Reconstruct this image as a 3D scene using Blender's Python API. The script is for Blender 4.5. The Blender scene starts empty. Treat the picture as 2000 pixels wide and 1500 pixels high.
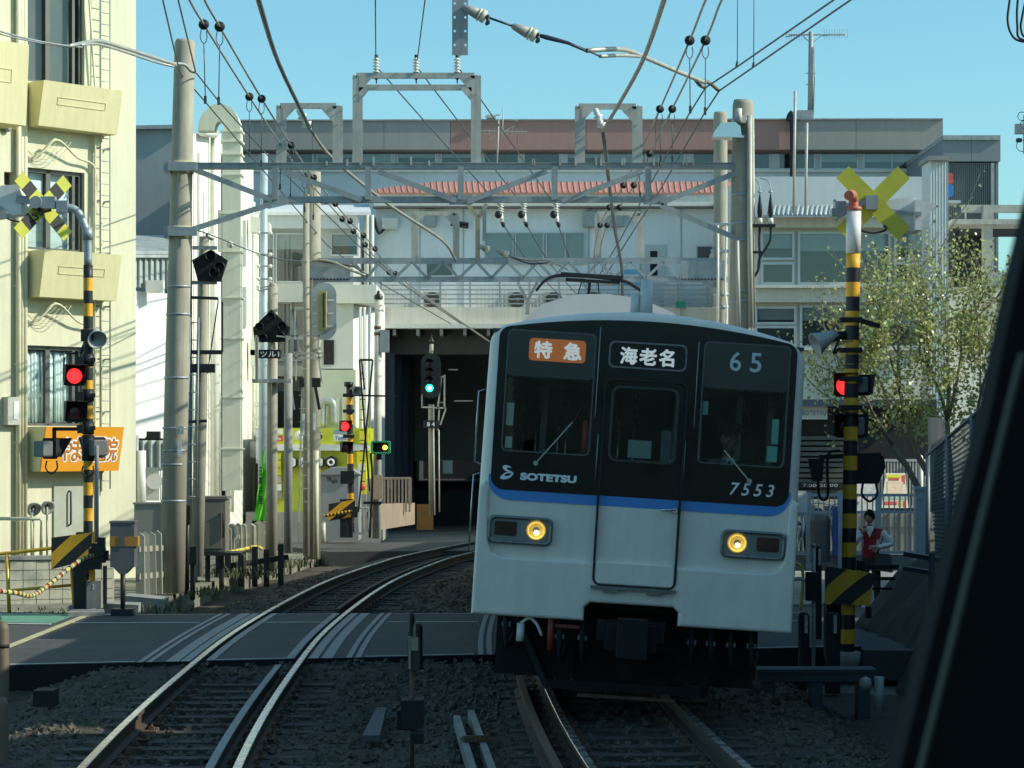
import bpy, bmesh, math, random
import numpy as np
from mathutils import Vector, Matrix, Euler
R = math.radians
random.seed(7); np.random.seed(7)
sc = bpy.context.scene
col = sc.collection

# ------------------------------------------------------------------ camera, sky, sun, exposure
F, EYE, HOR = 4800.0, 2.35, 870.0          # focal length in pixels of the 2000 px photo, eye height, horizon row
cd = bpy.data.cameras.new('camera'); cam = bpy.data.objects.new('camera', cd); col.objects.link(cam)
cam.location = (0, 0, EYE); cam.rotation_euler = (R(90), 0, 0)
cd.sensor_width = 36; cd.lens = 36 * F / 2000; cd.shift_y = (HOR - 750) / 2000
cd.clip_start = .1; cd.clip_end = 3000
cd.dof.use_dof = True; cd.dof.focus_distance = 32; cd.dof.aperture_fstop = 26
sc.camera = cam
SUN_EL, SUN_AZ = R(33), R(98)              # azimuth from +Y towards +X
wd = bpy.data.worlds.new('World'); sc.world = wd; wd.use_nodes = True
wn = wd.node_tree.nodes; wl = wd.node_tree.links
bg = wn['Background']
sky = wn.new('ShaderNodeTexSky'); sky.sky_type = 'NISHITA'; sky.sun_disc = False
sky.sun_elevation = SUN_EL; sky.sun_rotation = SUN_AZ; sky.air_density = 1.0; sky.dust_density = 1.0; sky.ozone_density = 1.2
tint = wn.new('ShaderNodeMix'); tint.data_type = 'RGBA'; tint.blend_type = 'MULTIPLY'; tint.inputs[0].default_value = 1
tint.inputs[7].default_value = (.56, .90, .90, 1)
wl.new(sky.outputs[0], tint.inputs[6]); wl.new(tint.outputs[2], bg.inputs['Color']); bg.inputs['Strength'].default_value = .15
sl = bpy.data.lights.new('sun', 'SUN'); sl.energy = 3.7; sl.angle = R(.5); sl.color = (1, .95, .80)
so = bpy.data.objects.new('sun', sl); col.objects.link(so)
sdir = Vector((math.cos(SUN_EL) * math.sin(SUN_AZ), math.cos(SUN_EL) * math.cos(SUN_AZ), math.sin(SUN_EL)))
so.rotation_euler = sdir.to_track_quat('Z', 'Y').to_euler(); so.location = sdir * 200
vs = sc.view_settings; sc.display_settings.display_device = 'sRGB'
vs.view_transform = 'Standard'; vs.look = 'None'; vs.exposure = .35; vs.gamma = 1; vs.use_curve_mapping = False
sc.render.engine = 'CYCLES'
sc.cycles.use_denoising = True; sc.cycles.max_bounces = 8; sc.cycles.transparent_max_bounces = 16
sc.cycles.sample_clamp_indirect = 4; sc.cycles.caustics_reflective = False; sc.cycles.caustics_refractive = False

# ------------------------------------------------------------------ measuring helpers
def U(x, y, d):                       # photo pixel at distance d -> point
    return Vector(((x - 1000) * d / F, d, EYE + (HOR - y) * d / F))
def G(x, y, h=0.0):                   # photo pixel on the level h
    return U(x, y, F * (EYE - h) / (y - HOR))

# ------------------------------------------------------------------ materials
MATS = {}
def M(name, rgb, rough=.6, metal=0., var=.12, scale=3., bump=0., bscale=60., streak=0., spec=.5, emit=0., coat=0., speck=0.):
    if name in MATS: return MATS[name]
    m = bpy.data.materials.new(name); m.use_nodes = True; MATS[name] = m
    n, l = m.node_tree.nodes, m.node_tree.links
    b = n['Principled BSDF']; b.inputs['Roughness'].default_value = rough; b.inputs['Metallic'].default_value = metal
    b.inputs['Specular IOR Level'].default_value = spec
    if coat: b.inputs['Coat Weight'].default_value = coat; b.inputs['Coat Roughness'].default_value = .12
    tc = n.new('ShaderNodeTexCoord')
    c = None
    def mul(prev, fac, lo, hi):
        mr = n.new('ShaderNodeMapRange'); mr.inputs[1].default_value = .3; mr.inputs[2].default_value = .7
        mr.inputs[3].default_value = lo; mr.inputs[4].default_value = hi; l.new(fac, mr.inputs[0])
        mx = n.new('ShaderNodeMix'); mx.data_type = 'RGBA'; mx.blend_type = 'MULTIPLY'; mx.inputs[0].default_value = 1
        if prev is None: mx.inputs[6].default_value = (*rgb, 1)
        else: l.new(prev, mx.inputs[6])
        l.new(mr.outputs[0], mx.inputs[7]); return mx.outputs[2]
    if var:
        nz = n.new('ShaderNodeTexNoise'); nz.inputs['Scale'].default_value = scale; nz.inputs['Detail'].default_value = 7
        nz.inputs['Roughness'].default_value = .65
        l.new(tc.outputs['Object'], nz.inputs['Vector']); c = mul(c, nz.outputs[0], 1 - var, 1 + var)
        mr = n.new('ShaderNodeMapRange'); mr.inputs[1].default_value = .3; mr.inputs[2].default_value = .7
        mr.inputs[3].default_value = max(.02, rough - .08); mr.inputs[4].default_value = min(1, rough + .08)
        l.new(nz.outputs[0], mr.inputs[0]); l.new(mr.outputs[0], b.inputs['Roughness'])
    if streak:
        mp = n.new('ShaderNodeMapping'); mp.inputs['Scale'].default_value = (5, 5, .35); l.new(tc.outputs['Object'], mp.inputs[0])
        nz = n.new('ShaderNodeTexNoise'); nz.inputs['Scale'].default_value = 1.6; nz.inputs['Detail'].default_value = 8; nz.inputs['Roughness'].default_value = .7
        l.new(mp.outputs[0], nz.inputs['Vector']); c = mul(c, nz.outputs[0], 1 - streak, 1 + streak * .25)
    if speck:
        nz = n.new('ShaderNodeTexNoise'); nz.inputs['Scale'].default_value = 55; nz.inputs['Detail'].default_value = 4
        l.new(tc.outputs['Object'], nz.inputs['Vector']); c = mul(c, nz.outputs[0], 1 - speck, 1 + speck)
    if c is None: b.inputs['Base Color'].default_value = (*rgb, 1)
    else: l.new(c, b.inputs['Base Color'])
    if bump:
        nz = n.new('ShaderNodeTexNoise'); nz.inputs['Scale'].default_value = bscale; nz.inputs['Detail'].default_value = 4
        l.new(tc.outputs['Object'], nz.inputs['Vector'])
        bp = n.new('ShaderNodeBump'); bp.inputs['Strength'].default_value = bump; bp.inputs['Distance'].default_value = .02
        l.new(nz.outputs[0], bp.inputs['Height']); l.new(bp.outputs[0], b.inputs['Normal'])
    if emit:
        b.inputs['Emission Color'].default_value = (*rgb, 1); b.inputs['Emission Strength'].default_value = emit
    return m
def glass(name, tintc=(.75, .85, .85), base=.06, rough=.03):
    if name in MATS: return MATS[name]
    m = bpy.data.materials.new(name); m.use_nodes = True; MATS[name] = m
    n, l = m.node_tree.nodes, m.node_tree.links; n.remove(n['Principled BSDF'])
    t = n.new('ShaderNodeBsdfTransparent'); t.inputs[0].default_value = (*tintc, 1)
    g = n.new('ShaderNodeBsdfGlossy'); g.inputs['Roughness'].default_value = rough
    fr = n.new('ShaderNodeLayerWeight'); fr.inputs[0].default_value = .5        # Schlick reflectance, the same from both sides
    pw = n.new('ShaderNodeMath'); pw.operation = 'POWER'; pw.inputs[1].default_value = 5; l.new(fr.outputs['Facing'], pw.inputs[0])
    ad = n.new('ShaderNodeMath'); ad.operation = 'MULTIPLY_ADD'; ad.inputs[1].default_value = .9; ad.inputs[2].default_value = base + .025; l.new(pw.outputs[0], ad.inputs[0])
    mx = n.new('ShaderNodeMixShader'); l.new(ad.outputs[0], mx.inputs[0]); l.new(t.outputs[0], mx.inputs[1]); l.new(g.outputs[0], mx.inputs[2])
    l.new(mx.outputs[0], n['Material Output'].inputs[0]); return m

m_galv   = M('galvanised steel', (.36, .40, .42), .5, .35, .18, 4, streak=.2)
m_steel2 = M('pale painted steel', (.52, .50, .44), .55, .1, .15, 4, streak=.25)
m_bluest = M('blue grey steel', (.36, .39, .39), .55, .2, .2, 3, streak=.25)
m_dark   = M('black metal', (.018, .02, .022), .5, .2, .2, 6)
m_black  = M('matt black', (.010, .011, .012), .75, 0, .2, 6)
m_rubber = M('black rubber', (.02, .021, .022), .65, 0, .15, 8)
m_conc   = M('concrete pole', (.40, .37, .29), .85, 0, .16, 2.2, bump=.15, bscale=90, streak=.28)
m_conc2  = M('grey concrete', (.30, .30, .28), .85, 0, .2, 2.5, bump=.2, bscale=60, streak=.2)
m_porc   = M('porcelain', (.72, .72, .66), .25, 0, .08, 8)
m_yel    = M('yellow paint', (.84, .42, .02), .5, 0, .14, 7, streak=.15)
m_blk    = M('black paint', (.016, .017, .018), .5, 0, .25, 7)
m_signy  = M('crossbuck yellow', (.56, .56, .06), .5, 0, .1, 6)
m_white  = M('white paint', (.78, .79, .77), .45, 0, .06, 5, streak=.1)
m_wire   = M('wire', (.10, .115, .12), .5, .4, .15, 3)
m_wirel  = M('bright wire', (.34, .34, .31), .45, .4, .15, 3)
m_rust   = M('rusty steel', (.15, .085, .05), .85, .1, .35, 9, bump=.2)
m_red    = M('red lamp lit', (1, .03, .03), .3, 0, 0, emit=1.6)
m_redoff = M('red lamp unlit', (.13, .03, .03), .25, 0, .1)

# ------------------------------------------------------------------ mesh builder
class MB:
    def __init__(s): s.v, s.f, s.m, s.sm = [], [], [], []
    def add(s, vs_, fs, mi=0, smooth=False):
        o = len(s.v); s.v += [tuple(p) for p in vs_]
        for f in fs:
            s.f.append(tuple(i + o for i in f)); s.m.append(mi); s.sm.append(smooth)
        return s
    def box(s, c, d, mi=0, rot=None):
        h = [x / 2 for x in d]; vs_ = []
        for z in (-1, 1):
            for x, y in ((-1, -1), (1, -1), (1, 1), (-1, 1)):
                p = Vector((x * h[0], y * h[1], z * h[2]))
                if rot is not None: p = rot @ p
                vs_.append(p + Vector(c))
        return s.add(vs_, [(3, 2, 1, 0), (4, 5, 6, 7), (0, 1, 5, 4), (1, 2, 6, 5), (2, 3, 7, 6), (3, 0, 4, 7)], mi)
    def bx(s, x0, x1, y0, y1, z0, z1, mi=0):
        return s.box(((x0 + x1) / 2, (y0 + y1) / 2, (z0 + z1) / 2), (abs(x1 - x0), abs(y1 - y0), abs(z1 - z0)), mi)
    def bar(s, a, b, w, h=None, mi=0, up=(0, 0, 1)):       # rectangular bar from a to b
        a, b = Vector(a), Vector(b); h = h or w; d = (b - a)
        L = d.length; d = d.normalized(); upv = Vector(up)
        if abs(d.dot(upv)) > .98: upv = Vector((0, 1, 0))
        x = d.cross(upv).normalized(); z = x.cross(d)
        rot = Matrix((x, d, z)).transposed()
        return s.box((a + b) / 2, (w, L, h), mi, rot)
    def tube(s, pts, r, n=8, mi=0, caps=True, mi_fn=None):
        pts = [Vector(p) for p in pts]; k = len(pts)
        rs = r if isinstance(r, (list, tuple)) else [r] * k
        t0 = (pts[1] - pts[0]).normalized()
        u = t0.orthogonal().normalized(); vs_ = []
        for i, p in enumerate(pts):
            t = (pts[min(i + 1, k - 1)] - pts[max(i - 1, 0)]).normalized()
            u = (u - t * u.dot(t));
            if u.length < 1e-6: u = t.orthogonal()
            u.normalize(); w = t.cross(u)
            for j in range(n):
                a = 2 * math.pi * j / n
                vs_.append(p + (u * math.cos(a) + w * math.sin(a)) * rs[i])
        for i in range(k - 1):
            fs = [(i * n + j, i * n + (j + 1) % n, (i + 1) * n + (j + 1) % n, (i + 1) * n + j) for j in range(n)]
            o = len(s.v)
            for f in fs:
                s.f.append(tuple(q + o for q in f)); s.m.append(mi_fn(i) if mi_fn else mi); s.sm.append(True)
        o = len(s.v); s.v += [tuple(p) for p in vs_]
        if caps:
            s.f.append(tuple(o + j for j in range(n))[::-1]); s.m.append(mi_fn(0) if mi_fn else mi); s.sm.append(False)
            s.f.append(tuple(o + (k - 1) * n + j for j in range(n))); s.m.append(mi_fn(k - 2) if mi_fn else mi); s.sm.append(False)
        return s
    def cyl(s, a, b, r, n=16, mi=0, r2=None):
        return s.tube([a, b], [r, r if r2 is None else r2], n, mi)
    def lathe(s, prof, o, axis=(0, 0, 1), n=16, mi=0, smooth=True):   # prof: (radius, height)
        o, ax = Vector(o), Vector(axis).normalized(); u = ax.orthogonal().normalized(); w = ax.cross(u); vs_ = []
        for r, h in prof:
            for j in range(n):
                a = 2 * math.pi * j / n
                vs_.append(o + ax * h + (u * math.cos(a) + w * math.sin(a)) * max(r, 1e-4))
        fs = [(i * n + j, i * n + (j + 1) % n, (i + 1) * n + (j + 1) % n, (i + 1) * n + j) for i in range(len(prof) - 1) for j in range(n)]
        return s.add(vs_, fs, mi, smooth)
    def ball(s, c, r, n=12, mi=0, sc_=(1, 1, 1)):
        k = n // 2; vs_, fs = [], []
        for i in range(k + 1):
            th = math.pi * i / k
            for j in range(n):
                a = 2 * math.pi * j / n
                vs_.append(Vector(c) + Vector((r * sc_[0] * math.sin(th) * math.cos(a), r * sc_[1] * math.sin(th) * math.sin(a), r * sc_[2] * math.cos(th))))
        for i in range(k):
            for j in range(n): fs.append((i * n + j, (i + 1) * n + j, (i + 1) * n + (j + 1) % n, i * n + (j + 1) % n))
        return s.add(vs_, fs, mi, True)
    def quad(s, a, b, c, d, mi=0): return s.add([a, b, c, d], [(0, 1, 2, 3)], mi)
    def prism(s, poly, vec, mi=0):      # planar polygon of points, extruded along vec
        n = len(poly); vec = Vector(vec); P = [Vector(p) for p in poly]
        fs = [tuple(range(n))[::-1], tuple(range(n, 2 * n))] + [(i, (i + 1) % n, n + (i + 1) % n, n + i) for i in range(n)]
        return s.add(P + [p + vec for p in P], fs, mi)
    def mesh(s, name, mats, off=(0, 0, 0)):
        me = bpy.data.meshes.new(name); off = Vector(off)
        me.from_pydata([tuple(Vector(p) - off) for p in s.v], [], s.f)
        for m in (mats if isinstance(mats, (list, tuple)) else [mats]): me.materials.append(m)
        me.polygons.foreach_set('material_index', s.m); me.polygons.foreach_set('use_smooth', s.sm)
        bm = bmesh.new(); bm.from_mesh(me); bmesh.ops.recalc_face_normals(bm, faces=bm.faces); bm.to_mesh(me); bm.free()
        return me
    def build(s, name, mats, parent=None, loc=None, local=False, **kw):
        off = Vector((0, 0, 0)) if local else (rootloc(parent) if parent else Vector(loc or (0, 0, 0)))
        o = bpy.data.objects.new(name, s.mesh(name, mats, off)); col.objects.link(o)
        if parent: o.parent = parent
        else: o.location = off
        return tag(o, **kw)
def build_each(mb, name, mats, parent, local=False, gap=.01):      # one object per cluster of touching pieces
    n = len(mb.v); up = list(range(n))
    def find(i):
        while up[i] != i: up[i] = up[up[i]]; i = up[i]
        return i
    for f in mb.f:
        for i in f[1:]: up[find(i)] = find(f[0])
    isl = {}
    for i in range(n): isl.setdefault(find(i), []).append(i)
    bb = [(np.min([mb.v[i] for i in v], 0) - gap, np.max([mb.v[i] for i in v], 0) + gap, k) for k, v in isl.items()]
    for a in range(len(bb)):
        for b in range(a + 1, len(bb)):
            if (bb[a][0] <= bb[b][1]).all() and (bb[b][0] <= bb[a][1]).all(): up[find(bb[a][2])] = find(bb[b][2])
    out = {}
    for f, m, s in zip(mb.f, mb.m, mb.sm):
        q, ix = out.setdefault(find(f[0]), (MB(), {}))
        for i in f:
            if i not in ix: ix[i] = len(q.v); q.v.append(mb.v[i])
        q.f.append(tuple(ix[i] for i in f)); q.m.append(m); q.sm.append(s)
    return [q.build(name, mats, parent, local=local) for q, _ in out.values()]
def rootloc(o):
    while o.parent: o = o.parent
    return Vector(o.location)
def tag(o, label=None, cat=None, group=None, kind=None):
    if label: o['label'] = label
    if cat: o['category'] = cat
    if group: o['group'] = group
    if kind: o['kind'] = kind
    return o
def thing(name, label, cat, loc, group=None, rot=None, kind=None):
    o = bpy.data.objects.new(name, None); col.objects.link(o); o.location = loc
    if rot: o.rotation_euler = rot
    return tag(o, label, cat, group, kind)
def inst(name, me, parent, loc, rot=None, scl=None):
    o = bpy.data.objects.new(name, me); col.objects.link(o); o.parent = parent
    o.location = Vector(loc) - (rootloc(parent) if parent else Vector())
    if rot: o.rotation_euler = rot
    if scl: o.scale = scl
    return o
def copy_tree(o, parent=None, **kw):
    c = o.copy(); col.objects.link(c); c.parent = parent
    for ch in list(o.children): copy_tree(ch, c)
    return tag(c, **kw)
def rrect(x0, x1, z0, z1, r, n=5):       # rounded rectangle outline
    out = []
    for cx, cz, a0 in ((x1 - r, z1 - r, 0), (x0 + r, z1 - r, 90), (x0 + r, z0 + r, 180), (x1 - r, z0 + r, 270)):
        for i in range(n + 1):
            a = R(a0 + 90 * i / n); out.append((cx + r * math.cos(a), cz + r * math.sin(a)))
    return out
def curve_mesh(cu):
    o = bpy.data.objects.new('tmp', cu); col.objects.link(o)
    dg = bpy.context.evaluated_depsgraph_get(); dg.update()
    me = bpy.data.meshes.new_from_object(o.evaluated_get(dg))
    bpy.data.objects.remove(o); bpy.data.curves.remove(cu); return me
FAT = [(math.cos(R(30 * i)), math.sin(R(30 * i))) for i in range(12)]
def add_me(mb, me, fn, mi=0):            # append a mesh through a point map
    mb.add([fn(v.co) for v in me.vertices], [tuple(p.vertices) for p in me.polygons], mi); bpy.data.meshes.remove(me); return mb
def plate(mb, outlines, y0, y1, mi=0, fn=None, bevel=0):    # 2D outlines (x,z), holes allowed, solid between y0 and y1
    cu = bpy.data.curves.new('c', 'CURVE'); cu.dimensions = '2D'; cu.fill_mode = 'BOTH'; cu.extrude = abs(y1 - y0) / 2 - bevel
    if bevel: cu.bevel_depth = bevel; cu.bevel_resolution = 2; cu.offset = -bevel
    for pl in outlines:
        sp = cu.splines.new('POLY'); sp.points.add(len(pl) - 1); sp.use_cyclic_u = True
        for p, q in zip(sp.points, pl): p.co = (q[0], q[1], 0, 1)
    me = curve_mesh(cu); ym = (y0 + y1) / 2
    g = (lambda c: Vector((c.x, ym - c.z, c.y))) if fn is None else (lambda c: fn(c.x, ym - c.z, c.y))
    return add_me(mb, me, g, mi)
def lettering(mb, s, x0, x1, z0, z1, y, fn=None, mi=0, bold=0, shear=0, depth=.004, vertical=False, fat=0, space=1):   # text fitted into a rectangle, front face at y
    cu = bpy.data.curves.new('t', 'FONT'); cu.body = '\n'.join(s) if vertical else s; cu.extrude = .01; cu.offset = bold; cu.shear = shear; cu.space_character = space
    cu.resolution_u = 3
    if vertical: cu.align_x = 'CENTER'
    me = curve_mesh(cu)
    if not me.vertices: return mb
    a = np.array([v.co for v in me.vertices]); lo, hi = a.min(0), a.max(0)
    sx, sz = (x1 - x0) / max(hi[0] - lo[0], 1e-6), (z1 - z0) / max(hi[1] - lo[1], 1e-6)
    def g(c):
        x, z, yy = x0 + (c.x - lo[0]) * sx, z0 + (c.y - lo[1]) * sz, y + (-c.z + .01) / .02 * depth
        return Vector((x, yy, z)) if fn is None else fn(x, yy, z)
    if fat:
        for i, (dx, dz) in enumerate(FAT):
            m2 = me.copy(); add_me(mb, m2, lambda c, dx=dx, dz=dz, i=i: (lambda x, yy, z: Vector((x, yy, z)) if fn is None else fn(x, yy, z))(x0 + (c.x - lo[0]) * sx + dx * fat, y + .0004 * (i + 1) + (-c.z + .01) / .02 * depth, z0 + (c.y - lo[1]) * sz + dz * fat), mi)
    return add_me(mb, me, g, mi)
def catenary(a, b, sag, n=10):
    a, b = Vector(a), Vector(b)
    return [a.lerp(b, i / n) - Vector((0, 0, 4 * sag * (i / n) * (1 - i / n))) for i in range(n + 1)]
def crv(pts, n=6):                         # Catmull-Rom through points
    P = [Vector(p) for p in pts]; P = [P[0] * 2 - P[1]] + P + [P[-1] * 2 - P[-2]]; out = []
    for i in range(1, len(P) - 2):
        for k in range(n):
            t = k / n; a, b, c, d = P[i - 1:i + 3]
            out.append(.5 * ((2 * b) + (c - a) * t + (2 * a - 5 * b + 4 * c - d) * t * t + (3 * b - a - 3 * c + d) * t ** 3))
    return out + [P[-2]]
# ------------------------------------------------------------------ SETTING: ground, tracks, crossing
GZ = -.46
m_ground = M('dirt ground', (.20, .19, .165), .95, 0, .35, .8, bump=.5, bscale=14, speck=.25)
m_ballast = M('ballast', (.062, .052, .038), .95, 0, .45, 7, bump=.9, bscale=30, speck=.5)
m_stone = M('ballast stone', (.105, .086, .060), .9, 0, .55, 9, speck=.3)
m_asph = M('crossing asphalt', (.062, .064, .064), .8, 0, .42, 1.1, bump=.3, bscale=90, speck=.35)
m_side = M('shadow black slab edge', (.012, .012, .012), .9, 0, .3, 4)  # near-black sides paint in the shadow band below the deck edge
m_asph2 = M('street asphalt', (.062, .064, .064), .85, 0, .2, 1.1, bump=.25, bscale=90, speck=.25)
m_line = M('road line paint', (.44, .45, .42), .7, 0, .3, 9, speck=.2)
m_green = M('green path paint', (.11, .30, .21), .7, 0, .2, 3, speck=.1)
m_edge = M('crossing edge panel', (.30, .305, .30), .6, .1, .25, 3, streak=.1, speck=.12)
m_railh = M('polished rail', (.86, .87, .86), .27, 1, .04, 6)
m_rails = M('rail side', (.085, .058, .042), .75, .2, .3, 12)
m_sleep = M('sleeper', (.066, .056, .045), .85, 0, .35, 5, bump=.4, bscale=40, speck=.25)

mb = MB(); mb.quad((-900, -200, GZ), (900, -200, GZ), (900, 1500, GZ), (-900, 1500, GZ)); mb.build('ground', m_ground, kind='structure')

CT = [(-30, 4.2), (-15, .9), (-6, -.35), (0, -1.05), (8, -1.85), (17.9, -2.57), (26.4, -2.87), (33, -2.92), (41.8, -2.68), (48.6, -2.16), (53.7, -1.53), (62, .1), (72, 2.9), (84, 7.6)]
CTS = crv([(x, z, 0) for z, x in CT], 12)
_cz = np.array([p.y for p in CTS]); _cx = np.array([p.x for p in CTS])
def C(z): return float(np.interp(z, _cz, _cx))
GAP = 3.72                                  # spacing of the two tracks
def tr(off, z, h=0.0):                      # point at an offset from the left track's centre, following the curve
    s = (C(z + .5) - C(z - .5)); k = 1 / math.sqrt(1 + s * s)
    return Vector((C(z) + off * k, z - off * k * s, h))
def near_z(X): return 27.05 + .26 * (X + 3)       # the two edges of the level crossing
def far_z(X): return 34.5 + .04 * (X + 3)

def rise(p):                                # the ballast is heaped up against the slab of the crossing
    return max(0, min(1, 1 - (near_z(p.x) - p.y) / 1.3)) if p.y < near_z(p.x) + .3 else 0
# ballast bed: an uneven sheet a little below the rail heads
def ballast_bed(name, z0, z1, dz):
    offs = np.linspace(-3.6, GAP + 5.2, 72); zs = np.arange(z0, z1 + dz, dz)
    vs_, fs = [], []
    for z in zs:
        for o in offs:
            e = max(0, -1.5 - o, o - GAP - 1.7)
            h = max(-.43, -.185 - e * .32) + random.uniform(-.022, .022)
            for c in (0, GAP):
                if abs(o - c) < .44: h -= .015
            p = tr(o, z, h); p.z += .13 * rise(p); vs_.append(p)
    n = len(offs)
    for i in range(len(zs) - 1):
        for j in range(n - 1): fs.append((i * n + j, i * n + j + 1, (i + 1) * n + j + 1, (i + 1) * n + j))
    mb = MB(); mb.add(vs_, fs, 0, True); return mb.build(name, m_ballast, kind='structure')
ballast_bed('ballast_bed', 8, 27.3, .16); ballast_bed('ballast_bed', 33.4, 76, .3)
def stones(name, rng, count, label):
    base = np.array([(1, 0, 0), (-1, 0, 0), (0, 1, 0), (0, -1, 0), (0, 0, 1), (0, 0, -1)], float)
    faces = [(4, 0, 2), (4, 2, 1), (4, 1, 3), (4, 3, 0), (5, 2, 0), (5, 1, 2), (5, 3, 1), (5, 0, 3)]
    V, Fc = [], []
    for i in range(count):
        o = random.uniform(-2.3, GAP + 2.7); z = random.uniform(*rng)
        on_sleeper = min(abs(o), abs(o - GAP)) < 1.05
        if on_sleeper and random.random() < .55: continue
        p = tr(o, z)
        if near_z(p.x) - .05 < p.y < far_z(p.x) + .05: continue
        e = max(0, -1.5 - o, o - GAP - 1.7); p.z = -.185 - e * .32 + random.uniform(-.02, .015) + .13 * rise(p)
        s = random.uniform(.018, .055)
        b = base * s * np.random.uniform(.6, 1.25, (6, 3)) @ np.array(Euler((random.random() * 6, random.random() * 6, random.random() * 6)).to_matrix())
        k = len(V); V += [tuple(q + np.array(p)) for q in b]; Fc += [(a + k, b_ + k, c + k) for a, b_, c in faces]
    me = bpy.data.meshes.new(name); me.from_pydata(V, [], Fc); me.materials.append(m_stone)
    o = bpy.data.objects.new(name, me); col.objects.link(o); return tag(o, label, 'gravel', kind='stuff')
stones('ballast_stones', (15, 27.6), 15000, 'loose dark ballast stones between the tracks before the crossing')
stones('ballast_stones', (34, 50), 9000, 'loose brown ballast stones beyond the crossing road')

# rails and sleepers
PROF = [(-.034, 0), (-.03, .004), (.03, .004), (.034, 0), (.034, -.035), (.009, -.05), (.009, -.125), (.062, -.14), (.062, -.152), (-.062, -.152), (-.062, -.14), (-.009, -.125), (-.009, -.05), (-.034, -.035)]
def rail(parent, off, z0, z1, name='rail', prof=PROF, dz=.4, h=0, mats=None):
    zs = np.arange(z0, z1 + .01, dz); vs_, n = [], len(prof)
    for z in zs:
        for a, b in prof: vs_.append(tr(off + a, z, b + h))
    mb = MB()
    for i in range(len(zs) - 1):
        for j in range(n):
            mb.f.append((i * n + j, i * n + (j + 1) % n, (i + 1) * n + (j + 1) % n, (i + 1) * n + j)); mb.m.append(0 if j in (0, 1, 2) else 1); mb.sm.append(False)
    mb.v = [tuple(v) for v in vs_]; mb.f += [tuple(range(n)), tuple(range((len(zs) - 1) * n, len(zs) * n))]; mb.m += [1, 1]; mb.sm += [False, False]
    return mb.build(name, mats or [m_railh, m_rails], parent)
mbs = MB(); mbs.box((0, 0, -.235), (2.0, .2, .14))
sl_me = mbs.mesh('sleeper', m_sleep)
mbc = MB()
for sx in (-.5335, .5335):
    mbc.box((sx, 0, -.158), (.30, .15, .012))
    for q in (-.1, .1): mbc.box((sx + q, .03, -.14), (.05, .05, .035)); mbc.cyl((sx + q, .03, -.13), (sx + q, .03, -.105), .014, 6)
cl_me = mbc.mesh('rail_fastening', m_rust)
def track(off, label):
    t = thing('railway_track', label, None, (C(20) + off, 20, 0), kind='structure')
    for s in (-.5675, .5675): rail(t, off + s, 6, 80)
    z = 9.0; k = 0
    while z < 64:
        if not (near_z(C(z) + off) - .35 < z < far_z(C(z) + off) + .3):
            p = tr(off, z, random.uniform(-.012, .006)); s = C(z + .5) - C(z - .5)
            a = (0, 0, -math.atan(s) + random.uniform(-.015, .015))
            so_ = inst('sleeper', sl_me, t, p, a)
            if z < 40:
                f = inst('rail_fastening', cl_me, so_, (0, 0, 0)); f.location = (0, 0, -p.z)
        z += .6
    return t
trk = track(0, 'curving railway track with two bright rails on the near side of the crossing')
rail(trk, .36, 10, 26.6, 'guard_rail', h=-.01, mats=[m_edge, m_rails])
rail(trk, .36, 35.4, 52, 'guard_rail', h=-.01, mats=[m_rails, m_rails])
trk2 = track(GAP, 'railway track under the oncoming train')
rail(trk2, GAP - .80, 10, 25.5, 'guard_rail', h=-.02, mats=[m_rust, m_rails])

# level crossing deck, split at the flangeways
def strip(mb, o0, o1, z_lo, z_hi, top, bot, mi=0, n=16):    # a strip between two offsets
    vs_, fs = [], []
    for i in range(n + 1):
        t = i / n; row = []
        for o in (o0, o1):
            za, zb = z_lo(C(30) + o), z_hi(C(30) + o); z = za + (zb - za) * t
            s = C(z + .5) - C(z - .5)
            row.append(Vector((C(z) + o, z, 0)))
        vs_ += [row[0] + Vector((0, 0, bot)), row[0] + Vector((0, 0, top)), row[1] + Vector((0, 0, top)), row[1] + Vector((0, 0, bot))]
    for i in range(n):
        fs.append((i * 4 + 1, i * 4 + 2, i * 4 + 6, i * 4 + 5))
    mb.add(vs_, fs, mi); fs = []
    for i in range(n):
        for j in (0, 2, 3): fs.append((i * 4 + j, i * 4 + (j + 1) % 4, i * 4 + 4 + (j + 1) % 4, i * 4 + 4 + j))
    fs += [(0, 1, 2, 3), (n * 4 + 3, n * 4 + 2, n * 4 + 1, n * 4)]
    o = len(mb.v) - len(vs_)
    for f in fs: mb.f.append(tuple(q + o for q in f)); mb.m.append(1); mb.sm.append(False)
    return mb
LX = -2.92
deck = thing('crossing_road', 'asphalt level crossing road laid across both tracks', None, (-2, 31, 0), kind='structure')
for a, b in ((LX, -.615), (-.485, .485), (.615, GAP - .615), (GAP - .485, GAP + .485), (GAP + .615, GAP + 3.3)):
    strip(MB(), a, b, near_z, far_z, -.012, -.3).build('deck_slab', [m_asph, m_side], deck)
for a, b in ((-1.20, -1.14), (-1.10, -1.04), (-.90, -.76), (-.74, -.64), (-.475, -.385), (.385, .475), (.64, .74), (.78, .90), (1.05, 1.11), (1.15, 1.21)):
    for off in (0, GAP):
        strip(MB(), a + off, b + off, lambda X: near_z(X) - (.0 if abs(a) < .5 else .05), far_z, -.006, -.1).build('edge_panel', [m_edge, m_side], deck)
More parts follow.
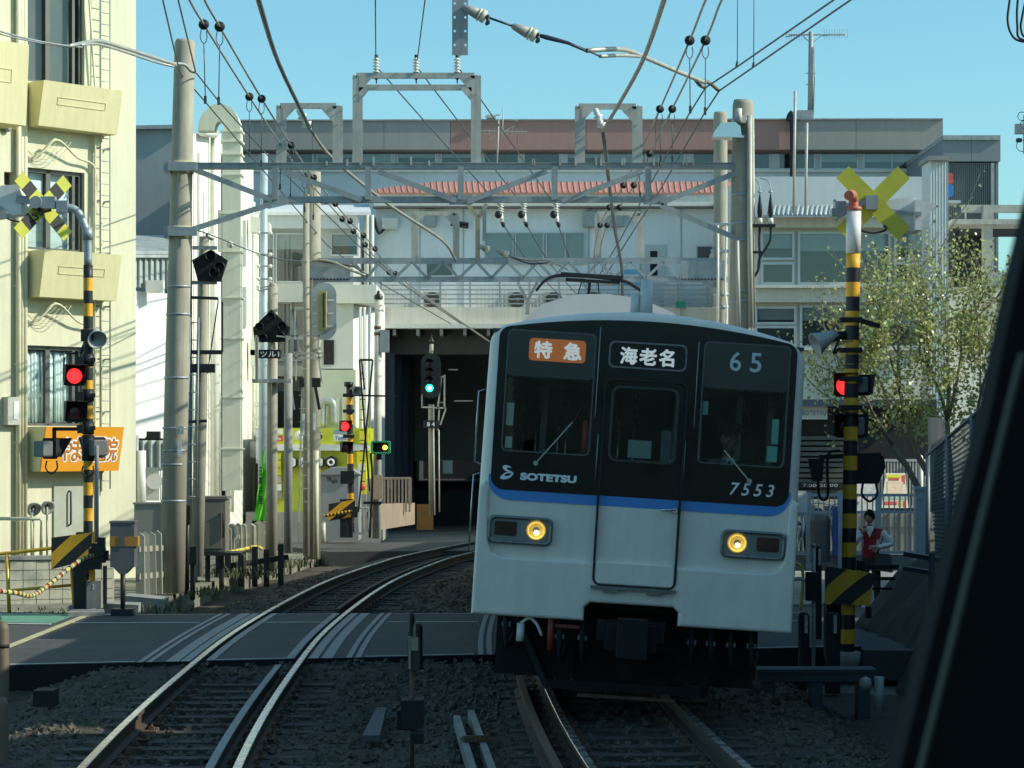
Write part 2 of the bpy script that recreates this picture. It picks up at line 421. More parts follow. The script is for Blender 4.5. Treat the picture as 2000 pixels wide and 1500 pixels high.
for a, b in ((LX, -1.24), (-.38, .38), (1.25, GAP - 1.25), (GAP + 1.25, GAP + 3.3)):
    strip(MB(), a, b, lambda X: near_z(X) + .05, lambda X: near_z(X) + .14, -.008, -.05).build('road_line', [m_line, m_side], deck)
    strip(MB(), a, b, lambda X: far_z(X) - 1.75, lambda X: far_z(X) - 1.64, -.008, -.05).build('road_line', [m_line, m_side], deck)
    strip(MB(), a, b, lambda X: far_z(X) - .14, lambda X: far_z(X) - .06, -.008, -.05).build('road_line', [m_line, m_side], deck)
# street to the left of the crossing, a little lower, and its painted path and stop line
x0 = C(30) + LX
mb = MB(); mb.prism([(x0 - .002, 25.9, -.02), (x0 - .002, 34.6, -.02), (-12, 36.3, -.07), (-30, 40, -.2), (-30, 22, -.2), (-12, 24.5, -.07)], (0, 0, -.35)); mb.build('street', m_asph2, kind='structure')
mb = MB(); mb.prism([(x0 - .25, 32.7, -.018), (x0 - .25, 34.4, -.018), (-12, 36.1, -.065), (-12, 34.4, -.065)], (0, 0, .006)); mb.build('green_path', m_green, kind='structure')
mb = MB(); mb.prism([(x0 - .12, 26.3, -.016), (x0 - .02, 26.3, -.016), (x0 - .02, 34.4, -.016), (x0 - .12, 34.4, -.016)], (0, 0, .006)); mb.build('stop_line', M('worn yellow line', (.50, .46, .26), .7, 0, .3, 6), kind='structure')
mb = MB(); mb.prism([(x0 - .25, 32.45, -.017), (x0 - .25, 32.6, -.017), (-12, 34.3, -.064), (-12, 34.1, -.064)], (0, 0, .006)); mb.build('path_line', m_line, kind='structure')
# raised verge on the left beyond the street, with a rough kerb
m_verge = M('weedy verge', (.20, .19, .14), .95, 0, .4, 2, bump=.8, bscale=12, speck=.3)
mb = MB(); mb.prism([(x0 + .25, 35.2, -.06), (x0 + .45, 44, -.1), (-5.0, 50, -.15), (-4.3, 60, -.2), (-40, 66, -.2), (-40, 40, -.2), (-12, 36.4, -.06)], (0, 0, -.45)); mb.build('verge', m_verge, kind='structure')
# far crossing
mb = MB(); mb.prism([(-4.2, 56.4, -.09), (6.5, 57.2, -.03), (6.5, 61.5, -.03), (-6.4, 61.5, -.09)], (0, 0, -.38)); mb.build('far_crossing_road', m_asph2, kind='structure')
# street on the right of the tracks
mb = MB(); mb.prism([(C(30) + GAP + 3.302, 28.6, -.03), (40, 26, -.4), (40, 44, -.4), (4.1, 41.5, -.38), (C(30) + GAP + 3.302, 34.6, -.04)], (0, 0, -.35)); mb.build('street', m_asph2, kind='structure')
mb = MB(); mb.prism([(4.4, 41.6, -.34), (40, 44.1, -.34), (40, 60, -.34), (5, 60, -.34)], (0, 0, -.3)); mb.build('pavement', M('pavement', (.26, .26, .24), .85, 0, .2, 2, speck=.15), kind='structure')
# unseen shed row added right of the line, stepped to shade the tracks
m_shed = M('shed wall', (.24, .23, .21), .8, 0, .2, 1.5, streak=.2)
sh = thing('shade_building', 'unseen long grey building added right of the line to shade the tracks', 'building', (9, 10, GZ))
for (za, zb, h) in ((-14, 19.4, 9.5), (19.4, 20.2, 7.45), (20.2, 22.6, 9.5), (22.6, 34.6, 7.2)):  # the lower notch lets a patch of sun onto the ballast
    MB().bx(9.0, 17, za, zb, GZ, h).build('wall', m_shed, sh)
    MB().bx(8.9, 17.1, za, zb, h, h + .12).build('roof', m_bluest, sh)
s2_ = thing('shade_building', 'unseen lower grey building added to shade the street beyond the long one', 'building', (11.6, 42, GZ))
MB().bx(11.6, 18, 36.4, 48, GZ, 5.6).build('wall', m_shed, s2_); MB().bx(11.5, 18.1, 36.3, 48.1, 5.6, 5.7).build('roof', m_bluest, s2_)
# ------------------------------------------------------------------ THE ONCOMING TRAIN (local frame: u right, y away, w up from the rail head)
m_body = M('train body paint', (.92, .82, .71), .34, .0, .06, 3, spec=.6, coat=.35, speck=.03, streak=.10)
m_bodys = M('train side steel', (.50, .52, .53), .30, .75, .08, 4)
m_face = M('black front panel', (.007, .008, .009), .16, 0, .1, 3, spec=.32)
m_blue = M('blue stripe', (.045, .27, .68), .35, 0, .06, 4, coat=.3)
m_smoke = M('smoked sign glass', (.030, .034, .033), .22, 0, .15, 3)
m_gask = M('gasket', (.012, .012, .013), .6, 0, .1)
m_chrome = M('stainless rail', (.55, .57, .57), .25, 1, .08, 9)
m_cabin = M('cab lining', (.42, .45, .44), .7, 0, .2, 3)
m_cabd = M('cab dark', (.08, .09, .09), .7, 0, .2, 3)
m_glass = glass('cab glass', (.90, .95, .93), .0)
m_signw = M('sign lettering', (.80, .86, .82), .5, 0, 0, emit=.25)
m_logow = M('white lettering', (.90, .91, .89), .45, 0, .02)
m_orange = M('orange sign', (.85, .22, .05), .5, 0, .04, emit=.12)
m_frame = M('headlight housing', (.20, .22, .22), .3, .7, .15, 9)
m_hl = M('headlight lens', (.95, .60, .12), .10, .3, .35, 30, emit=.34)
m_hlc = M('headlight bulb', (1.0, .86, .42), .15, 0, 0, emit=4)
m_tail = M('tail lamp lens', (.018, .006, .007), .15, 0, .1)
m_under = M('underframe black', (.012, .012, .0125), .8, .1, .35, 9)

tn = thing('commuter_train', 'light grey commuter train with black front, blue stripe and lit headlights', 'train', (1.002, 21.7, 0), rot=(0, R(3.6), 0))
def outline(ins=0, z0=.95, top=3.53):
    pts = []
    hw = 1.418 - ins; r = max(.2 - ins * .5, .08)
    pts += [(-hw, z0), (-hw + .006, 2.0)]
    cx, cz = -(1.398 - ins) + r, 3.36 - ins - r
    for i in range(8): a = R(180 - 74 * i / 7); pts.append((cx + r * math.cos(a), cz + r * math.sin(a)))
    x0_, z0_ = pts[-1]
    for i in range(1, 16):
        x = x0_ + (-2 * x0_) * i / 16; t = x / x0_; pts.append((x, (top - ins) + (z0_ - top + ins) * t * t))
    for i in range(8): a = R(74 - 74 * i / 7); pts.append((-cx + r * math.cos(a), cz + r * math.sin(a)))
    pts += [(hw - .006, 2.0), (hw, z0)]
    return pts
def shell(mb, y0, length, rnd=.10, back=True, rot=None):
    rings = []
    for k in range(7):
        a = math.pi / 2 * k / 6; rings.append((rnd * (1 - math.sin(a)), rnd * (1 - math.cos(a))))
    rings.append((0, length))
    o = len(mb.v); n = None
    for ins, y in rings:
        P = outline(ins); n = len(P)
        for u, w in P:
            p = Vector((u, y, w)); mb.v.append(tuple((rot @ p if rot else p) + Vector((0, y0, 0))))
    for i in range(len(rings) - 1):
        for j in range(n):
            jj = (j + 1) % n
            mb.f.append((o + i * n + j, o + i * n + jj, o + (i + 1) * n + jj, o + (i + 1) * n + j)); mb.m.append(0 if i < 6 or 9 < j < 27 else 1); mb.sm.append(j != n - 1)
    if back: mb.f.append(tuple(o + (len(rings) - 1) * n + j for j in range(n))); mb.m.append(0); mb.sm.append(False)
    return mb
body = shell(MB(), 0, 19.6).build('car_body', [m_body, m_bodys], tn, local=True)
L = dict(local=True)
holeL, holeR, holeC = rrect(-1.235, -.47, 2.24, 2.885, .05), rrect(.50, 1.25, 2.24, 2.885, .05), rrect(-.278, .278, 2.22, 2.85, .06)
front = MB(); plate(front, [[(u, w) for u, w in outline(.10, .947)], holeL, holeR, holeC], .0, .035); front.build('front_panel', m_body, tn, **L)
def arch(hw, zb, r, zt_mid, zt_edge, rt=.10):       # black panel outline: arched top, rounded corners
    P = []
    for i in range(7): a = R(270 - 90 * i / 6); P.append((-hw + r + r * math.cos(a), zb + r + r * math.sin(a)))
    P += [(-hw, zt_edge - rt)]
    for i in range(1, 6): a = R(180 - 80 * i / 5); P.append((-hw + rt + rt * math.cos(a), zt_edge - rt + rt * math.sin(a)))
    x0_, z0_ = P[-1]
    for i in range(1, 14):
        x = x0_ - 2 * x0_ * i / 14; P.append((x, zt_mid + (z0_ - zt_mid) * (x / x0_) ** 2))
    for q in [(-a, b) for a, b in P[::-1] if b >= zt_edge - rt - 1e-6 and a < x0_ + 1e-6]: P.append(q)
    for i in range(7): a = R(0 - 90 * i / 6); P.append((hw - r + r * math.cos(a), zb + r + r * math.sin(a)))
    return P
mb = MB(); plate(mb, [arch(1.318, 1.89, .12, 3.45, 3.335), holeL, holeR, holeC], -.012, .0); mb.build('black_panel', m_face, tn, **L)
mb = MB()
st = [(-1.335, 2.02), (-1.335, 1.98)] + [(-1.335 + .20 + .20 * math.cos(a), 1.80 + .18 + .18 * math.sin(a)) for a in [R(180 + 90 * i / 8) for i in range(9)]]
st += [(1.335 - .20 + .20 * math.cos(a), 1.80 + .18 + .18 * math.sin(a)) for a in [R(270 + 90 * i / 8) for i in range(9)]] + [(1.335, 2.02)]
plate(mb, [st], -.007, .0); mb.build('blue_stripe', m_blue, tn, **L)
# apron: U-shaped proud lower front with a coupler opening
ap = [(-1.416, .78), (-.42, .78), (-.42, .90), (-.37, .945), (.36, .945), (.41, .90), (.41, .78), (1.416, .78), (1.412, 1.92), (1.36, 1.96), (1.325, 1.90), (1.315, 1.60), (1.30, 1.42), (1.26, 1.335), (1.18, 1.305)]
ap += [(-1.18, 1.305), (-1.26, 1.335), (-1.30, 1.42), (-1.315, 1.60), (-1.325, 1.90), (-1.36, 1.96), (-1.412, 1.92)]
mb = MB(); plate(mb, [ap], -.05, .10, bevel=.028); mb.build('front_apron', m_body, tn, **L)
# gangway door: panel lines, frame, sill, handle
dr = MB(); plate(dr, [rrect(-.35, .35, 1.115, 1.80, .02)], -.018, 0); plate(dr, [rrect(-.35, .35, 1.115, 1.312, .015)], -.062, -.018, bevel=.012)
door = dr.build('gangway_door', m_body, tn, **L)
mb = MB(); plate(mb, [rrect(-.37, .37, 1.10, 2.935, .07), rrect(-.352, .352, 1.114, 2.915, .06)], -.066, -.014); mb.build('door_seal', m_gask, door, **L)
mb = MB(); plate(mb, [rrect(-.352, .352, 1.90, 2.915, .06), holeC], -.022, -.012); mb.build('door_upper_panel', m_face, door, **L)
mb = MB(); plate(mb, [rrect(-.30, .30, 2.20, 2.87, .07), holeC], -.030, -.021); mb.build('window_frame', M('window rim', (.045, .05, .05), .3, .4, .1), door, **L)
mb = MB(); plate(mb, [rrect(-.352, .352, 1.80, 1.89, .002)], -.0185, -.017); mb.build('blue_stripe', m_blue, door, **L)
mb = MB(); mb.tube([(.20, -.05, 1.80), (.33, -.05, 1.80)], .012); mb.cyl((.32, -.02, 1.80), (.32, -.06, 1.80), .022, 10); mb.build('handle', m_chrome, door, **L)
mb = MB(); mb.bx(-.38, .37, -.11, -.04, 1.075, 1.10); mb.bx(-.27, -.14, -.10, -.05, 1.045, 1.075); mb.bx(.12, .25, -.10, -.05, 1.045, 1.075); mb.build('door_sill', m_frame, tn, **L)
for nm, h in (('cab_window', holeL), ('cab_window', holeR), ('door_window', holeC)):
    mb = MB(); plate(mb, [h], .004, .010); mb.build(nm, m_glass, tn, **L)
for a, b in ((-1.245, -.46), (.49, 1.26)):
    mb = MB(); plate(mb, [rrect(a, b, 2.23, 3.31, .05), rrect(a + .012, b - .012, 2.242, 3.298, .045)], -.018, -.012); mb.build('window_trim', M('window trim', (.10, .11, .11), .35, .5, .1), tn, **L)
    mb = MB(); plate(mb, [rrect(a + .012, b - .012, 2.90, 3.298, .04)], -.0145, -.012); mb.build('sign_glass', m_smoke, tn, **L)
# signs and lettering
mb = MB(); plate(mb, [rrect(-1.05, -.55, 3.043, 3.242, .035)], -.019, -.014); s = mb.build('service_sign', m_orange, tn, **L)
for ch, a in (('特', -1.0), ('急', -.74)): mb = MB(); lettering(mb, ch, a, a + .15, 3.07, 3.215, -.024, fat=.005); mb.build('lettering', m_signw, s, **L)
mb = MB(); plate(mb, [rrect(-.345, .345, 3.025, 3.262, .05), rrect(-.33, .33, 3.04, 3.247, .045)], -.024, -.012); fr = mb.build('destination_frame', M('sign frame', (.16, .17, .17), .3, .7, .1), tn, **L)
mb = MB(); lettering(mb, '海老名', -.24, .23, 3.065, 3.21, -.02, fat=.005, space=1.18); mb.build('lettering', m_signw, fr, **L)
mb = MB(); lettering(mb, '6', .725, .825, 3.06, 3.232, -.019, bold=.012); lettering(mb, '5', .905, 1.005, 3.06, 3.232, -.019, bold=.012); mb.build('service_number', M('dim number', (.60, .70, .68), .5, 0, 0), tn, **L)
mb = MB(); lettering(mb, 'SOTETSU', -1.055, -.563, 1.985, 2.047, -.017, bold=.03, fat=.003); mb.build('company_lettering', m_logow, tn, **L)
mb = MB(); lettering(mb, '7553', .795, 1.187, 1.968, 2.08, -.017, bold=.012, shear=.22, space=1.45); mb.build('car_number', m_logow, tn, **L)
def T2(px, py): return (-1.205 + (px - 250) / 2210. - .0135, 2.105 - (py - 225) / 2210.)
def sm(pts, n=5): return [(p.x, p.y) for p in crv([(a, b, 0) for a, b in pts + pts[:1]], n)][:-1]
lg = MB()
plate(lg, [[T2(*p) for p in sm([(435, 278), (380, 235), (300, 222), (255, 250), (265, 300), (330, 345), (420, 365), (455, 412), (470, 380), (440, 345), (370, 315), (335, 285), (350, 265), (395, 268)])]], -.017, -.012)
plate(lg, [[T2(*p) for p in sm([(400, 350), (320, 365), (240, 425), (215, 480), (265, 503), (350, 490), (430, 445), (445, 400), (440, 372)])], [T2(*p) for p in sm([(395, 375), (340, 385), (300, 415), (310, 435), (360, 430), (415, 405), (425, 385)])]], -.017, -.012)
lg.build('company_logo', m_logow, tn, **L)
# headlights
for sgn in (-1, 1):
    cx = 1.028 * sgn
    mb = MB(); plate(mb, [rrect(cx - .285, cx + .285, 1.415, 1.665, .06), rrect(cx - .255, cx + .255, 1.445, 1.635, .04)], -.06, 0, bevel=.012)
    hh = mb.build('headlight_housing', m_frame, tn, **L)
    mb = MB(); plate(mb, [rrect(cx - .256, cx + .256, 1.444, 1.636, .04)], -.03, -.012); mb.build('backing_plate', M('lamp backing', (.23, .25, .24), .35, .3, .1), hh, **L)
    lx = .888 * sgn; mb = MB()
    mb.lathe([(.085, 0), (.085, .02), (.075, .024), (.074, .012), (.058, .004), (.03, .0), (0, -.002)], (lx, -.03, 1.548), (0, -1, 0), 24)
    hl = mb.build('headlight', m_hl, hh, **L)
    mb = MB(); mb.ball((lx + .004, -.042, 1.530), .020, 12, 0, (1.1, .5, 1)); mb.build('bulb', m_hlc, hl, **L)
    tx = 1.158 * sgn; mb = MB(); plate(mb, [rrect(tx - .098, tx + .098, 1.488, 1.612, .02)], -.040, -.03); mb.build('tail_lamp', m_tail, hh, **L)
# handrails, wipers
for pts in ([(-.395, -.03, 2.0), (-.395, -.055, 2.02), (-.395, -.055, 2.42), (-.395, -.03, 2.44)], [(.375, -.03, 1.92), (.375, -.05, 1.94), (.375, -.05, 2.40), (.375, -.03, 2.42)],
            [(-.43, -.013, 2.55), (-.43, -.02, 2.6), (-.43, -.02, 3.35), (-.43, -.013, 3.38)], [(.445, -.013, 2.5), (.445, -.02, 2.55), (.445, -.02, 3.28), (.445, -.013, 3.3)]):
    mb = MB(); mb.tube(pts, .008, 6); mb.build('handrail', M('dull rail', (.20, .21, .21), .35, .8, .1), tn, **L)
for a, b in (((-.93, 2.14), (-.63, 2.52)), ((.96, 2.10), (.72, 2.36))):
    mb = MB(); mb.bar((a[0], -.04, a[1]), (b[0], -.028, b[1]), .016, .012); mb.bar((b[0] + .07, -.02, b[1] + .14), (b[0] - .05, -.02, b[1] - .14), .010, .014, mi=1)
    mb.cyl((a[0], -.01, a[1]), (a[0], -.06, a[1]), .022, 10); mb.build('wiper', [M('wiper arm', (.42, .40, .34), .4, .5, .1), m_rubber], tn, **L)
# cab interior
mb = MB(); mb.bx(-1.33, 1.33, .04, 1.9, 1.15, 1.17, 0); mb.bx(-1.33, 1.33, .06, .5, 1.17, 2.12, 1); mb.bx(-1.33, 1.33, 1.75, 1.80, 1.17, 1.95, 0)
for u in (-1.3, -.86, -.40, -.36, .40, .62, 1.0, 1.3): mb.bx(u - .03, u + .03, 1.75, 1.80, 1.95, 2.9, 0)
mb.bx(-1.33, 1.33, 1.75, 1.80, 2.86, 3.3, 1); mb.bx(-1.38, 1.38, 5.9, 6, 1.17, 3.3, 1); mb.bx(-1.38, 1.38, .05, 6, 3.28, 3.31, 1)
cab = mb.build('cab_interior', [m_cabin, m_cabd], tn, **L)
mb = MB()
for u in (-1.15, -1.05, -.92, -.7, -.62, -.1, .05, .70): mb.cyl((u, 2.6 + .2 * (u > -1), 1.2), (u, 2.6, 3.0), .016, 6)
mb.build('grab_poles', m_chrome, cab, **L)
for (u0, u1, y, w0, w1, m) in ((-1.215, -1.15, .06, 2.46, 2.66, 'a'), (-1.21, -1.15, .06, 2.26, 2.36, 'a'), (1.14, 1.20, .06, 2.44, 2.66, 'b'), (1.11, 1.20, .06, 2.28, 2.42, 'b'), (.515, .565, .06, 2.66, 2.78, 'b'), (-.10, .11, .5, 2.24, 2.40, 'a'), (-.10, .10, .5, 2.10, 2.22, 'a'), (.17, .26, .1, 2.22, 2.5, 'c')):
    mm = {'a': M('cab notice', (.46, .52, .48), .6, 0, .1), 'b': M('cab green notice', (.22, .50, .40), .6, 0, .1), 'c': m_cabd}[m]
    mb = MB(); mb.bx(u0, u1, y, y + .01, w0, w1); mb.build('notice', mm, cab, **L)
mb = MB(); mb.cyl((-.50, .3, 2.26), (-.50, .3, 2.55), .03, 10); mb.build('fire_extinguisher', M('red cylinder', (.5, .04, .03), .4, 0, .1), cab, **L)
mb = MB(); mb.bx(.5, 1.25, .55, .75, 2.0, 2.16); mb.bx(.62, .78, .35, .42, 2.1, 2.28); mb.build('driving_desk', m_cabd, cab, **L)
# roof: antenna, air conditioner; rear car; pantograph
mb = MB(); mb.box((.02, .9, 3.535), (.40, .45, .03)); mb.cyl((-.10, .9, 3.54), (-.10, .9, 3.74), .045, 14, r2=.04); mb.cyl((.0, .9, 3.54), (.0, .9, 3.88), .066, 18, r2=.056); mb.cyl((.0, .9, 3.54), (.0, .9, 3.575), .10, 18)
mb.build('roof_antenna', M('antenna grey', (.62, .61, .57), .5, 0, .1), tn, **L)
mb = MB(); P = [(-1.15, 3.40), (-1.02, 3.74), (-.78, 3.98), (-.40, 4.12), (0, 4.15), (.40, 4.12), (.78, 3.98), (1.02, 3.74), (1.15, 3.40)]
mb.prism([(u - .12, 7.5, w) for u, w in P], (0, 4, 0)); mb.build('air_conditioner', M('aircon grey', (.50, .53, .54), .5, 0, .08, 3), tn, **L)
def sides(par, y0, ang):
    rt = Matrix.Rotation(ang, 3, 'Z')
    for sgn in (-1, 1):
        for k in range(4):
            yd = 2.6 + k * 4.7
            mb = MB(); P = [rt @ Vector((sgn * 1.421, yd + a, b)) + Vector((0, y0, 0)) for a, b in ((0, 1.15), (1.3, 1.15), (1.3, 3.0), (0, 3.0))]
            mb.prism(P, rt @ Vector((sgn * .012, 0, 0))); d = mb.build('side_door', m_bodys, par, local=True)
            for q in (.12, .72):
                mb = MB(); P = [rt @ Vector((sgn * 1.433, yd + q + a, b)) + Vector((0, y0, 0)) for a, b in ((0, 2.0), (.46, 2.0), (.46, 2.8), (0, 2.8))]
                mb.prism(P, rt @ Vector((sgn * .004, 0, 0))); mb.build('pane', M('dark side glass', (.02, .025, .027), .06, 0, 0, spec=.8), d, local=True)
            if k < 3:
                mb = MB(); P = [rt @ Vector((sgn * 1.42, yd + 1.6 + a, b)) + Vector((0, y0, 0)) for a, b in ((0, 1.95), (2.8, 1.95), (2.8, 2.85), (0, 2.85))]
                mb.prism(P, rt @ Vector((sgn * .006, 0, 0))); mb.build('side_window', M('dark side glass', (.02, .025, .027)), par, local=True)
sides(tn, 0, 0)
RA = R(-9); rc = shell(MB(), 20.1, 19.6, rnd=.04, rot=Matrix.Rotation(RA, 3, 'Z')).build('rear_car', [m_body, m_bodys], tn, local=True)
mb = MB(); mb.bx(-.6, .6, 19.5, 20.3, 1.2, 3.1); mb.build('gangway_bellows', m_rubber, tn, **L)
py = 23.6; pu = .10; pw = 5.47
pan = MB()
for dy in (0, .30):
    pan.tube(crv([(pu - .98, py + dy, pw - .30), (pu - .84, py + dy, pw - .12), (pu - .60, py + dy, pw), (pu, py + dy, pw + .02), (pu + .60, py + dy, pw - .02), (pu + .85, py + dy, pw - .12), (pu + .98, py + dy, pw - .20)], 4), [.022] * 25, 6)
    pan.bar((pu - .55, py + dy, pw + .03), (pu + .6, py + dy, pw + .03), .05, .06)
pan.bx(pu - .45, pu + .55, py + .02, py + .28, pw - .09, pw - .04)
pan.tube([(pu, py + .15, pw - .06), (pu, py + 1.3, 4.6), (pu, py + .2, 3.95)], .028, 8)
for q in (-.3, .3): pan.tube([(pu + q * .5, py + .15, pw - .06), (pu + q, py + 1.25, 4.6)], .012, 6)
pan.bx(pu - .5, pu + .5, py - .3, py + 1.3, 3.8, 3.9)
for a in (-.45, .45):
    for b in (-.2, 1.2): pan.cyl((pu + a, py + b, 3.5), (pu + a, py + b, 3.82), .06, 10)
pg = pan.build('pantograph', m_dark, rc, **L)
# running gear below the front
mb = MB()
mb.bx(-1.25, 1.25, .35, 19.3, .86, .945); mb.bx(-.22, .22, -.25, .5, .55, .78); mb.bx(-.13, .13, -.42, -.2, .50, .84); mb.bx(-.30, .30, -.05, .10, .62, .80)
cp = mb.build('coupler', m_under, tn, **L)
mb = MB()
for ax in (1.7, 3.8):
    mb.cyl((-.7, ax, .43), (.7, ax, .43), .08, 12)
    for s_ in (-1, 1):
        mb.lathe([(.07, 0), (.43, 0), (.43, .09), (.46, .10), (.46, .13), (.07, .13)], (s_ * .60, ax, .43), (-s_, 0, 0), 28)
build_each(mb, 'wheelset', [m_under], tn, local=True)
mb = MB()
for s_ in (-1, 1):
    mb.bx(s_ * .98, s_ * .86, 1.0, 4.5, .40, .62); mb.bx(s_ * 1.05, s_ * .80, 2.3, 3.2, .35, .85)
    for ax in (1.7, 3.8): mb.bx(s_ * 1.05, s_ * .82, ax - .18, ax + .18, .28, .60)
mb.bx(-.9, .9, .9, 1.0, .45, .62); mb.bx(-.95, .95, 4.4, 4.5, .45, .62)
mb.build('bogie_frame', m_under, tn, **L)
mb = MB()
for s_ in (-1, 1): mb.bar((s_ * 1.0, .7, .75), (s_ * .68, .55, .12), .10, .06); mb.bar((s_ * 1.15, .5, .80), (s_ * 1.15, .5, .30), .05, .05)
mb.bar((-.70, .5, .16), (.70, .5, .16), .06, .08); mb.bar((-.42, .45, .55), (.42, .45, .55), .05, .06); mb.prism([(-.20, .42, .52), (.20, .42, .52), (.06, .42, .26), (-.06, .42, .26)], (0, .03, 0)); mb.bx(-.42, .46, .45, .5, .06, .09, 1)
mb.build('rail_guard', [m_under, m_rust], tn, **L)
for e in ((-1.18, -.46, .74, .82, .20, .86), (.46, 1.18, .74, .82, .20, .86), (-.459, .459, .80, .88, .16, .86), (-1.1, 1.1, 5.0, 5.2, .25, .86)): mb = MB(); mb.bx(*e); mb.build('underfloor_shade_plate', m_under, tn, **L)  # black plates added to fill the shade under the train
for u, w, m in ((-1.10, .66, m_under), (-.62, .58, m_under), (-.42, .58, m_under), (.55, .60, m_under), (.72, .60, m_under), (.90, .60, m_under), (1.08, .60, m_under)):
    mb = MB(); mb.tube(crv([(u, .12, .80), (u, .05, w), (u + .03, .15, w - .16), (u + .08, .4, w - .05)], 4), .024, 7); mb.bx(u - .04, u + .04, .06, .14, w + .02, w + .06, 1); mb.build('air_hose', [m, M('hose tag', (.16, .18, .18), .6)], tn, **L)
mb = MB(); mb.cyl((-.97, .05, .56), (-.97, .05, .72), .035, 10); mb.tube(crv([(-.97, .03, .72), (-.90, .02, .77), (-.83, .02, .72), (-.78, .04, .62)], 4), .014, 6); mb.build('white_hose', m_white, tn, **L)
mb = MB(); mb.tube(crv([(-.70, .06, .80), (-.70, .04, .62), (-.69, .1, .50)], 4), .03, 8); mb.bx(-.71, -.45, .05, .09, .70, .73); mb.build('red_cock', M('red valve', (.28, .035, .02), .5, 0, .2), tn, **L)
for w0, w1 in ((1.30, 2.0), (2.1, 2.75)):      # handrails proud of the left body side
    mb = MB(); mb.tube([(-1.42, .30, w0), (-1.475, .30, w0 + .02), (-1.475, .30, w1), (-1.42, .30, w1 + .02)], .008, 6); mb.build('side_handrail', m_chrome, tn, **L)
# ------------------------------------------------------------------ LEFT SIDE
m_cream = M('cream render', (.70, .64, .37), .8, 0, .07, 1.2, bump=.2, bscale=60, streak=.12)
m_cream2 = M('pale cream render', (.68, .66, .48), .8, 0, .07, 1.2, bump=.2, bscale=60, streak=.12)
m_wfr = M('bronze window frame', (.11, .11, .10), .45, .4, .1)
m_pane = glass('window pane', (.95, .98, .98), .0)
m_room = M('dim room', (.10, .11, .11), .9, 0, .2)
m_paper = M('white window paper', (.74, .78, .80), .8, 0, .04)
m_curt = M('pale curtain', (.72, .80, .78), .9, 0, .12, 4)
m_txt = M('navy print', (.10, .14, .25), .6, 0, 0)
m_pvc = M('cream pipe', (.70, .66, .46), .55, 0, .1, 6, streak=.15)
m_signo = M('orange sign board', (.80, .33, .02), .5, 0, .05, 2)
m_meter = M('meter box grey', (.45, .45, .38), .6, 0, .1)

def P2(x, y): return Vector((x, y, 0))
FO = Vector((-7.04, 46, 0)); FD = Vector((-.66, -.7513, 0)); FN = Vector((.7513, -.66, 0))
def W(t, z, out=0.0): return FO + FD * t + FN * out + Vector((0, 0, z))
def FP(x, y, out=0.0):        # photo pixel -> (t along the front, height) on the plane `out` proud of the wall
    o = FO + FN * out; s = (x - 1000) / F
    t = (s * o.y - o.x) / (FD.x - s * FD.y); d = o.y + FD.y * t
    return t, EYE + (HOR - y) * d / F
cl = thing('clinic_building', 'cream yellow clinic building with planter balconies and an orange sign', 'building', W(2, GZ))
def wall_with_holes(holes, z0, z1, t0, t1, mat, par, thick=.25):
    mb = MB(); plate(mb, [[(t0, z0), (t1, z0), (t1, z1), (t0, z1)]] + holes, -thick, 0, fn=lambda a, b, c: W(a, c, b))
    return mb.build('wall', mat, par)
wins = []
for (xl, xr, yt, yb) in ((48, 165, -75, 165), (50, 165, 328, 490), (48, 165, 672, 832)):
    ta, za = FP(xr, (yt + yb) / 2); tb, _ = FP(xl, yt)
    _, zt = FP((xl + xr) / 2, yt + 4); _, zb = FP((xl + xr) / 2, yb)
    wins.append((ta, tb, zb, zt))
sw = (FP(30, 400)[0], FP(8, 400)[0], FP(19, 362)[1], FP(19, 336)[1])
wall_with_holes([[(a, c), (b, c), (b, d), (a, d)] for a, b, c, d in wins + [sw]], GZ, 12.6, 0, 8.5, m_cream2, cl)
mb = MB(); mb.prism([W(0, GZ, -.25), W(0, GZ, -8), W(8.5, GZ, -8), W(8.5, GZ, -.25)], (0, 0, 13)); mb.build('body', m_cream2, cl)
mb = MB(); mb.prism([W(-.1, 12.55, .1), W(-.1, 12.55, -8.1), W(8.6, 12.55, -8.1), W(8.6, 12.55, .1)], (0, 0, .35)); mb.build('roof', m_conc2, cl)
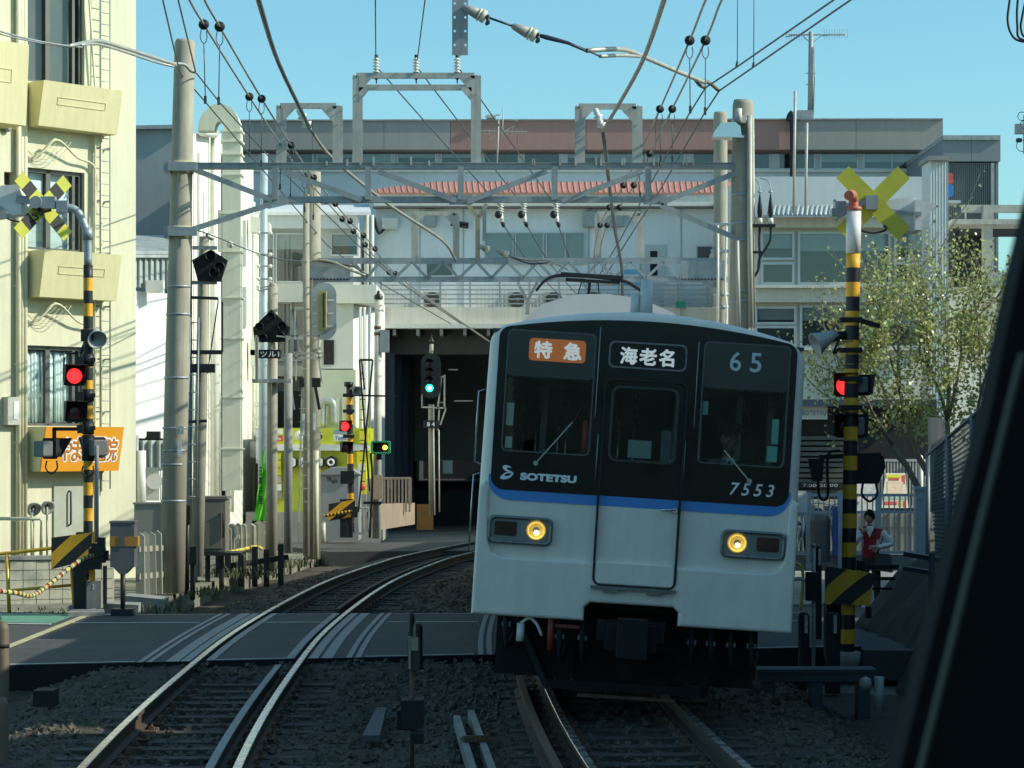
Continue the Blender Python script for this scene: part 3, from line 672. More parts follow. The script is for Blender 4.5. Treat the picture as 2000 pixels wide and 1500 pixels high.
for i, (a, b, c, d) in enumerate(wins):
    fr = MB(); m_ = (a + b) / 2 + .1
    for (p, q, r_, s_) in ((a, a + .07, c, d), (b - .05, b, c, d), (m_ - .05, m_ + .05, c, d), (a + .07, b - .05, d - .07, d), (a + .07, b - .05, c, c + .05), (a + .16, a + .22, c + .05, d - .07)):
        fr.prism([W(p, r_, -.17), W(q, r_, -.17), W(q, s_, -.17), W(p, s_, -.17)], FN * .09)
    win = fr.build('window', m_wfr, cl)
    for (p, q) in ((a + .07, m_ - .05), (m_ + .05, b - .05)):
        g = MB(); g.prism([W(p, c + .05, -.14), W(q, c + .05, -.14), W(q, d - .07, -.14), W(p, d - .07, -.14)], FN * .008); g.build('pane', m_pane, win)
    bk = MB(); bk.prism([W(a - .05, c - .05, -.245), W(b + .05, c - .05, -.245), W(b + .05, d + .05, -.245), W(a - .05, d + .05, -.245)], FN * .006); bk.build('room', m_room if i == 0 else M('net curtain', (.52, .58, .57), .9, 0, .1), win)
    if i == 1:
        for (p, q) in ((a + .24, m_ - .07), (m_ + .07, b - .07)):
            k = MB(); k.prism([W(p, c + .75, -.165), W(q, c + .75, -.165), W(q, d - .2, -.165), W(p, d - .2, -.165)], FN * .004); pp = k.build('paper_sign', m_paper, win)
        L_ = MB(); fnw = lambda x, y, z: W(-x, z, y)
        pa, pb = m_ - .12, a + .26
        lettering(L_, 'ンス', -pa + .18, -pb, d - .50, d - .30, -.155, fnw); lettering(L_, 'ル', -pb - .17, -pb, d - .80, d - .62, -.155, fnw); lettering(L_, '10~16:30', -pa, -pb, c + .80, c + .92, -.155, fnw)
        lettering(L_, 'と', -b + .22, -b + .36, d - .52, d - .34, -.155, fnw); lettering(L_, 'ん', -b + .34, -b + .48, d - .66, d - .52, -.155, fnw); lettering(L_, '10:00', -b + .12, -b + .5, c + .80, c + .92, -.155, fnw)
        L_.build('lettering', m_txt, pp)
    if i == 2:
        cu = MB()
        for k in range(22):
            t0 = a + .1 + (b - a - .2) * k / 22; o_ = -.21 + .025 * math.sin(k * 1.9) + random.uniform(-.008, .008)
            cu.tube([W(t0, c + .06, o_), W(t0 + random.uniform(-.02, .02), (c + d) / 2, o_ + .006), W(t0, d - .1, o_)], .032, 6)
        cu.build('curtain', m_curt, win)
mb = MB(); mb.prism([W(sw[0], sw[2], -.2), W(sw[1], sw[2], -.2), W(sw[1], sw[3], -.2), W(sw[0], sw[3], -.2)], FN * .02); mb.build('vent_window', m_wfr, cl)
def planter(xl, xr, ytl, ybl, mat, name='balcony', o1=.52, o0=.36):
    tr_, zt = FP(xr, ytl, o1); tl, zt = FP(xl, ytl, o1); zb = FP(xl, ybl, o0)[1]
    A = [W(tr_, zt, o1), W(tl, zt, o1), W(tl, zb, o0), W(tr_, zb, o0)]; B = [W(tr_, zt, 0), W(tl, zt, 0), W(tl, zb, 0), W(tr_, zb, 0)]
    mb = MB(); mb.add(A + B, [(0, 1, 2, 3), (7, 6, 5, 4), (0, 4, 5, 1), (1, 5, 6, 2), (2, 6, 7, 3), (3, 7, 4, 0)])
    b = mb.build(name, mat, cl)
    ins = MB(); k0, k1, h0, h1 = tl - .35, tr_ + .35, zb + (zt - zb) * .50, zb + (zt - zb) * .66
    oo = lambda z: o0 + (o1 - o0) * (z - zb) / (zt - zb) + .004
    for (p, q, r_, s_) in ((k1, k0, h1, h1 + .012), (k1, k0, h0, h0 + .012), (k1, k1 + .012, h0, h1), (k0 - .012, k0, h0, h1)):
        ins.prism([W(p, r_, oo(r_)), W(q, r_, oo(r_)), W(q, s_, oo(s_)), W(p, s_, oo(s_))], FN * .008)
    if name == 'balcony': ins.build('panel_moulding', m_cream, b)
    return b, tl, tr_, zb, zt, oo
planter(86, 240, 156, 246, m_cream); planter(88, 238, 487, 580, m_cream)
sb, tl, tr_, zb, zt, oo = planter(88, 240, 833, 921, m_cream, 'sign_balcony')
planter(-110, 57, 62, 226, m_cream, o1=.75, o0=.66)
mb = MB(); mb.prism([W(tl, zb, oo(zb)), W(tr_, zb, oo(zb)), W(tr_, zt, oo(zt)), W(tl, zt, oo(zt))], FN * .03); sg = mb.build('clinic_sign', m_signo, sb)
fns = lambda x, y, z: W(-x, z, oo(z) + .03 - y)
w_ = (tl - tr_); zz0, zz1 = zb + (zt - zb) * .24, zb + (zt - zb) * .74
for mat, bo, dep, nm in ((m_logow, .036, .008, 'letter_outline'), (M('letter orange', (.62, .22, .02), .5, 0, .03), .006, .018, 'lettering')):
    k = MB()
    for ch, f0, f1 in (('や', .21, .355), ('ま', .365, .49), ('ぎ', .50, .625), ('医', .635, .78), ('院', .79, .94)):
        lettering(k, ch, -tl + w_ * f0, -tl + w_ * f1, zz0, zz1, -dep, fns, fat=bo, depth=.0003)
    k.build(nm, mat, sg)
# pipes, ladder, fittings on the front
for x, r in ((36, .05), (43, .035), (49, .045)):
    mb = MB(); t, _ = FP(x, 500, .08); mb.tube([W(t, -.2, .08), W(t, 12, .08)], r, 8)
    for z in np.arange(1, 12, 1.4): mb.box(W(t, z, .05), (.14, .05, .03))
    mb.build('downpipe', m_pvc, cl)
lad = MB(); ta, tb = FP(197, 500, .16)[0], FP(215, 500, .16)[0]
for t in (ta, tb): lad.tube([W(t, 1.55, .16), W(t, 11, .16)], .014, 6)
for z in np.arange(1.7, 11, .21): lad.tube([W(ta, z, .16), W(tb, z, .16)], .009, 5)
for z in np.arange(2, 11, .97): lad.bar(W(tb, z, .16), W(tb, z, 0), .03); lad.bar(W(ta, z, .16), W(ta, z, 0), .03)
lad.build('ladder', m_bluest, cl)
mb = MB(); t = FP(185, 500, .1)[0]; mb.tube([W(t, .3, .10), W(t, 6.6, .10), W(t - .02, 8.8, .10), W(t + .25, 12, .1)], .022, 6); mb.tube([W(t - .11, 1.5, .14), W(t - .11, 8.9, .14)], .03, 6); mb.build('conduit', m_pvc, cl)
for y0 in (285, 605):
    mb = MB(); a = FP(75, y0, .12); b = FP(110, y0 - 12, .25); c = FP(150, y0 + 22, .15); d = FP(186, y0 + 45, .1)
    mb.tube(crv([W(a[0], a[1] - .2, .1), W(*b, .25), W(*c, .15), W(d[0], d[1], .1), W(d[0], d[1] - .8, .1)], 5), .022, 6)
    mb.tube(crv([W(*FP(60, y0 + 30, .1), .1), W(*FP(85, y0 + 10, .2), .2), W(*FP(108, y0 - 14, .25), .25)], 5), .018, 6)
    for k in range(4): mb.tube(catenary(W(*FP(52, y0 + 8, .05), .05), W(*FP(112 + k * 9, y0 - 8, .22), .22), .12 + .06 * k, 8), .006, 4)
    mb.build('cables', m_pvc, cl)
mb = MB(); t0, z0 = FP(33, 830, .05); t1, z1 = FP(8, 775, .05); mb.prism([W(t0, z0), W(t1, z0), W(t1, z1), W(t0, z1)], FN * .16); bxm = mb.build('meter_box', m_meter, cl)
mb = MB(); mb.prism([W(t0 + .05, z0 + .1, .161), W(t1 - .12, z0 + .1, .161), W(t1 - .12, z1 - .08, .161), W(t0 + .05, z1 - .08, .161)], FN * .01); mb.build('meter_window', m_white, bxm)
mb = MB(); t, z = FP(18, 250, .1); mb.ball(W(t, z, .06), .07, 10); mb.build('wall_vent', m_galv, cl)
t0, z1 = FP(160, 948); t1, _ = FP(103, 948)
mb = MB(); mb.prism([W(t0, -.1, 0), W(t1, -.1, 0), W(t1, z1, 0), W(t0, z1, 0)], FN * .04); dd = mb.build('entrance_door', M('grey door', (.42, .43, .36), .5, 0, .1, 2, streak=.1), cl)
mb = MB(); mb.tube([W((t0 + t1) / 2, .9, .05), W((t0 + t1) / 2, .92, .1), W((t0 + t1) / 2, 1.5, .1), W((t0 + t1) / 2, 1.52, .05)], .018); mb.build('handle', m_dark, dd)
for x, y in ((65, 993), (92, 990)):
    mb = MB(); p = U(x, y, 41.5); mb.cyl(p - Vector((0, 0, 1.0)), p, .02, 6); mb.lathe([(.02, -.12), (.07, -.08), (.13, .04), (.12, .05), (.05, 0)], p, (.5, -.6, -.35), 14)
    mb.build('spot_lamp', m_steel2, loc=p - Vector((0, 0, 1.0)), label=('spot lamp on a stem before the clinic wall, nearer the orange sign' if x > 80 else 'spot lamp on a stem before the clinic wall, nearer the picture edge'), cat='lamp', group='spot lamps by the clinic')

# concrete block wall in front of the clinic: separate blocks
bw = thing('block_wall', 'low sunlit concrete block wall behind the yellow guard rail', 'wall', (-7.5, 37.6, -.1))
MB().bx(-9.3, -6.10, 37.55, 37.67, -.3, .60).build('core', m_conc2, bw)
bm_ = MB(); bm_.box((0, 0, 0), (.192, .16, .142)); bme = bm_.mesh('block', M('wall block', (.50, .48, .38), .9, 0, .18, 3, bump=.3, bscale=50, streak=.15))
for r_ in range(5):
    for k in range(16):
        inst('block', bme, bw, (-9.2 + k * .2 + random.uniform(-.002, .002), 37.55 + random.uniform(-.006, .006), -.10 + .15 * r_ + .02))
MB().bx(-9.3, -6.08, 37.44, 37.70, .605, .66).build('coping', m_conc2, bw)
bw.rotation_euler = (0, 0, R(20))
# grey apartment with white wall and corrugated skirt, between the clinic and the mast
m_greyw = M('grey cladding', (.30, .33, .34), .8, 0, .05, 2, streak=.1)
m_whitew = M('white wall', (.80, .80, .78), .7, 0, .04, 1.5, streak=.06)
m_corr = M('corrugated sheet', (.44, .50, .50), .5, .2, .12, 3, streak=.2)
gb = thing('grey_house', 'plain grey gabled house behind the cream clinic', 'building', U(300, 1000, 66))
mb = MB(); a, b = U(180, 255, 66), U(372, 252, 66); mb.prism([Vector((a.x, 66, GZ)), Vector((b.x, 66, GZ)), b, a], (0, 9, 0)); mb.build('wall', m_greyw, gb)
mb = MB(); mb.bar(a + Vector((0, -.05, .05)), b + Vector((0, -.05, .05)), .25, .1); mb.build('roof_edge', m_bluest, gb)
wh = thing('white_annex', 'white annex with a corrugated skirt and lean-to roof beside the grey mast', 'building', U(300, 1000, 50))
a, b = U(190, 562, 48.6), U(345, 575, 50.3); mb = MB(); mb.prism([Vector((a.x, 48.6, GZ)), Vector((b.x, 50.3, GZ)), b, a], (-2, 2, 0)); mb.build('wall', m_whitew, wh)
def corrugate(mb, p0, p1, z0, z1, pitch, depth, mi=0, nrm=(0, -1, 0)):
    p0, p1 = Vector(p0), Vector(p1); L_ = (p1 - p0).length; n = max(2, int(L_ / pitch * 2)); nrm = Vector(nrm); vs_ = []
    for i in range(n + 1):
        q = p0.lerp(p1, i / n) + nrm * (depth if i % 2 else 0); vs_ += [Vector((q.x, q.y, z0)), Vector((q.x, q.y, z1))]
    return mb.add(vs_, [(2 * i, 2 * i + 2, 2 * i + 3, 2 * i + 1) for i in range(n)], mi)
mb = MB(); corrugate(mb, (U(190, 0, 48.57).x, 48.57, 0), (U(345, 0, 50.27).x, 50.27, 0), U(0, 562, 49.5).z, U(0, 503, 49.5).z, .15, .10); mb.build('corrugated_skirt', m_corr, wh)
mb = MB(); mb.prism([U(190, 503, 48.4), U(345, 503, 50.1), U(345, 497, 50.1), U(190, 497, 48.4)], (-2, 2, 0)); mb.prism([U(190, 496, 48.4), U(345, 496, 50.1), U(345, 465, 53), U(190, 465, 51.5)], (0, 0, .06)); mb.build('lean_to_roof', m_bluest, wh)
mb = MB(); mb.box(U(303, 560, 49.5), (.35, .2, .25)); mb.build('junction_box', m_white, wh)
cf = thing('corrugated_fence', 'grey corrugated sheet fence behind the mast with machinery on top', 'fence', U(290, 1010, 47.5))
mb = MB(); corrugate(mb, (U(225, 0, 47.5).x, 47.5, 0), (U(345, 0, 47.5).x, 47.5, 0), U(0, 915, 47.5).z, U(0, 860, 47.5).z, .15, .10); mb.build('sheet', m_corr, cf)
mb = MB(); mb.bar(U(225, 916, 47.4), U(345, 916, 47.4), .06); mb.tube([U(266, 1015, 47.4), U(266, 850, 47.4)], .05); mb.tube([U(276, 1000, 47.4), U(276, 880, 47.4)], .09, 10, 1); mb.build('frame', [m_bluest, m_white], cf)
mb = MB(); mb.bar(U(272, 862, 47.8), U(318, 862, 47.8), .12); mb.tube([U(285, 862, 47.8), U(296, 848, 47.8), U(310, 853, 47.8)], .06); mb.box(U(300, 850, 47.8), (.25, .2, .15)); mb.build('pump', m_dark, loc=U(300, 862, 47.8), label='dark pump and pipes on top of the corrugated fence', cat='pump')
mb = MB(); mb.box(U(292, 940, 48.2), (.42, .3, .75)); mb.cyl(U(302, 940, 48.0) , U(302, 940, 48.02), .16, 14); mb.build('outdoor_unit', m_white, loc=U(292, 975, 48.2), label='white outdoor unit below the corrugated fence', cat='air conditioner')

# white factory wall with the tall square duct, pipes and bell hoods
fw = thing('factory_building', 'white factory wall with pipes along the line, behind the tall duct', 'building', U(440, 1040, 57))
A0, A1 = U(375, 0, 53.5), U(495, 0, 72)
def FW(x, y, o=0.0):
    s = (x - 1000) / F; t = (s * A0.y - A0.x) / ((A1.x - A0.x) - s * (A1.y - A0.y)); p = A0.lerp(A1, t); d = p.y
    return Vector((p.x + o, d - o * .2, EYE + (HOR - y) * d / F))
prof = [(375, 1040), (375, 262), (410, 258), (418, 275), (436, 283), (470, 310), (495, 330), (495, 1040)]
mb = MB(); mb.prism([FW(*p) for p in prof], (-.7, 6, 0)); mb.build('wall', M('factory white', (.80, .79, .68), .7, 0, .05, 1.5, streak=.1), fw)
for x, yt, r in ((378, 300, .06), (408, 265, .10), (415, 262, .06), (429, 350, .09), (443, 262, .05), (486, 395, .05), (492, 420, .06)):
    mb = MB(); mb.tube([FW(x, 1000, .14), FW(x, yt, .14)], r, 8); mb.build('wall_pipe', M('wall pipe', (.74, .74, .66), .5, 0, .08), fw)
mb = MB(); mb.tube([FW(383, 258, .14), FW(408, 262, .14)], .10, 8); mb.build('eaves_pipe', MATS['wall pipe'], fw)
for x0_, x1_, y0_, y1_ in ((386, 391, 390, 430), (471, 477, 430, 520), (472, 478, 560, 640)):
    mb = MB(); mb.prism([FW(x0_, y1_, .02), FW(x1_, y1_, .02), FW(x1_, y0_, .02), FW(x0_, y0_, .02)], (.03, 0, 0)); mb.build('slot_window', m_bluest, fw)
for y, mm in ((440, 0), (680, 0), (700, 0), (880, 0)):
    mb = MB(); p = FW(482, y, .1); P = [p + Vector((0, 0, .25))] + [p + Vector((.55 * math.sin(a), 0, .25 * math.cos(a) + .0)) for a in [R(18 * i) for i in range(1, 6)]] + [p + Vector((.55, 0, -.2)), p + Vector((0, 0, -.2))]
    mb.prism(P, (0, .5, 0)); mb.build('vent_hood', MATS['wall pipe'], fw)
for y in (790, 815, 835): 
    mb = MB(); p = FW(484, y, .2); mb.tube([p, p + Vector((.35, -.1, 0))], .06, 8); mb.ball(p + Vector((.35, -.1, 0)), .08, 8); mb.build('valve', MATS['wall pipe'], fw)
mb = MB(); mb.prism([FW(472, 905, .4), FW(498, 905, .4), FW(498, 840, .4), FW(472, 840, .4)], (.1, .3, 0)); mb.build('control_cabinet', m_galv, fw)
for k, (x, y0_, y1_) in enumerate(((478, 930, 1010), (487, 920, 1010), (480, 850, 905))):
    mb = MB(); mb.prism([FW(x - 4, y1_, .5), FW(x + 4, y1_, .5), FW(x + 4, y0_, .5), FW(x - 4, y0_, .5)], (.1, .3, 0)); mb.build('duct_box', [m_bluest, m_white, m_bluest][k], fw)
m_duct = M('duct sheet', (.78, .78, .64), .55, .1, .06, 2, streak=.12)
dz_ = 52.0
du = thing('air_duct', 'tall cream sheet metal duct with flanges and a bend at its top', 'duct', U(452, 960, dz_))
sec = [(958, 875), (875, 775), (775, 660), (660, 580), (580, 490), (490, 415), (415, 340), (340, 300), (300, 275), (275, 255)]
for y0_, y1_ in sec:
    mb = MB(); a, b = U(434, y0_, dz_), U(470, y1_, dz_); mb.bx(a.x, b.x, dz_, dz_ + .42, a.z, b.z - .012); mb.build('duct_section', m_duct, du)
    mb = MB(); mb.bx(a.x - .035, b.x + .035, dz_ - .035, dz_ + .455, b.z - .03, b.z + .0); mb.build('flange', m_duct, du)
mb = MB(); cx_, cz_ = U(425, 262, dz_), 0; ins_, outs_ = [], []
for i in range(13):
    a = R(180 * i / 12); c0 = U(428, 255, dz_)
    outs_.append(c0 + Vector((.455 * math.cos(a) * 1.0, 0, .57 * math.sin(a)))); ins_.append(c0 + Vector((.10 * math.cos(a), 0, .20 * math.sin(a))))
for i in range(12): mb.prism([outs_[i], outs_[i + 1], ins_[i + 1], ins_[i]], (0, .42, 0))
mb.build('bend', m_duct, du)
mb = MB(); mb.tube([U(436, 1000, dz_ + .5), U(436, 300, dz_ + .5)], .05, 6); mb.build('stay_pipe', m_dark, du)
mb = MB(); mb.bx(U(425, 0, dz_).x, U(433, 0, dz_).x, dz_, dz_ + .4, U(0, 490, dz_).z, U(0, 410, dz_).z); mb.build('branch', m_duct, du)

# ------------------------------------------------------------------ level crossing warning posts
m_lampb = M('lamp housing grey', (.16, .17, .17), .55, .2, .15)
def striped(mb, p0, p1, r, band, first=0, n=16):
    p0, p1 = Vector(p0), Vector(p1); k = max(1, round((p1 - p0).length / band)); pts = []
    for i in range(k + 1): pts.append(p0.lerp(p1, i / k))
    return mb.tube(pts, r, n, mi_fn=lambda i: (i + first) % 2)
def lamp(par, p, ang, lit, back=False, s=1.0, name='warning_lamp'):
    rt = Matrix.Rotation(ang, 3, 'Z'); T = lambda x, y, z: Vector(p) + rt @ Vector((x * s, y * s, z * s))
    mb = MB(); plate(mb, [rrect(-.15, .15, -.15, .15, .045)], -.02, .02, fn=T)
    P = [(-.15, .16)] + [(.0 - .15 * math.cos(R(180 * i / 10)), .155 + .0 * i) for i in range(0)]
    hood = [(-.15, -.12), (-.15, .15), (.15, .15), (.15, -.12), (.135, -.12), (.135, .135), (-.135, .135), (-.135, -.12)]
    for a, b in ((0, 1), (1, 2), (2, 3)):
        q = [hood[a], hood[b]]
        mb.add([T(q[0][0], -.02, q[0][1]), T(q[1][0], -.02, q[1][1]), T(q[1][0], -.02 - (.26 if q[1][1] > 0 else .06), q[1][1]), T(q[0][0], -.02 - (.26 if q[0][1] > 0 else .06), q[0][1]),
                T(q[0][0] * .93, -.02, q[0][1] * .93), T(q[1][0] * .93, -.02, q[1][1] * .93), T(q[1][0] * .93, -.02 - (.26 if q[1][1] > 0 else .06), q[1][1] * .93), T(q[0][0] * .93, -.02 - (.26 if q[0][1] > 0 else .06), q[0][1] * .93)],
               [(0, 1, 2, 3), (7, 6, 5, 4), (3, 2, 6, 7), (0, 3, 7, 4), (1, 5, 6, 2)])
    plate(mb, [rrect(-.11, .11, -.12, .11, .03)], .02, .22, fn=T, bevel=.02, mi=1)
    o = mb.build(name, [m_black, m_lampb], par)
    mb = MB(); mb.lathe([(.108, 0), (.108, .006), (.06, .014), (0, .018)], T(0, -.021, -.01), rt @ Vector((0, -1, 0)), 20)
    l_ = mb.build('lens', m_red if lit else m_redoff, o)
    if lit:
        mb = MB()
        for i in range(-3, 4):
            mb.bar(T(-.10, -.034, i * .028 - .01), T(.10, -.034, i * .028 - .01), .002, .004)
        mb.build('lens_grid', M('lens grid', (.25, .01, .01), .5), l_)
    return o
def cable_loop(mb, p, w, h, r=.012):
    p = Vector(p); mb.tube(crv([p + Vector((-w, 0, 0)), p + Vector((-w * 1.15, -.02, -h * .6)), p + Vector((0, -.03, -h)), p + Vector((w * 1.15, -.02, -h * .6)), p + Vector((w, 0, 0))], 4), r, 6)
def crossbuck(par, p, ang, s, stripes, tilt=0):
    rt = Matrix.Rotation(ang, 3, 'Z')
    for sg, off in ((1, 0), (-1, -.018)):
        mb = MB(); d = Vector((sg * math.sin(R(45)), 0, math.cos(R(45)))); u = Vector((d.z, 0, -d.x))
        k = 7 if stripes else 1
        for i in range(k):
            a, b = -s + 2 * s * i / k, -s + 2 * s * (i + 1) / k
            q = [d * a - u * .10, d * a + u * .10, d * b + u * .10, d * b - u * .10]
            mb.prism([Vector(p) + rt @ (x + Vector((0, off, 0))) for x in q], rt @ Vector((0, -.012, 0)), i % 2)
        mb.build('crossbuck_board', [m_signy, m_blk], par)
def horn(par, p, dirv, s=.17):
    mb = MB(); mb.lathe([(.02, -.30 * s / .17), (.06, -.28 * s / .17), (.07, -.16 * s / .17), (.09, -.08 * s / .17), (s, .05), (s, .065), (s * .93, .06), (.05, -.06), (0, -.05)], p, dirv, 20)
    mb.build('bell_horn', m_bluest, par)

zL = 35.0
lp = thing('crossing_signal_post', 'striped crossing signal post with lit red lamp before the cream clinic', 'crossing signal', U(172, 1192, zL), group='level crossing signal posts')
mb = MB(); striped(mb, U(172, 1192, zL), U(172, 518, zL), .068, .185, 1); mb.tube(crv([U(172, 518, zL), U(171, 470, zL), U(165, 440, zL), U(150, 412, zL), U(128, 404, zL)], 4), .058, 12, 2); mb.cyl(U(172, 468, zL), U(170, 445, zL), .075, 14, 2)
mb.build('post', [m_yel, m_blk, m_galv], lp)
mb = MB(); mb.bar(U(132, 402, zL), U(32, 388, zL), .05, .11); mb.box(U(122, 404, zL), (.16, .14, .17)); mb.box(U(95, 396, zL), (.20, .14, .17)); mb.cyl(U(72, 396, zL), U(72, 396, zL) + Vector((0, -.1, 0)), .09, 12); mb.bar(U(100, 410, zL), U(60, 420, zL), .03, .04, 1); mb.build('arm_bracket', [m_galv, m_rust], lp)
crossbuck(lp, U(80, 402, zL) + Vector((0, .12, 0)), R(42), .57, True)
mb = MB()
P = [U(-30, 372, zL), U(5, 362, zL), U(38, 360, zL), U(42, 418, zL), U(28, 420, zL), U(-30, 428, zL)]
mb.prism(P, (.12, .22, 0)); mb.prism([U(-40, 395, zL - .05), U(-5, 398, zL - .05), U(25, 425, zL - .05), U(-20, 428, zL - .05)], (.02, .06, 0), 1); ib = mb.build('indicator_box', [m_white, m_bluest], lp)
mb = MB(); cable_loop(mb, U(45, 420, zL), .18, .10); mb.build('cable', m_dark, lp)
horn(lp, U(188, 660, zL - .1), Vector((.35, -.8, -.45)), .14)
mb = MB(); mb.tube(crv([U(158, 690, zL), U(165, 670, zL), U(175, 650, zL)], 4), .02); mb.box(U(172, 655, zL), (.18, .17, .17)); mb.build('horn_bracket', m_dark, lp)
lamp(lp, U(145, 733, zL - .12), R(18), True); lamp(lp, U(146, 804, zL - .12), R(18), False)
lamp(lp, U(98, 876, zL), R(140), False); lamp(lp, U(186, 874, zL), R(-150), False)
mb = MB()
for y in (703, 772, 836): mb.cyl(U(172, y - 12, zL), U(172, y + 12, zL), .085, 14); mb.bar(U(150, y, zL - .05), U(186, y, zL - .05), .05, .06); mb.box(U(158, y + 2, zL - .06), (.09, .08, .12))
mb.bar(U(172, 838, zL), U(104, 838, zL), .05); mb.bar(U(106, 836, zL), U(106, 860, zL), .05)
mb.cyl(U(172, 850, zL), U(172, 900, zL), .09, 14); cable_loop(mb, U(101, 900, zL - .06), .07, .18); cable_loop(mb, U(172, 910, zL - .08), .07, .15)
build_each(mb, 'lamp_bracket', m_dark, lp)
mb = MB(); mb.tube([U(150, 690, zL - .1), U(128, 690, zL - .1)] , .015); mb.tube(crv([U(126, 698, zL - .1), U(124, 730, zL - .1), U(126, 752, zL - .1)], 3), .012); mb.build('guard', m_dark, lp)
MB().cyl(U(172, 1196, zL), U(172, 1180, zL), .12, 14).build('base', m_conc2, lp)

# barrier machine with hazard board, and its drooping rope
bm = thing('barrier_machine', 'yellow and black barrier machine at the foot of the clinic side signal post', 'barrier', U(160, 1192, 34.6), group='level crossing barriers')
def hazard(mb, pts, k, mi0=0, thick=.03, slope=1.0):       # diagonal stripes over a convex quad given as 4 points: tl, tr, br, bl
    tl_, tr2, br, bl_ = [Vector(p) for p in pts]
    def Q(u, v): return (tl_.lerp(tr2, u)).lerp(bl_.lerp(br, u), v)
    n = k * 2
    lines = [-slope + (1 + slope) * i / n for i in range(n + 1)]
    for i in range(n):
        a, b = lines[i], lines[i + 1]; poly = []
        def clip(c):       # line u = c + slope*v inside the unit square
            return [(min(1, max(0, c + slope * v)), v) for v in np.linspace(0, 1, 9)]
        la, lb = clip(a), clip(b)
        for j in range(8):
            q = [la[j], lb[j], lb[j + 1], la[j + 1]]
            if abs(q[0][0] - q[1][0]) + abs(q[2][0] - q[3][0]) < 1e-6: continue
            mb.add([Q(*(1 - x[0], x[1])) + Vector((0, -thick, 0)) for x in q], [(0, 1, 2, 3)], (i % 2) + mi0)
    mb.prism([tl_, tr2, br, bl_], (0, thick * 2, 0), mi0)
    return mb
mb = MB(); hazard(mb, (U(101, 1050, 34.6), U(180, 1040, 34.6), U(180, 1092, 34.6), U(101, 1112, 34.6)), 2); mb.build('hazard_board', [m_yel, m_blk], bm)
mb = MB(); mb.bx(U(148, 0, 34.7).x, U(176, 0, 34.7).x, 34.7, 35.0, U(0, 1110, 34.7).z, U(0, 1040, 34.7).z); mb.bx(U(145, 0, 34.8).x, U(168, 0, 34.8).x, 34.75, 35.0, U(0, 1190, 34.8).z, U(0, 1110, 34.8).z)
mb.bar(U(148, 1118, 34.5), U(195, 1086, 34.5), .12, .16); mb.box(U(190, 1085, 34.4), (.22, .18, .20)); mb.box(U(198, 1065, 34.4), (.10, .14, .22)); mb.box(U(186, 1068, 34.35), (.10, .1, .10)); mb.box(U(205, 1085, 34.4), (.10, .1, .14)); mb.cyl(U(195, 1075, 34.4), U(195, 1075, 34.2), .08, 12); mb.box(U(184, 1105, 34.45), (.2, .12, .10))
mb.bar(U(205, 1105, 34.5), U(205, 1180, 34.5), .05); mb.build('machine', m_dark, bm)
mb = MB(); mb.bx(U(175, 0, 34.55).x, U(186, 0, 34.55).x, 34.5, 34.56, U(0, 1135, 34.5).z, U(0, 1103, 34.5).z, 0); mb.bx(U(170, 0, 34.6).x, U(198, 0, 34.6).x, 34.57, 34.75, U(0, 1188, 34.6).z, U(0, 1134, 34.6).z, 1)
mk = mb.build('marker_plate', [M('orange plate', (.75, .30, .02), .5), m_conc2], bm)
mb = MB(); lettering(mb, '2', U(180, 0, 34.56).x, U(184, 0, 34.56).x, U(0, 1151, 34.56).z, U(0, 1141, 34.56).z, 34.565); mb.build('number', m_logow, mk)
rp = crv([U(188, 1084, 34.3), U(160, 1092, 34.1), U(120, 1122, 33.8), U(85, 1150, 33.4), U(60, 1164, 33.1), U(30, 1158, 32.8), U(-20, 1153, 32.3)], 14)
mb = MB(); mb.tube(rp, .032, 8, mi_fn=lambda i: (0, 2, 1, 0, 0, 1, 2, 0, 1, 3)[i % 10]); mb.build('barrier_rope', [M('rope yellow', (.62, .55, .12), .7), m_blk, M('rope grey', (.34, .33, .28), .7), M('rope red', (.55, .06, .08), .6)], bm)
mb = MB(); mb.cyl(U(189, 1060, 34.7), U(189, 870, 34.7), .028, 8); mb.build('counterweight_rod', m_conc2, bm)
# yellow pipe guard
yg = thing('guard_rail', 'yellow pipe guard rail beside the green path', 'guard rail', U(80, 1205, 35))
m_ypipe = M('yellow pipe', (.80, .44, .04), .28, .1, .12, 8)
mb = MB(); mb.tube(crv([U(-60, 1087, 35.2), U(20, 1080, 35.1), U(128, 1068, 35), U(136, 1072, 35), U(138, 1082, 35), U(145, 1190, 35)], 5), .026, 8); mb.build('frame', m_ypipe, yg)
mb = MB(); mb.tube([U(-60, 1160, 35.2), U(138, 1143, 35)], .022, 8); mb.build('lower_rail', m_ypipe, yg)
mb = MB(); mb.tube([U(13, 1082, 35.1), U(19, 1216, 35.1)], .028, 8); mb.build('post', m_ypipe, yg)
MB().box(U(147, 1200, 34.9), (.16, .2, .26)).build('footing', m_conc2, yg)
mb = MB(); P = [U(x, y, 41) for x, y in ((-20, 1013), (78, 1013), (82, 1018), (80, 1085))]; mb.tube(P, .03, 8); mb.tube([U(62, 1100, 41), U(62, 1000, 41)], .025, 8); mb.build('pipe_railing', m_pvc, loc=P[-1] - Vector((0, 0, .4)), label='cream pipe railing in front of the clinic entrance', cat='railing')
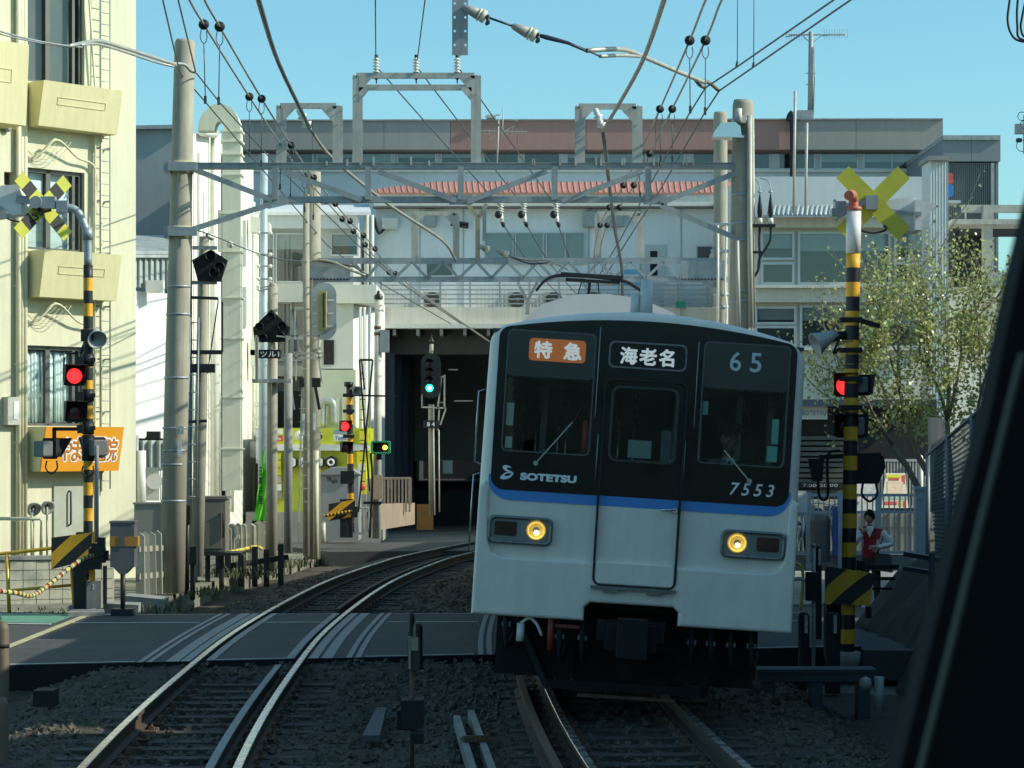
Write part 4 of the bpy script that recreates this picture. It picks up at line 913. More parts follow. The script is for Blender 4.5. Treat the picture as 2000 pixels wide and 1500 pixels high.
# obstacle sensor box on its post
m_sens = M('sensor grey', (.115, .12, .12), .5, .1, .15, 5); m_sens2 = M('sensor orange', (.42, .20, .03), .5, 0, .1)
sn = thing('sensor_box', 'dark grey sensor box with an orange band on a thin post', 'sensor', U(240, 1200, 34))
a, b = U(215, 1108, 34), U(262, 1022, 34); mb = MB(); mb.bx(a.x, b.x, 34, 34.3, a.z, b.z); mb.bx(a.x - .01, b.x + .01, 33.99, 34.31, b.z, b.z + .03); mb.prism([Vector((a.x + .04, 34, a.z)), Vector((b.x - .04, 34, a.z)), Vector(((a.x + b.x) / 2 + .03, 34, a.z - .10)), Vector(((a.x + b.x) / 2 - .03, 34, a.z - .10))], (0, .3, 0)); mb.build('box', m_sens, sn)
mb = MB(); mb.bx(a.x - .004, b.x + .05, 33.994, 34.2, U(0, 1067, 34).z, U(0, 1048, 34).z); mb.bx(a.x + .13, b.x - .13, 33.985, 33.99, U(0, 1068, 34).z, U(0, 1046, 34).z, 1); mb.build('orange_band', [m_sens2, m_sens], sn)
mb = MB(); mb.cyl(U(240, 1200, 34.15), U(240, 1110, 34.15), .035, 10); mb.box(U(240, 1197, 34.15), (.3, .25, .12)); mb.build('post', m_dark, sn)
# cabinets and fences left of the line
mb = MB(); a, b = U(262, 1046, 42), U(322, 985, 42); mb.bx(a.x, b.x, 42, 42.4, a.z, b.z); mb.bx(a.x - .02, b.x + .02, 41.98, 42.42, b.z, b.z + .03)
for q in (288, 305): mb.tube(crv([U(q - 4, 1046, 42.1), U(q - 3, 1060, 42.05), U(q + 8, 1072, 42.0)], 4), .035, 8, 1)
mb.bx(a.x + .1, a.x + .16, 42.1, 42.2, -.2, a.z); mb.bx(b.x - .16, b.x - .1, 42.1, 42.2, -.2, a.z); mb.build('relay_cabinet', [M('beige cabinet', (.34, .32, .26), .55, .1, .06, 3, streak=.15), m_rubber], loc=U(290, 1150, 42), label='beige relay cabinet on legs behind the sensor box', cat='cabinet')
rcab = thing('relay_cabinet', 'brown trackside relay cabinet behind the ladder mast', 'cabinet', U(410, 1090, 44))
a, b = U(372, 1078, 44), U(440, 975, 44); mb = MB(); mb.bx(a.x, b.x, 44, 44.6, a.z, b.z); mb.bx(a.x - .04, b.x + .04, 43.96, 44.64, b.z, b.z + .05); mb.build('body', M('brown cabinet', (.20, .185, .145), .6, .1, .12, 3, streak=.2), rcab)
mb = MB(); mb.bx(a.x + .12, b.x - .06, 43.97, 43.998, a.z + .06, b.z - .06); dr_ = mb.build('door', MATS['brown cabinet'], rcab)
mb = MB(); mb.tube([U(426, 1005, 43.95), U(436, 1003, 43.95), U(436, 1050, 43.95)], .015); mb.build('handle', m_dark, dr_)
mb = MB()
for q in (380, 405, 432): mb.bx(U(q - 3, 0, 44.2).x, U(q + 3, 0, 44.2).x, 44.1, 44.4, -.3, a.z)
mb.bx(a.x - .2, b.x + .3, 43.8, 44.7, a.z - .06, a.z - .01); mb.build('stand', m_dark, rcab)
m_pick = M('concrete picket', (.38, .37, .30), .85, 0, .12, 4, bump=.2, streak=.25)
def picket_fence(label, p0, p1, n, h, w, fname='picket_fence'):
    p0, p1 = Vector(p0), Vector(p1); t = thing(fname, label, 'fence', p0)
    k = MB(); k.prism([(-w / 2, 0, 0), (w / 2, 0, 0), (w / 2, 0, h - w * .4), (0, 0, h), (-w / 2, 0, h - w * .4)], (0, .06, 0)); me = k.mesh('picket', m_pick)
    for i in range(n):
        q = p0.lerp(p1, (i + .5) / n); inst('picket', me, t, q, (random.uniform(-.02, .02), random.uniform(-.02, .02), random.uniform(-.2, .2)), (1, 1, random.uniform(.96, 1.03)))
    for f in (.3, .72):
        mb = MB(); mb.bar(p0 + Vector((0, .09, h * f)), p1 + Vector((0, .09, h * f)), .05, .09); mb.build('rail', m_pick, t)
    return t
picket_fence('weathered concrete picket fence beside the sensor box', U(268, 1165, 38.5) , U(325, 1158, 40), 5, 1.02, .14)
picket_fence('long concrete picket fence running along the line below the duct', U(443, 1118, 46), U(522, 1098, 52), 17, .88, .13)
mb = MB(); rr = crv([U(443, 1080, 45.7), U(470, 1074, 47), U(500, 1068, 49), U(512, 1072, 50)], 10); mb.tube(rr, .035, 7, mi_fn=lambda i: (0, 0, 1)[i % 3])
mb.build('yellow_rope', [M('rope bright yellow', (.75, .58, .04), .6), M('rope dim', (.45, .42, .2), .7)], loc=rr[0], label='yellow rope barrier hung along the concrete picket fence', cat='rope')
# slim signal mast with pentagon board seen from behind, ladder beside it
pm = thing('signal_mast', 'slim concrete mast with a black pentagon board and a ladder', 'mast', U(384, 1122, 42))
mb = MB(); mb.tube([U(384, 1125, 42), U(393, 780, 42), U(399, 462, 42)], [.115, .105, .085], 16); mb.build('pole', m_conc, pm)
mb = MB(); mb.prism([U(403, 548, 41.7), U(430, 550, 41.7), U(444, 508, 41.7), U(412, 487, 41.7), U(375, 508, 41.7), U(386, 548, 41.7)], (0, .12, 0)); pb = mb.build('pentagon_board', m_black, pm)
for x, y in ((413, 500), (430, 522), (420, 533)):
    mb = MB(); mb.lathe([(.09, 0), (.09, .12), (.08, .12), (.075, .02), (0, .01)], U(x, y, 41.69), (0, -1, 0), 14); mb.build('lamp_hood', m_dark, pb)
mb = MB(); mb.bar(U(376, 484, 41.85), U(424, 484, 41.85), .05, .06); mb.bar(U(374, 552, 41.85), U(424, 552, 41.85), .05, .06); mb.bar(U(370, 688, 41.8), U(434, 688, 41.8), .1, .07, 1); mb.bar(U(372, 581, 41.8), U(426, 583, 41.8), .05, .05, 1); mb.tube([U(405, 730, 41.8), U(426, 590, 41.8), U(426, 583, 41.8)], .012, 5, 1); mb.bar(U(434, 688, 41.8), U(434, 590, 41.8), .03, .05, 1)
mb.bx(U(373, 0, 41.8).x, U(420, 0, 41.8).x, 41.7, 41.85, U(0, 728, 41.8).z, U(0, 711, 41.8).z, 1); mb.bar(U(366, 824, 41.85), U(404, 822, 41.85), .05, .05, 1); build_each(mb, 'bracket', [m_galv, m_dark], pm)
ld = MB(); 
for xa, xb in ((372, 362), (388, 384)): ld.tube([U(xa, 620, 41.7), U(xb, 975, 41.7)], .014, 5)
for y in range(630, 975, 34):
    f = (y - 620) / 355; ld.tube([U(372 - 10 * f, y, 41.7), U(388 - 4 * f, y, 41.7)], .011, 5)
ld.build('ladder', m_galv, pm)
mb = MB(); mb.cyl(U(365, 1160, 40.5), U(366, 985, 40.5), .04, 10); mb.box(U(366, 1005, 40.45), (.10, .1, .3)); mb.box(U(375, 1085, 40.6), (.16, .15, .30)); mb.bx(U(372, 0, 40.6).x, U(380, 0, 40.6).x, 40.55, 40.7, -.2, U(0, 1090, 40.6).z); mb.build('marker_stake', m_dark, loc=U(365, 1160, 40.5), label='thin dark stake with a box at the foot of the concrete gantry pole', cat='stake')
# lineside clutter on the bank: kerb blocks, stubs, weeds
for i, (x, y, d, w, h) in enumerate(((168, 1208, 34.2, .5, .22), (225, 1192, 35.5, .7, .22), (285, 1180, 36.5, .6, .24))):
    mb = MB(); mb.box(U(x, y, d), (w, .35, h), rot=Euler((.05, .04 * i, .2 - .15 * i)).to_matrix()); mb.build('kerb_stone', m_conc2, loc=U(x, y, d) - Vector((0, 0, h / 2)), label=['broken kerb stone below the yellow guard rail', 'kerb stone under the sensor box', 'mossy kerb stone beside the concrete picket fence'][i], cat='kerb stone', group='kerb stones by the crossing')
mt = MB()
for i, (x, y) in enumerate(((426, 1120), (445, 1135), (470, 1128), (497, 1125), (520, 1120), (548, 1120))):
    a = U(x, y, 46); mt.bx(a.x - .05, a.x + .05, 46, 46.1, -.3, a.z + .45 + .1 * (i % 2))
mt.bar(U(430, 1108, 46), U(560, 1088, 47), .12, .10); mt.build('cable_rack', m_dark, loc=U(480, 1150, 46), label='dark low cable rack along the foot of the bank', cat='cable rack')
m_weed = M('weeds', (.11, .12, .05), .8, 0, .4, 3)
wd_ = MB()
for cx_, cy_, n, hh in ((-5.75, 34.9, 150, .12), (-6.6, 35.4, 150, .10), (-5.2, 36.2, 160, .14), (-4.95, 46.3, 220, .22), (-4.6, 50, 160, .2), (-5.0, 40.5, 200, .14)):
    for _ in range(n):
        x, y = random.gauss(cx_, .35), random.gauss(cy_, .5)
        if x > C(y) - 1.9: continue
        a = random.random() * 6.3; l = random.uniform(.4, 1.2) * hh; p = Vector((x, y, -.12)); q = Vector((math.cos(a), math.sin(a), 0))
        s = p + q * l * .5 + Vector((0, 0, l)); w2 = Vector((-q.y, q.x, 0)) * .009
        wd_.add([p - w2, p + w2, p.lerp(s, .6) + w2 * 1.3 + Vector((0, 0, l * .12)), s, p.lerp(s, .6) - w2 * 1.3 + Vector((0, 0, l * .12))], [(0, 1, 2, 3, 4)])
wd_.build('weeds', m_weed, label='tufts of dry weeds along the left bank of the track', cat='weeds', kind='stuff')
# ------------------------------------------------------------------ OVERHEAD GANTRIES, INSULATORS, WIRES
def insulator(par, p, axis, L_=.5, r=.10, n=5, name='insulator', mats=None):       # ribbed porcelain post
    prof = [(r * .45, 0)]
    for i in range(n):
        a, b = L_ * (i + .15) / n, L_ * (i + .6) / n; prof += [(r * .5, a), (r, a + (b - a) * .3), (r, a + (b - a) * .6), (r * .5, b)]
    prof += [(r * .5, L_), (0, L_)]
    mb = MB(); mb.lathe(prof, p, axis, 14); return mb.build(name, mats or m_porc, par)
def bell_insulator(par, p, q, r=.11):                           # strain insulator: cone body with pale skirts
    p, q = Vector(p), Vector(q); ax = (q - p).normalized(); L_ = (q - p).length
    mb = MB(); mb.lathe([(r * .35, 0), (r * .55, L_ * .08), (r * .95, L_ * .62), (r * .5, L_ * .64)], p, ax, 16, 0)
    mb.lathe([(r * .5, L_ * .62), (r * 1.08, L_ * .66), (r * 1.08, L_ * .72), (r * .6, L_ * .74), (r * 1.05, L_ * .77), (r * 1.05, L_ * .92), (r * .4, L_ * .96), (0, L_)], p, ax, 16, 1)
    return mb.build('insulator', [M('insulator grey', (.30, .30, .27), .5, 0, .15), M('insulator cream', (.60, .57, .42), .35, 0, .1)], par)
def angle_bar(mb, a, b, w=.09, mi=0, t=.012):                  # L section
    a, b = Vector(a), Vector(b)
    mb.bar(a, b, w, t, mi); d = (b - a).normalized(); side = d.cross(Vector((0, 0, 1)))
    mb.bar(a + Vector((0, -w / 2, -w / 2)), b + Vector((0, -w / 2, -w / 2)), t, w, mi); return mb
def gframe(par, xl, xr, yt, yb, z, leg=.12, brace2=None, mat=None):
    f = MB(); A, B = U(xl, yt, z), U(xr, yt, z); A0_, B0_ = U(xl, yb, z), U(xr, yb, z)
    f.bar(A0_, A, leg, .07, up=(0, 1, 0)); f.bar(B0_, B, leg, .07, up=(0, 1, 0)); f.bar(A, B, .07, .09)
    f.bar(A0_ + Vector((leg / 2, -.03, 0)), A + Vector((leg / 2, -.03, 0)), .012, .09, up=(1, 0, 0)); f.bar(B0_ + Vector((leg / 2, -.03, 0)), B + Vector((leg / 2, -.03, 0)), .012, .09, up=(1, 0, 0))
    for P_, sg in ((A, 1), (B, -1)):
        k = P_ + Vector((sg * leg * .4, -.04, -.03)); f.prism([k, k + Vector((sg * .22, 0, 0)), k + Vector((0, 0, -.24))], (0, .012, 0))
    if brace2:
        a, b = U(xl, brace2, z), U(xr, brace2, z); f.bar(a, b, .06, .09)
        for P_, sg in ((a, 1), (b, -1)):
            k = P_ + Vector((sg * leg * .4, -.04, 0)); f.prism([k, k + Vector((sg * .20, 0, 0)), k + Vector((0, 0, -.24))], (0, .012, 0))
    for P_ in (A, B, A - Vector((0, 0, .3)), B - Vector((0, 0, .3))):
        for q in (-.03, .03): f.cyl(P_ + Vector((q, -.04, 0)), P_ + Vector((q, -.065, 0)), .012, 6)
    return f.build('frame', mat or m_steel2, par)
# ---- first gantry
g1 = 40.0
ga = thing('catenary_gantry', 'near lattice gantry on concrete poles carrying three steel frames', 'gantry', U(337, 1152, g1), group='overhead line gantries')
mb = MB(); mb.tube([U(336, 1158, g1), U(346, 700, g1), U(361, 84, g1), U(361.5, 78, g1)], [.205, .192, .165, .14], 28); pl = mb.build('pole', m_conc, ga)
mb = MB()
for y, x in ((560, 349), (614, 348), (738, 345), (836, 342), (880, 341), (907, 340), (978, 339)): mb.cyl(U(x, y + 2, g1), U(x, y - 2, g1), .198 + max(0, y - 600) * .00003, 24)
build_each(mb, 'strap', m_galv, pl)
mb = MB()
for y in (325, 452): mb.cyl(U(355 if y < 400 else 352, y + 14, g1), U(355.4 if y < 400 else 352.4, y - 10, g1), .198, 24, 0); mb.bar(U(328, y, g1 - .24), U(385, y, g1 - .24), .05, .14, 1); mb.box(U(328, y + 3, g1 - .1), (.10, .3, .18), 1)
build_each(mb, 'clamp', [M('clamp paint', (.46, .42, .28), .6, .1, .15), m_bluest], ga)
mb = MB(); mb.bx(U(344, 0, 39.79).x, U(359, 0, 39.79).x, 39.775, 39.79, U(0, 848, 39.8).z, U(0, 833, 39.8).z); nb = mb.build('number_plate', M('number plate', (.42, .42, .34), .6), pl)
mb = MB(); lettering(mb, '7', U(350, 0, 39.77).x, U(355, 0, 39.77).x, U(0, 845, 39.77).z, U(0, 837, 39.77).z, 39.768); mb.build('number', m_white, nb)
mb = MB(); mb.bx(U(347, 0, 39.79).x, U(355, 0, 39.79).x, 39.775, 39.79, U(0, 892, 39.8).z, U(0, 861, 39.8).z); mb.build('notice', m_white, pl)
mb = MB(); mb.tube([U(1444, 1150, g1), U(1446, 700, g1), U(1451, 205, g1), U(1451.5, 196, g1)], [.205, .195, .168, .15], 28); plr = mb.build('pole', m_conc, ga)
mb = MB()
for y, x in ((268, 1451), (380, 1450), (436, 1449), (470, 1449), (570, 1448), (590, 1447)): mb.cyl(U(x, y + 3, g1), U(x, y - 3, g1), .19, 24)
build_each(mb, 'strap', m_galv, plr)
mb = MB(); mb.tube([U(1467, 640, g1 - .2), U(1464, 440, g1 - .2), U(1464, 226, g1 - .2)], .045, 8); mb.tube([U(1473, 640, g1 - .1), U(1470, 230, g1 - .1)], .025, 6); mb.tube([U(1443, 640, g1 - .28), U(1440, 470, g1 - .28)], .03, 6); mb.build('conduit', m_steel2, ga)
top = MB(); a, b = U(333, 325, g1), U(1462, 325, g1); top.bx(a.x, b.x, g1 - .09, g1 + .09, a.z - .045, a.z + .035); top.bx(a.x, b.x, g1 - .11, g1 + .11, a.z + .037, a.z + .052); top.build('top_chord', m_bluest, ga)
bot = MB(); a, b = U(530, 390, g1), U(1296, 392, g1); bot.bx(a.x, b.x, g1 - .07, g1 + .07, a.z - .05, a.z + .03); bot.bx(a.x, b.x, g1 - .10, g1 - .085, a.z - .055, a.z + .045); bot.build('bottom_chord', m_bluest, ga)
for x in (537, 719, 900, 1083, 1266):
    mb = MB(); mb.bar(U(x, 390, g1 - .12), U(x, 325, g1 - .12), .10, .05, up=(0, 1, 0)); mb.build('vertical', m_bluest, ga)
for x0_, y0_, x1_, y1_ in ((378, 326, 532, 386), (552, 330, 706, 386), (738, 330, 892, 388), (912, 390, 1068, 330), (1098, 390, 1255, 330), (1290, 392, 1446, 330), (350, 452, 530, 394), (1290, 396, 1440, 462)):
    mb = MB(); angle_bar(mb, U(x0_, y0_, g1 - .10), U(x1_, y1_, g1 - .10), .085); mb.build('diagonal', m_bluest, ga)
for x in (537, 900, 1280):
    mb = MB(); mb.box(U(x, 390, g1 - .115), (.38, .02, .16)); mb.build('gusset', m_bluest, ga)
for xl, xr, yt, br in ((547, 657, 207, None), (696, 927, 148, 171), (1130, 1242, 208, None)):
    gframe(ga, xl, xr, yt, 321, g1, brace2=br)
for x in (735, 813, 893):
    p = U(x, 143, g1); insulator(ga, p, (0, 0, 1), .25, .062); mb = MB(); mb.lathe([(.03, 0), (.035, -.03), (.012, -.05), (.010, -.10), (0, -.12)], p - Vector((0, 0, .06)), (0, 0, 1), 8); mb.cyl(p + Vector((0, 0, .25)), p + Vector((0, 0, .30)), .03, 8); build_each(mb, 'insulator_pin', m_dark, ga)
for p, q in (((582, 213), (604, 250)), ((1162, 212), (1178, 252))):
    a, b = U(*p, g1 - .1), U(*q, g1 - .15); mb = MB(); ax = (b - a)
    mb.lathe([(.02, 0), (.045, .02), (.05, .10), (.03, .12), (.085, .14), (.06, .17), (.04, .20), (.055, .24), (.03, .27), (.09, .29), (.05, .33), (.02, .36), (0, .38)], a, ax, 14); mb.build('strain_insulator', m_porc, ga)
mb = MB()
for i in range(20):
    x = random.uniform(560, 1420); mb.bx(U(x, 0, g1).x, U(x, 0, g1).x + .03, g1 - .13, g1 - .10, U(0, 325, g1).z, U(0, 325, g1).z + random.uniform(.07, .16))
mb.build('bolts', m_steel2, ga, kind='stuff')
# platform lamp on the right pole, cable terminations
lm = thing('yard_lamp', 'silver hooded yard lamp fixed to the right concrete pole', 'lamp', U(1420, 268, 39.4))
P = [U(1393, 266, 39.4), U(1449, 268, 39.4), U(1446, 246, 39.4), U(1436, 238, 39.4), U(1408, 240, 39.4), U(1399, 252, 39.4)]
mb = MB(); mb.prism(P, (0, .38, 0)); mb.bar(U(1392, 268, 39.55), U(1450, 270, 39.55), .42, .03); mb.build('hood', M('bright aluminium', (.72, .74, .75), .22, 1, .08, 6), lm)
mb = MB(); mb.cyl(U(1442, 238, 39.6), U(1443, 212, 39.6), .055, 10); mb.box(U(1447, 234, 39.7), (.15, .2, .12)); mb.bar(U(1430, 236, 39.6), U(1458, 232, 39.8), .05, .05); mb.build('ballast_box', M('lamp cream', (.66, .64, .55), .5, 0, .1), lm)
ct = thing('cable_termination', 'pair of pale cable terminations on a bracket beside the right pole', 'cable termination', U(1490, 442, g1))
mb = MB(); mb.bar(U(1462, 441, g1 - .1), U(1514, 441, g1 - .1), .08, .05); mb.bar(U(1462, 492, g1 - .1), U(1488, 493, g1 - .1), .05, .04); mb.build('bracket', m_dark, ct)
for x in (1484, 1505):
    mb = MB(); mb.cyl(U(x, 438, g1 - .1), U(x, 426, g1 - .1), .045, 12); mb.build('porcelain_base', m_porc, ct)
    mb = MB(); mb.lathe([(.02, 0), (.045, .10), (.038, .22), (.02, .34), (.012, .40)], U(x, 428, g1 - .1), (0, 0, 1), 10); mb.build('termination', m_dark, ct)
    mb = MB(); mb.tube(crv([U(x, 380, g1 - .1), U(x, 366, g1 - .1), U(x - 6, 352, g1), U(x - 20, 348, g1)], 4), .010, 6); mb.lathe([(.045, 0), (.02, .04), (0, .05)], U(x, 376, g1 - .1), (0, 0, 1), 10); mb.build('lead', m_galv, ct)
    mb = MB(); mb.tube(crv([U(x, 442, g1 - .1), U(x - 1, 470, g1 - .1), U(1484, 505, g1 - .1), U(1480, 530, g1 - .1), U(1466, 548, g1 - .1)], 5), .022, 7); mb.build('cable', m_rubber, ct)
# ---- second gantry
g2 = 53.0
gb2 = thing('catenary_gantry', 'far lattice truss gantry with zigzag bracing before the station', 'gantry', U(613, 1085, g2), group='overhead line gantries')
mb = MB(); mb.tube([U(610, 1092, g2), U(612, 700, g2), U(613, 336, g2)], [.172, .16, .15], 24); mb.build('pole', m_conc, gb2)
mb = MB(); mb.tube([U(1408, 1080, g2), U(1408, 700, g2), U(1407, 224, g2), U(1407, 219, g2)], [.172, .16, .148, .13], 24); plr = mb.build('pole', m_conc, gb2)
mb = MB()
for y in (438, 490, 575, 600): mb.cyl(U(1408, y + 3, g2), U(1408, y - 3, g2), .17, 20)
mb.bar(U(1388, 438, g2 - .2), U(1424, 438, g2 - .2), .04, .06); mb.bar(U(1388, 490, g2 - .2), U(1424, 490, g2 - .2), .04, .06)
build_each(mb, 'strap', m_galv, plr)
mb = MB(); mb.tube([U(1402, 640, g2 - .22), U(1402, 440, g2 - .22)], .03, 6); mb.tube(crv([U(1418, 640, g2 - .2), U(1419, 600, g2 - .2), U(1416, 560, g2 - .2), U(1419, 440, g2 - .2)], 5), .025, 6); mb.build('conduit', m_porc, plr)
for nm, y, h in (('top_chord', 509, .10), ('bottom_chord', 545, .09)):
    mb = MB(); a, b = U(590, y, g2), U(1420, y + 1, g2); mb.bx(a.x, b.x, g2 - .12, g2 + .12, a.z - h / 2, a.z + h / 2); mb.bx(a.x, b.x, g2 - .135, g2 - .123, a.z - h / 2 - .03, a.z + h / 2 - .02); mb.build(nm, m_galv, gb2)
for xa, xb in ((590, 684), (1328, 1418)):
    mb = MB(); a, b = U(xa, 545, g2 - .15), U(xb, 509, g2 - .15); mb.bx(a.x, b.x, g2 - .16, g2 - .145, a.z, b.z); mb.build('end_plate', m_galv, gb2)
    mb = MB()
    for i in range(14): mb.cyl(U(xa + 4 + i * 6.5, 545, g2 - .17), U(xa + 4 + i * 6.5, 545, g2 - .19), .02, 6)
    mb.build('bolts', m_dark, gb2, kind='stuff')
xs = [690, 716, 742, 772, 804, 834, 866, 896, 930, 960, 990, 1022, 1050, 1080, 1110, 1140, 1170, 1200, 1232, 1262, 1296, 1326]
for i in range(len(xs) - 1):
    ya, yb = (511, 543) if i % 2 == 0 else (543, 511)
    mb = MB(); mb.bar(U(xs[i], ya, g2 - .13), U(xs[i + 1], yb, g2 - .13), .06, .05, up=(0, 1, 0)); mb.build('lattice_bar', m_galv, gb2)
mb = MB(); mb.bar(U(592, 585, g2 - .1), U(630, 548, g2 - .1), .08); mb.bar(U(1418, 580, g2 - .1), U(1372, 548, g2 - .1), .08); mb.build('knee_brace', m_bluest, gb2)
gframe(gb2, 808, 889, 417, 507, g2, leg=.10); gframe(gb2, 1166, 1250, 417, 507, g2, leg=.10)
mb = MB(); mb.bar(U(933, 508, g2 - .1), U(933, 425, g2 - .1), .10, .10); mb.bar(U(933, 425, g2 - .1), U(912, 396, g2 - .1), .08, .08); mb.bar(U(936, 425, g2 - .1), U(950, 398, g2 - .1), .08, .08); mb.bar(U(946, 470, g2 - .2), U(946, 404, g2 - .2), .08, .02, mi=1); mb.build('forked_post', [M('tan post', (.36, .32, .22), .6, .1, .15), m_galv], gb2)
for x in (978, 1023, 1086):
    p = U(x, 415, g2 - .3); insulator(gb2, p, (0, 0, 1), .27, .075, 5); mb = MB(); mb.ball(p + Vector((-.05, -.05, -.05)), .085, 10, 0); mb.tube([p + Vector((0, 0, -.02)), p + Vector((.02, -.05, -.22))], .05, 8, 1); mb.lathe([(.03, 0), (.05, .05), (.03, .12), (0, .13)], p + Vector((.04, -.05, -.20)), (.2, 0, -1), 8, 0); mb.build('line_clamp', [m_dark, m_porc], gb2)
bell_insulator(gb2, U(935, 480, g2 - .15), U(956, 489, g2 - .15), .075); bell_insulator(gb2, U(968, 488, g2 - .15), U(994, 499, g2 - .15), .075)
mb = MB(); mb.tube(crv([U(994, 499, g2 - .15), U(1030, 508, g2 - .3), U(1062, 508, g2 - .4), U(1080, 512, g2 - .5), U(1112, 528, g2 - .8)], 5), .022, 6, 1); mb.tube(crv([U(998, 502, g2 - .15), U(1035, 515, g2 - .3), U(1072, 513, g2 - .4)], 5), .014, 6, 0); mb.build('registration_arm', [m_dark, m_wirel], gb2)
mb = MB(); mb.bar(U(1030, 614, g2 + 3), U(1030, 584, g2 + 3), .09, .09); mb.bar(U(1029, 586, g2 + 3), U(1011, 552, g2 + 3), .07, .07); mb.bar(U(1031, 586, g2 + 3), U(1050, 550, g2 + 3), .07, .07); mb.build('forked_hanger', m_bluest, gb2)
# left registration arm at the second gantry, with its strain line
mb = MB(); mb.tube(crv([U(660, 512, g2 - .2), U(615, 508, g2 - .2), U(690, 520, g2 - .25), U(720, 538, g2 - .3)], 1), .02, 6); mb.tube(crv([U(598, 513, g2 - .3), U(620, 508, g2 - .3), U(650, 512, g2 - .3), U(686, 528, g2 - .3), U(714, 538, g2 - .3)], 4), .028, 7, 1); mb.build('registration_arm', [m_wire, M('arm tube', (.36, .33, .26), .5, .2, .15)], gb2)

# ---- nearer gantry out of sight above, with the perforated hanger that dips into view
g0 = 33.0
gn = thing('catenary_gantry', 'perforated dark steel hanger dropping from a gantry above the picture', 'gantry', Vector((7.6, g0, GZ)), group='overhead line gantries')
MB().bx(-7.7, 7.8, g0 - .12, g0 + .12, 9.05, 9.35).build('beam', m_bluest, gn)
for x in (-7.6, 7.7): MB().tube([(x, g0 + .3, GZ), (x, g0 + .3, 9.6)], [.2, .17], 20).build('pole', m_conc, gn)
hs = MB(); a, b = U(883, 108, g0), U(914, -60, g0); xm = (a.x + b.x) / 2
circ = lambda cx, cz, r: [(cx + r * math.cos(R(30 * i)), cz + r * math.sin(R(30 * i))) for i in range(12)]
holes = [circ(x, U(0, y, g0).z, .016) for y in range(-20, 108, 27) for x in (a.x + .035, b.x - .035)]
plate(hs, [[(a.x, a.z), (b.x, a.z), (b.x, 9.05), (a.x, 9.05)]] + holes, g0 - .008, g0); hs.bx(xm - .008, xm + .008, g0, g0 + .10, a.z, 9.05); hs.build('hanger', m_bluest, gn)
bell_insulator(gn, U(905, 14, g0 - .03), U(951, 35, g0 - .05), .085); bell_insulator(gn, U(1000, 50, g0 - .05), U(1050, 72, g0 - .06), .085)
mb = MB()
for p in ((953, 33), (1051, 68)): mb.cyl(U(*p, g0 - .1), U(p[0], p[1] + 14, g0 - .1), .026, 8); mb.ball(U(*p, g0 - .1), .034, 8); mb.ball(U(p[0] - 2, p[1] + 13, g0 - .1), .028, 8)
mb.tube([U(950, 33, g0 - .05), U(1002, 51, g0 - .05)], .016, 6); mb.tube([U(1052, 69, g0 - .06), U(1068, 73, g0 - .06), U(1110, 84, g0 - .05), U(1146, 100, g0 - .04)], [.024, .034, .024, .018], 8)
mb.tube([U(1128, 90, g0 - .05), U(1172, 110, g0 - .03)], .012, 6); build_each(mb, 'strain_link', M('blue black steel', (.05, .06, .085), .5, .4, .15), gn)
m_arm = M('arm grey', (.42, .41, .36), .45, .3, .15, 6)
mb = MB(); mb.tube(crv([U(1146, 99, g0 - .04), U(1190, 96, g0 + .3), U(1225, 98, g0 + 1), U(1260, 112, g0 + 2), U(1320, 138, g0 + 3.5), U(1376, 161, g0 + 4.8)], 4), .034, 10); mb.tube(crv([U(1172, 110, g0 - .03), U(1215, 108, g0 + .8), U(1250, 110, g0 + 1.7)], 4), .026, 8)
mb.tube(crv([U(1362, 156, g0 + 4.6), U(1385, 162, g0 + 5), U(1404, 177, g0 + 5.2)], 4), .030, 8, 1); mb.tube(crv([U(1356, 153, g0 + 4.5), U(1366, 166, g0 + 4.8), U(1377, 172, g0 + 5.0)], 4), .026, 8, 1); mb.build('registration_arm', [m_arm, M('arm brown', (.16, .13, .10), .6, .2, .2)], gn)
# left pull-off arm, held on a line from the near gantry to the wires at the first pole
mb = MB(); mb.tube(crv([U(135, 90, 35), U(168, 83, 36), U(195, 80, 36.8), U(240, 93, 37.8), U(300, 112, 38.8), U(345, 127, 39.4)], 4), .030, 10, 0); mb.tube(crv([U(158, 88, 35.6), U(200, 88, 36.8), U(300, 120, 38.8), U(340, 130, 39.2)], 4), .02, 8, 0)
mb.tube(crv([U(336, 124, 39.3), U(360, 126, 39.5), U(372, 138, 39.6), U(382, 141, 39.7)], 4), .026, 8, 1); mb.tube(catenary(U(-60, 40, 33), U(138, 90, 35), .05), .014, 6, 1); mb.tube(catenary(U(-60, 48, 33), U(160, 92, 35.6), .06), .012, 6, 1)
mb.build('registration_arm', [m_arm, m_bluest], gn)

# ---- wires (each wire runs on through real distances along the line)
def wire(name, label, cat, pts, r, mat=None, group=None, n=7, parts=None, smooth=True):
    pts = [U(*p) for p in pts]; mb = MB(); P = crv(pts, 5) if smooth else pts; mb.tube(P, r, n)
    return mb.build(name, mat or m_wire, loc=pts[0], label=label, cat=cat, group=group)
w1 = wire('feeder_cable', 'thick grey feeder cable sweeping down to the left steel frame', 'cable', [(488, -60, 22), (505, 0, 25), (545, 125, 33), (604, 248, 39.9)], .030, group='feeder cables')
wire('feeder_cable', 'lower feeder cable running on from the left steel frame to the far truss gantry', 'cable', [(604, 250, 39.9), (650, 310, 42), (760, 400, 46), (862, 468, 50), (890, 508, 52.8)], .030, M('feeder grey', (.30, .29, .25), .5, .2, .12), group='feeder cables')
wire('feeder_cable', 'thick grey feeder cable sweeping down to the right steel frame', 'cable', [(1310, -50, 24), (1297, 0, 26), (1250, 130, 34), (1178, 256, 39.8)], .030, M('feeder grey', (.30, .29, .25)), group='feeder cables')
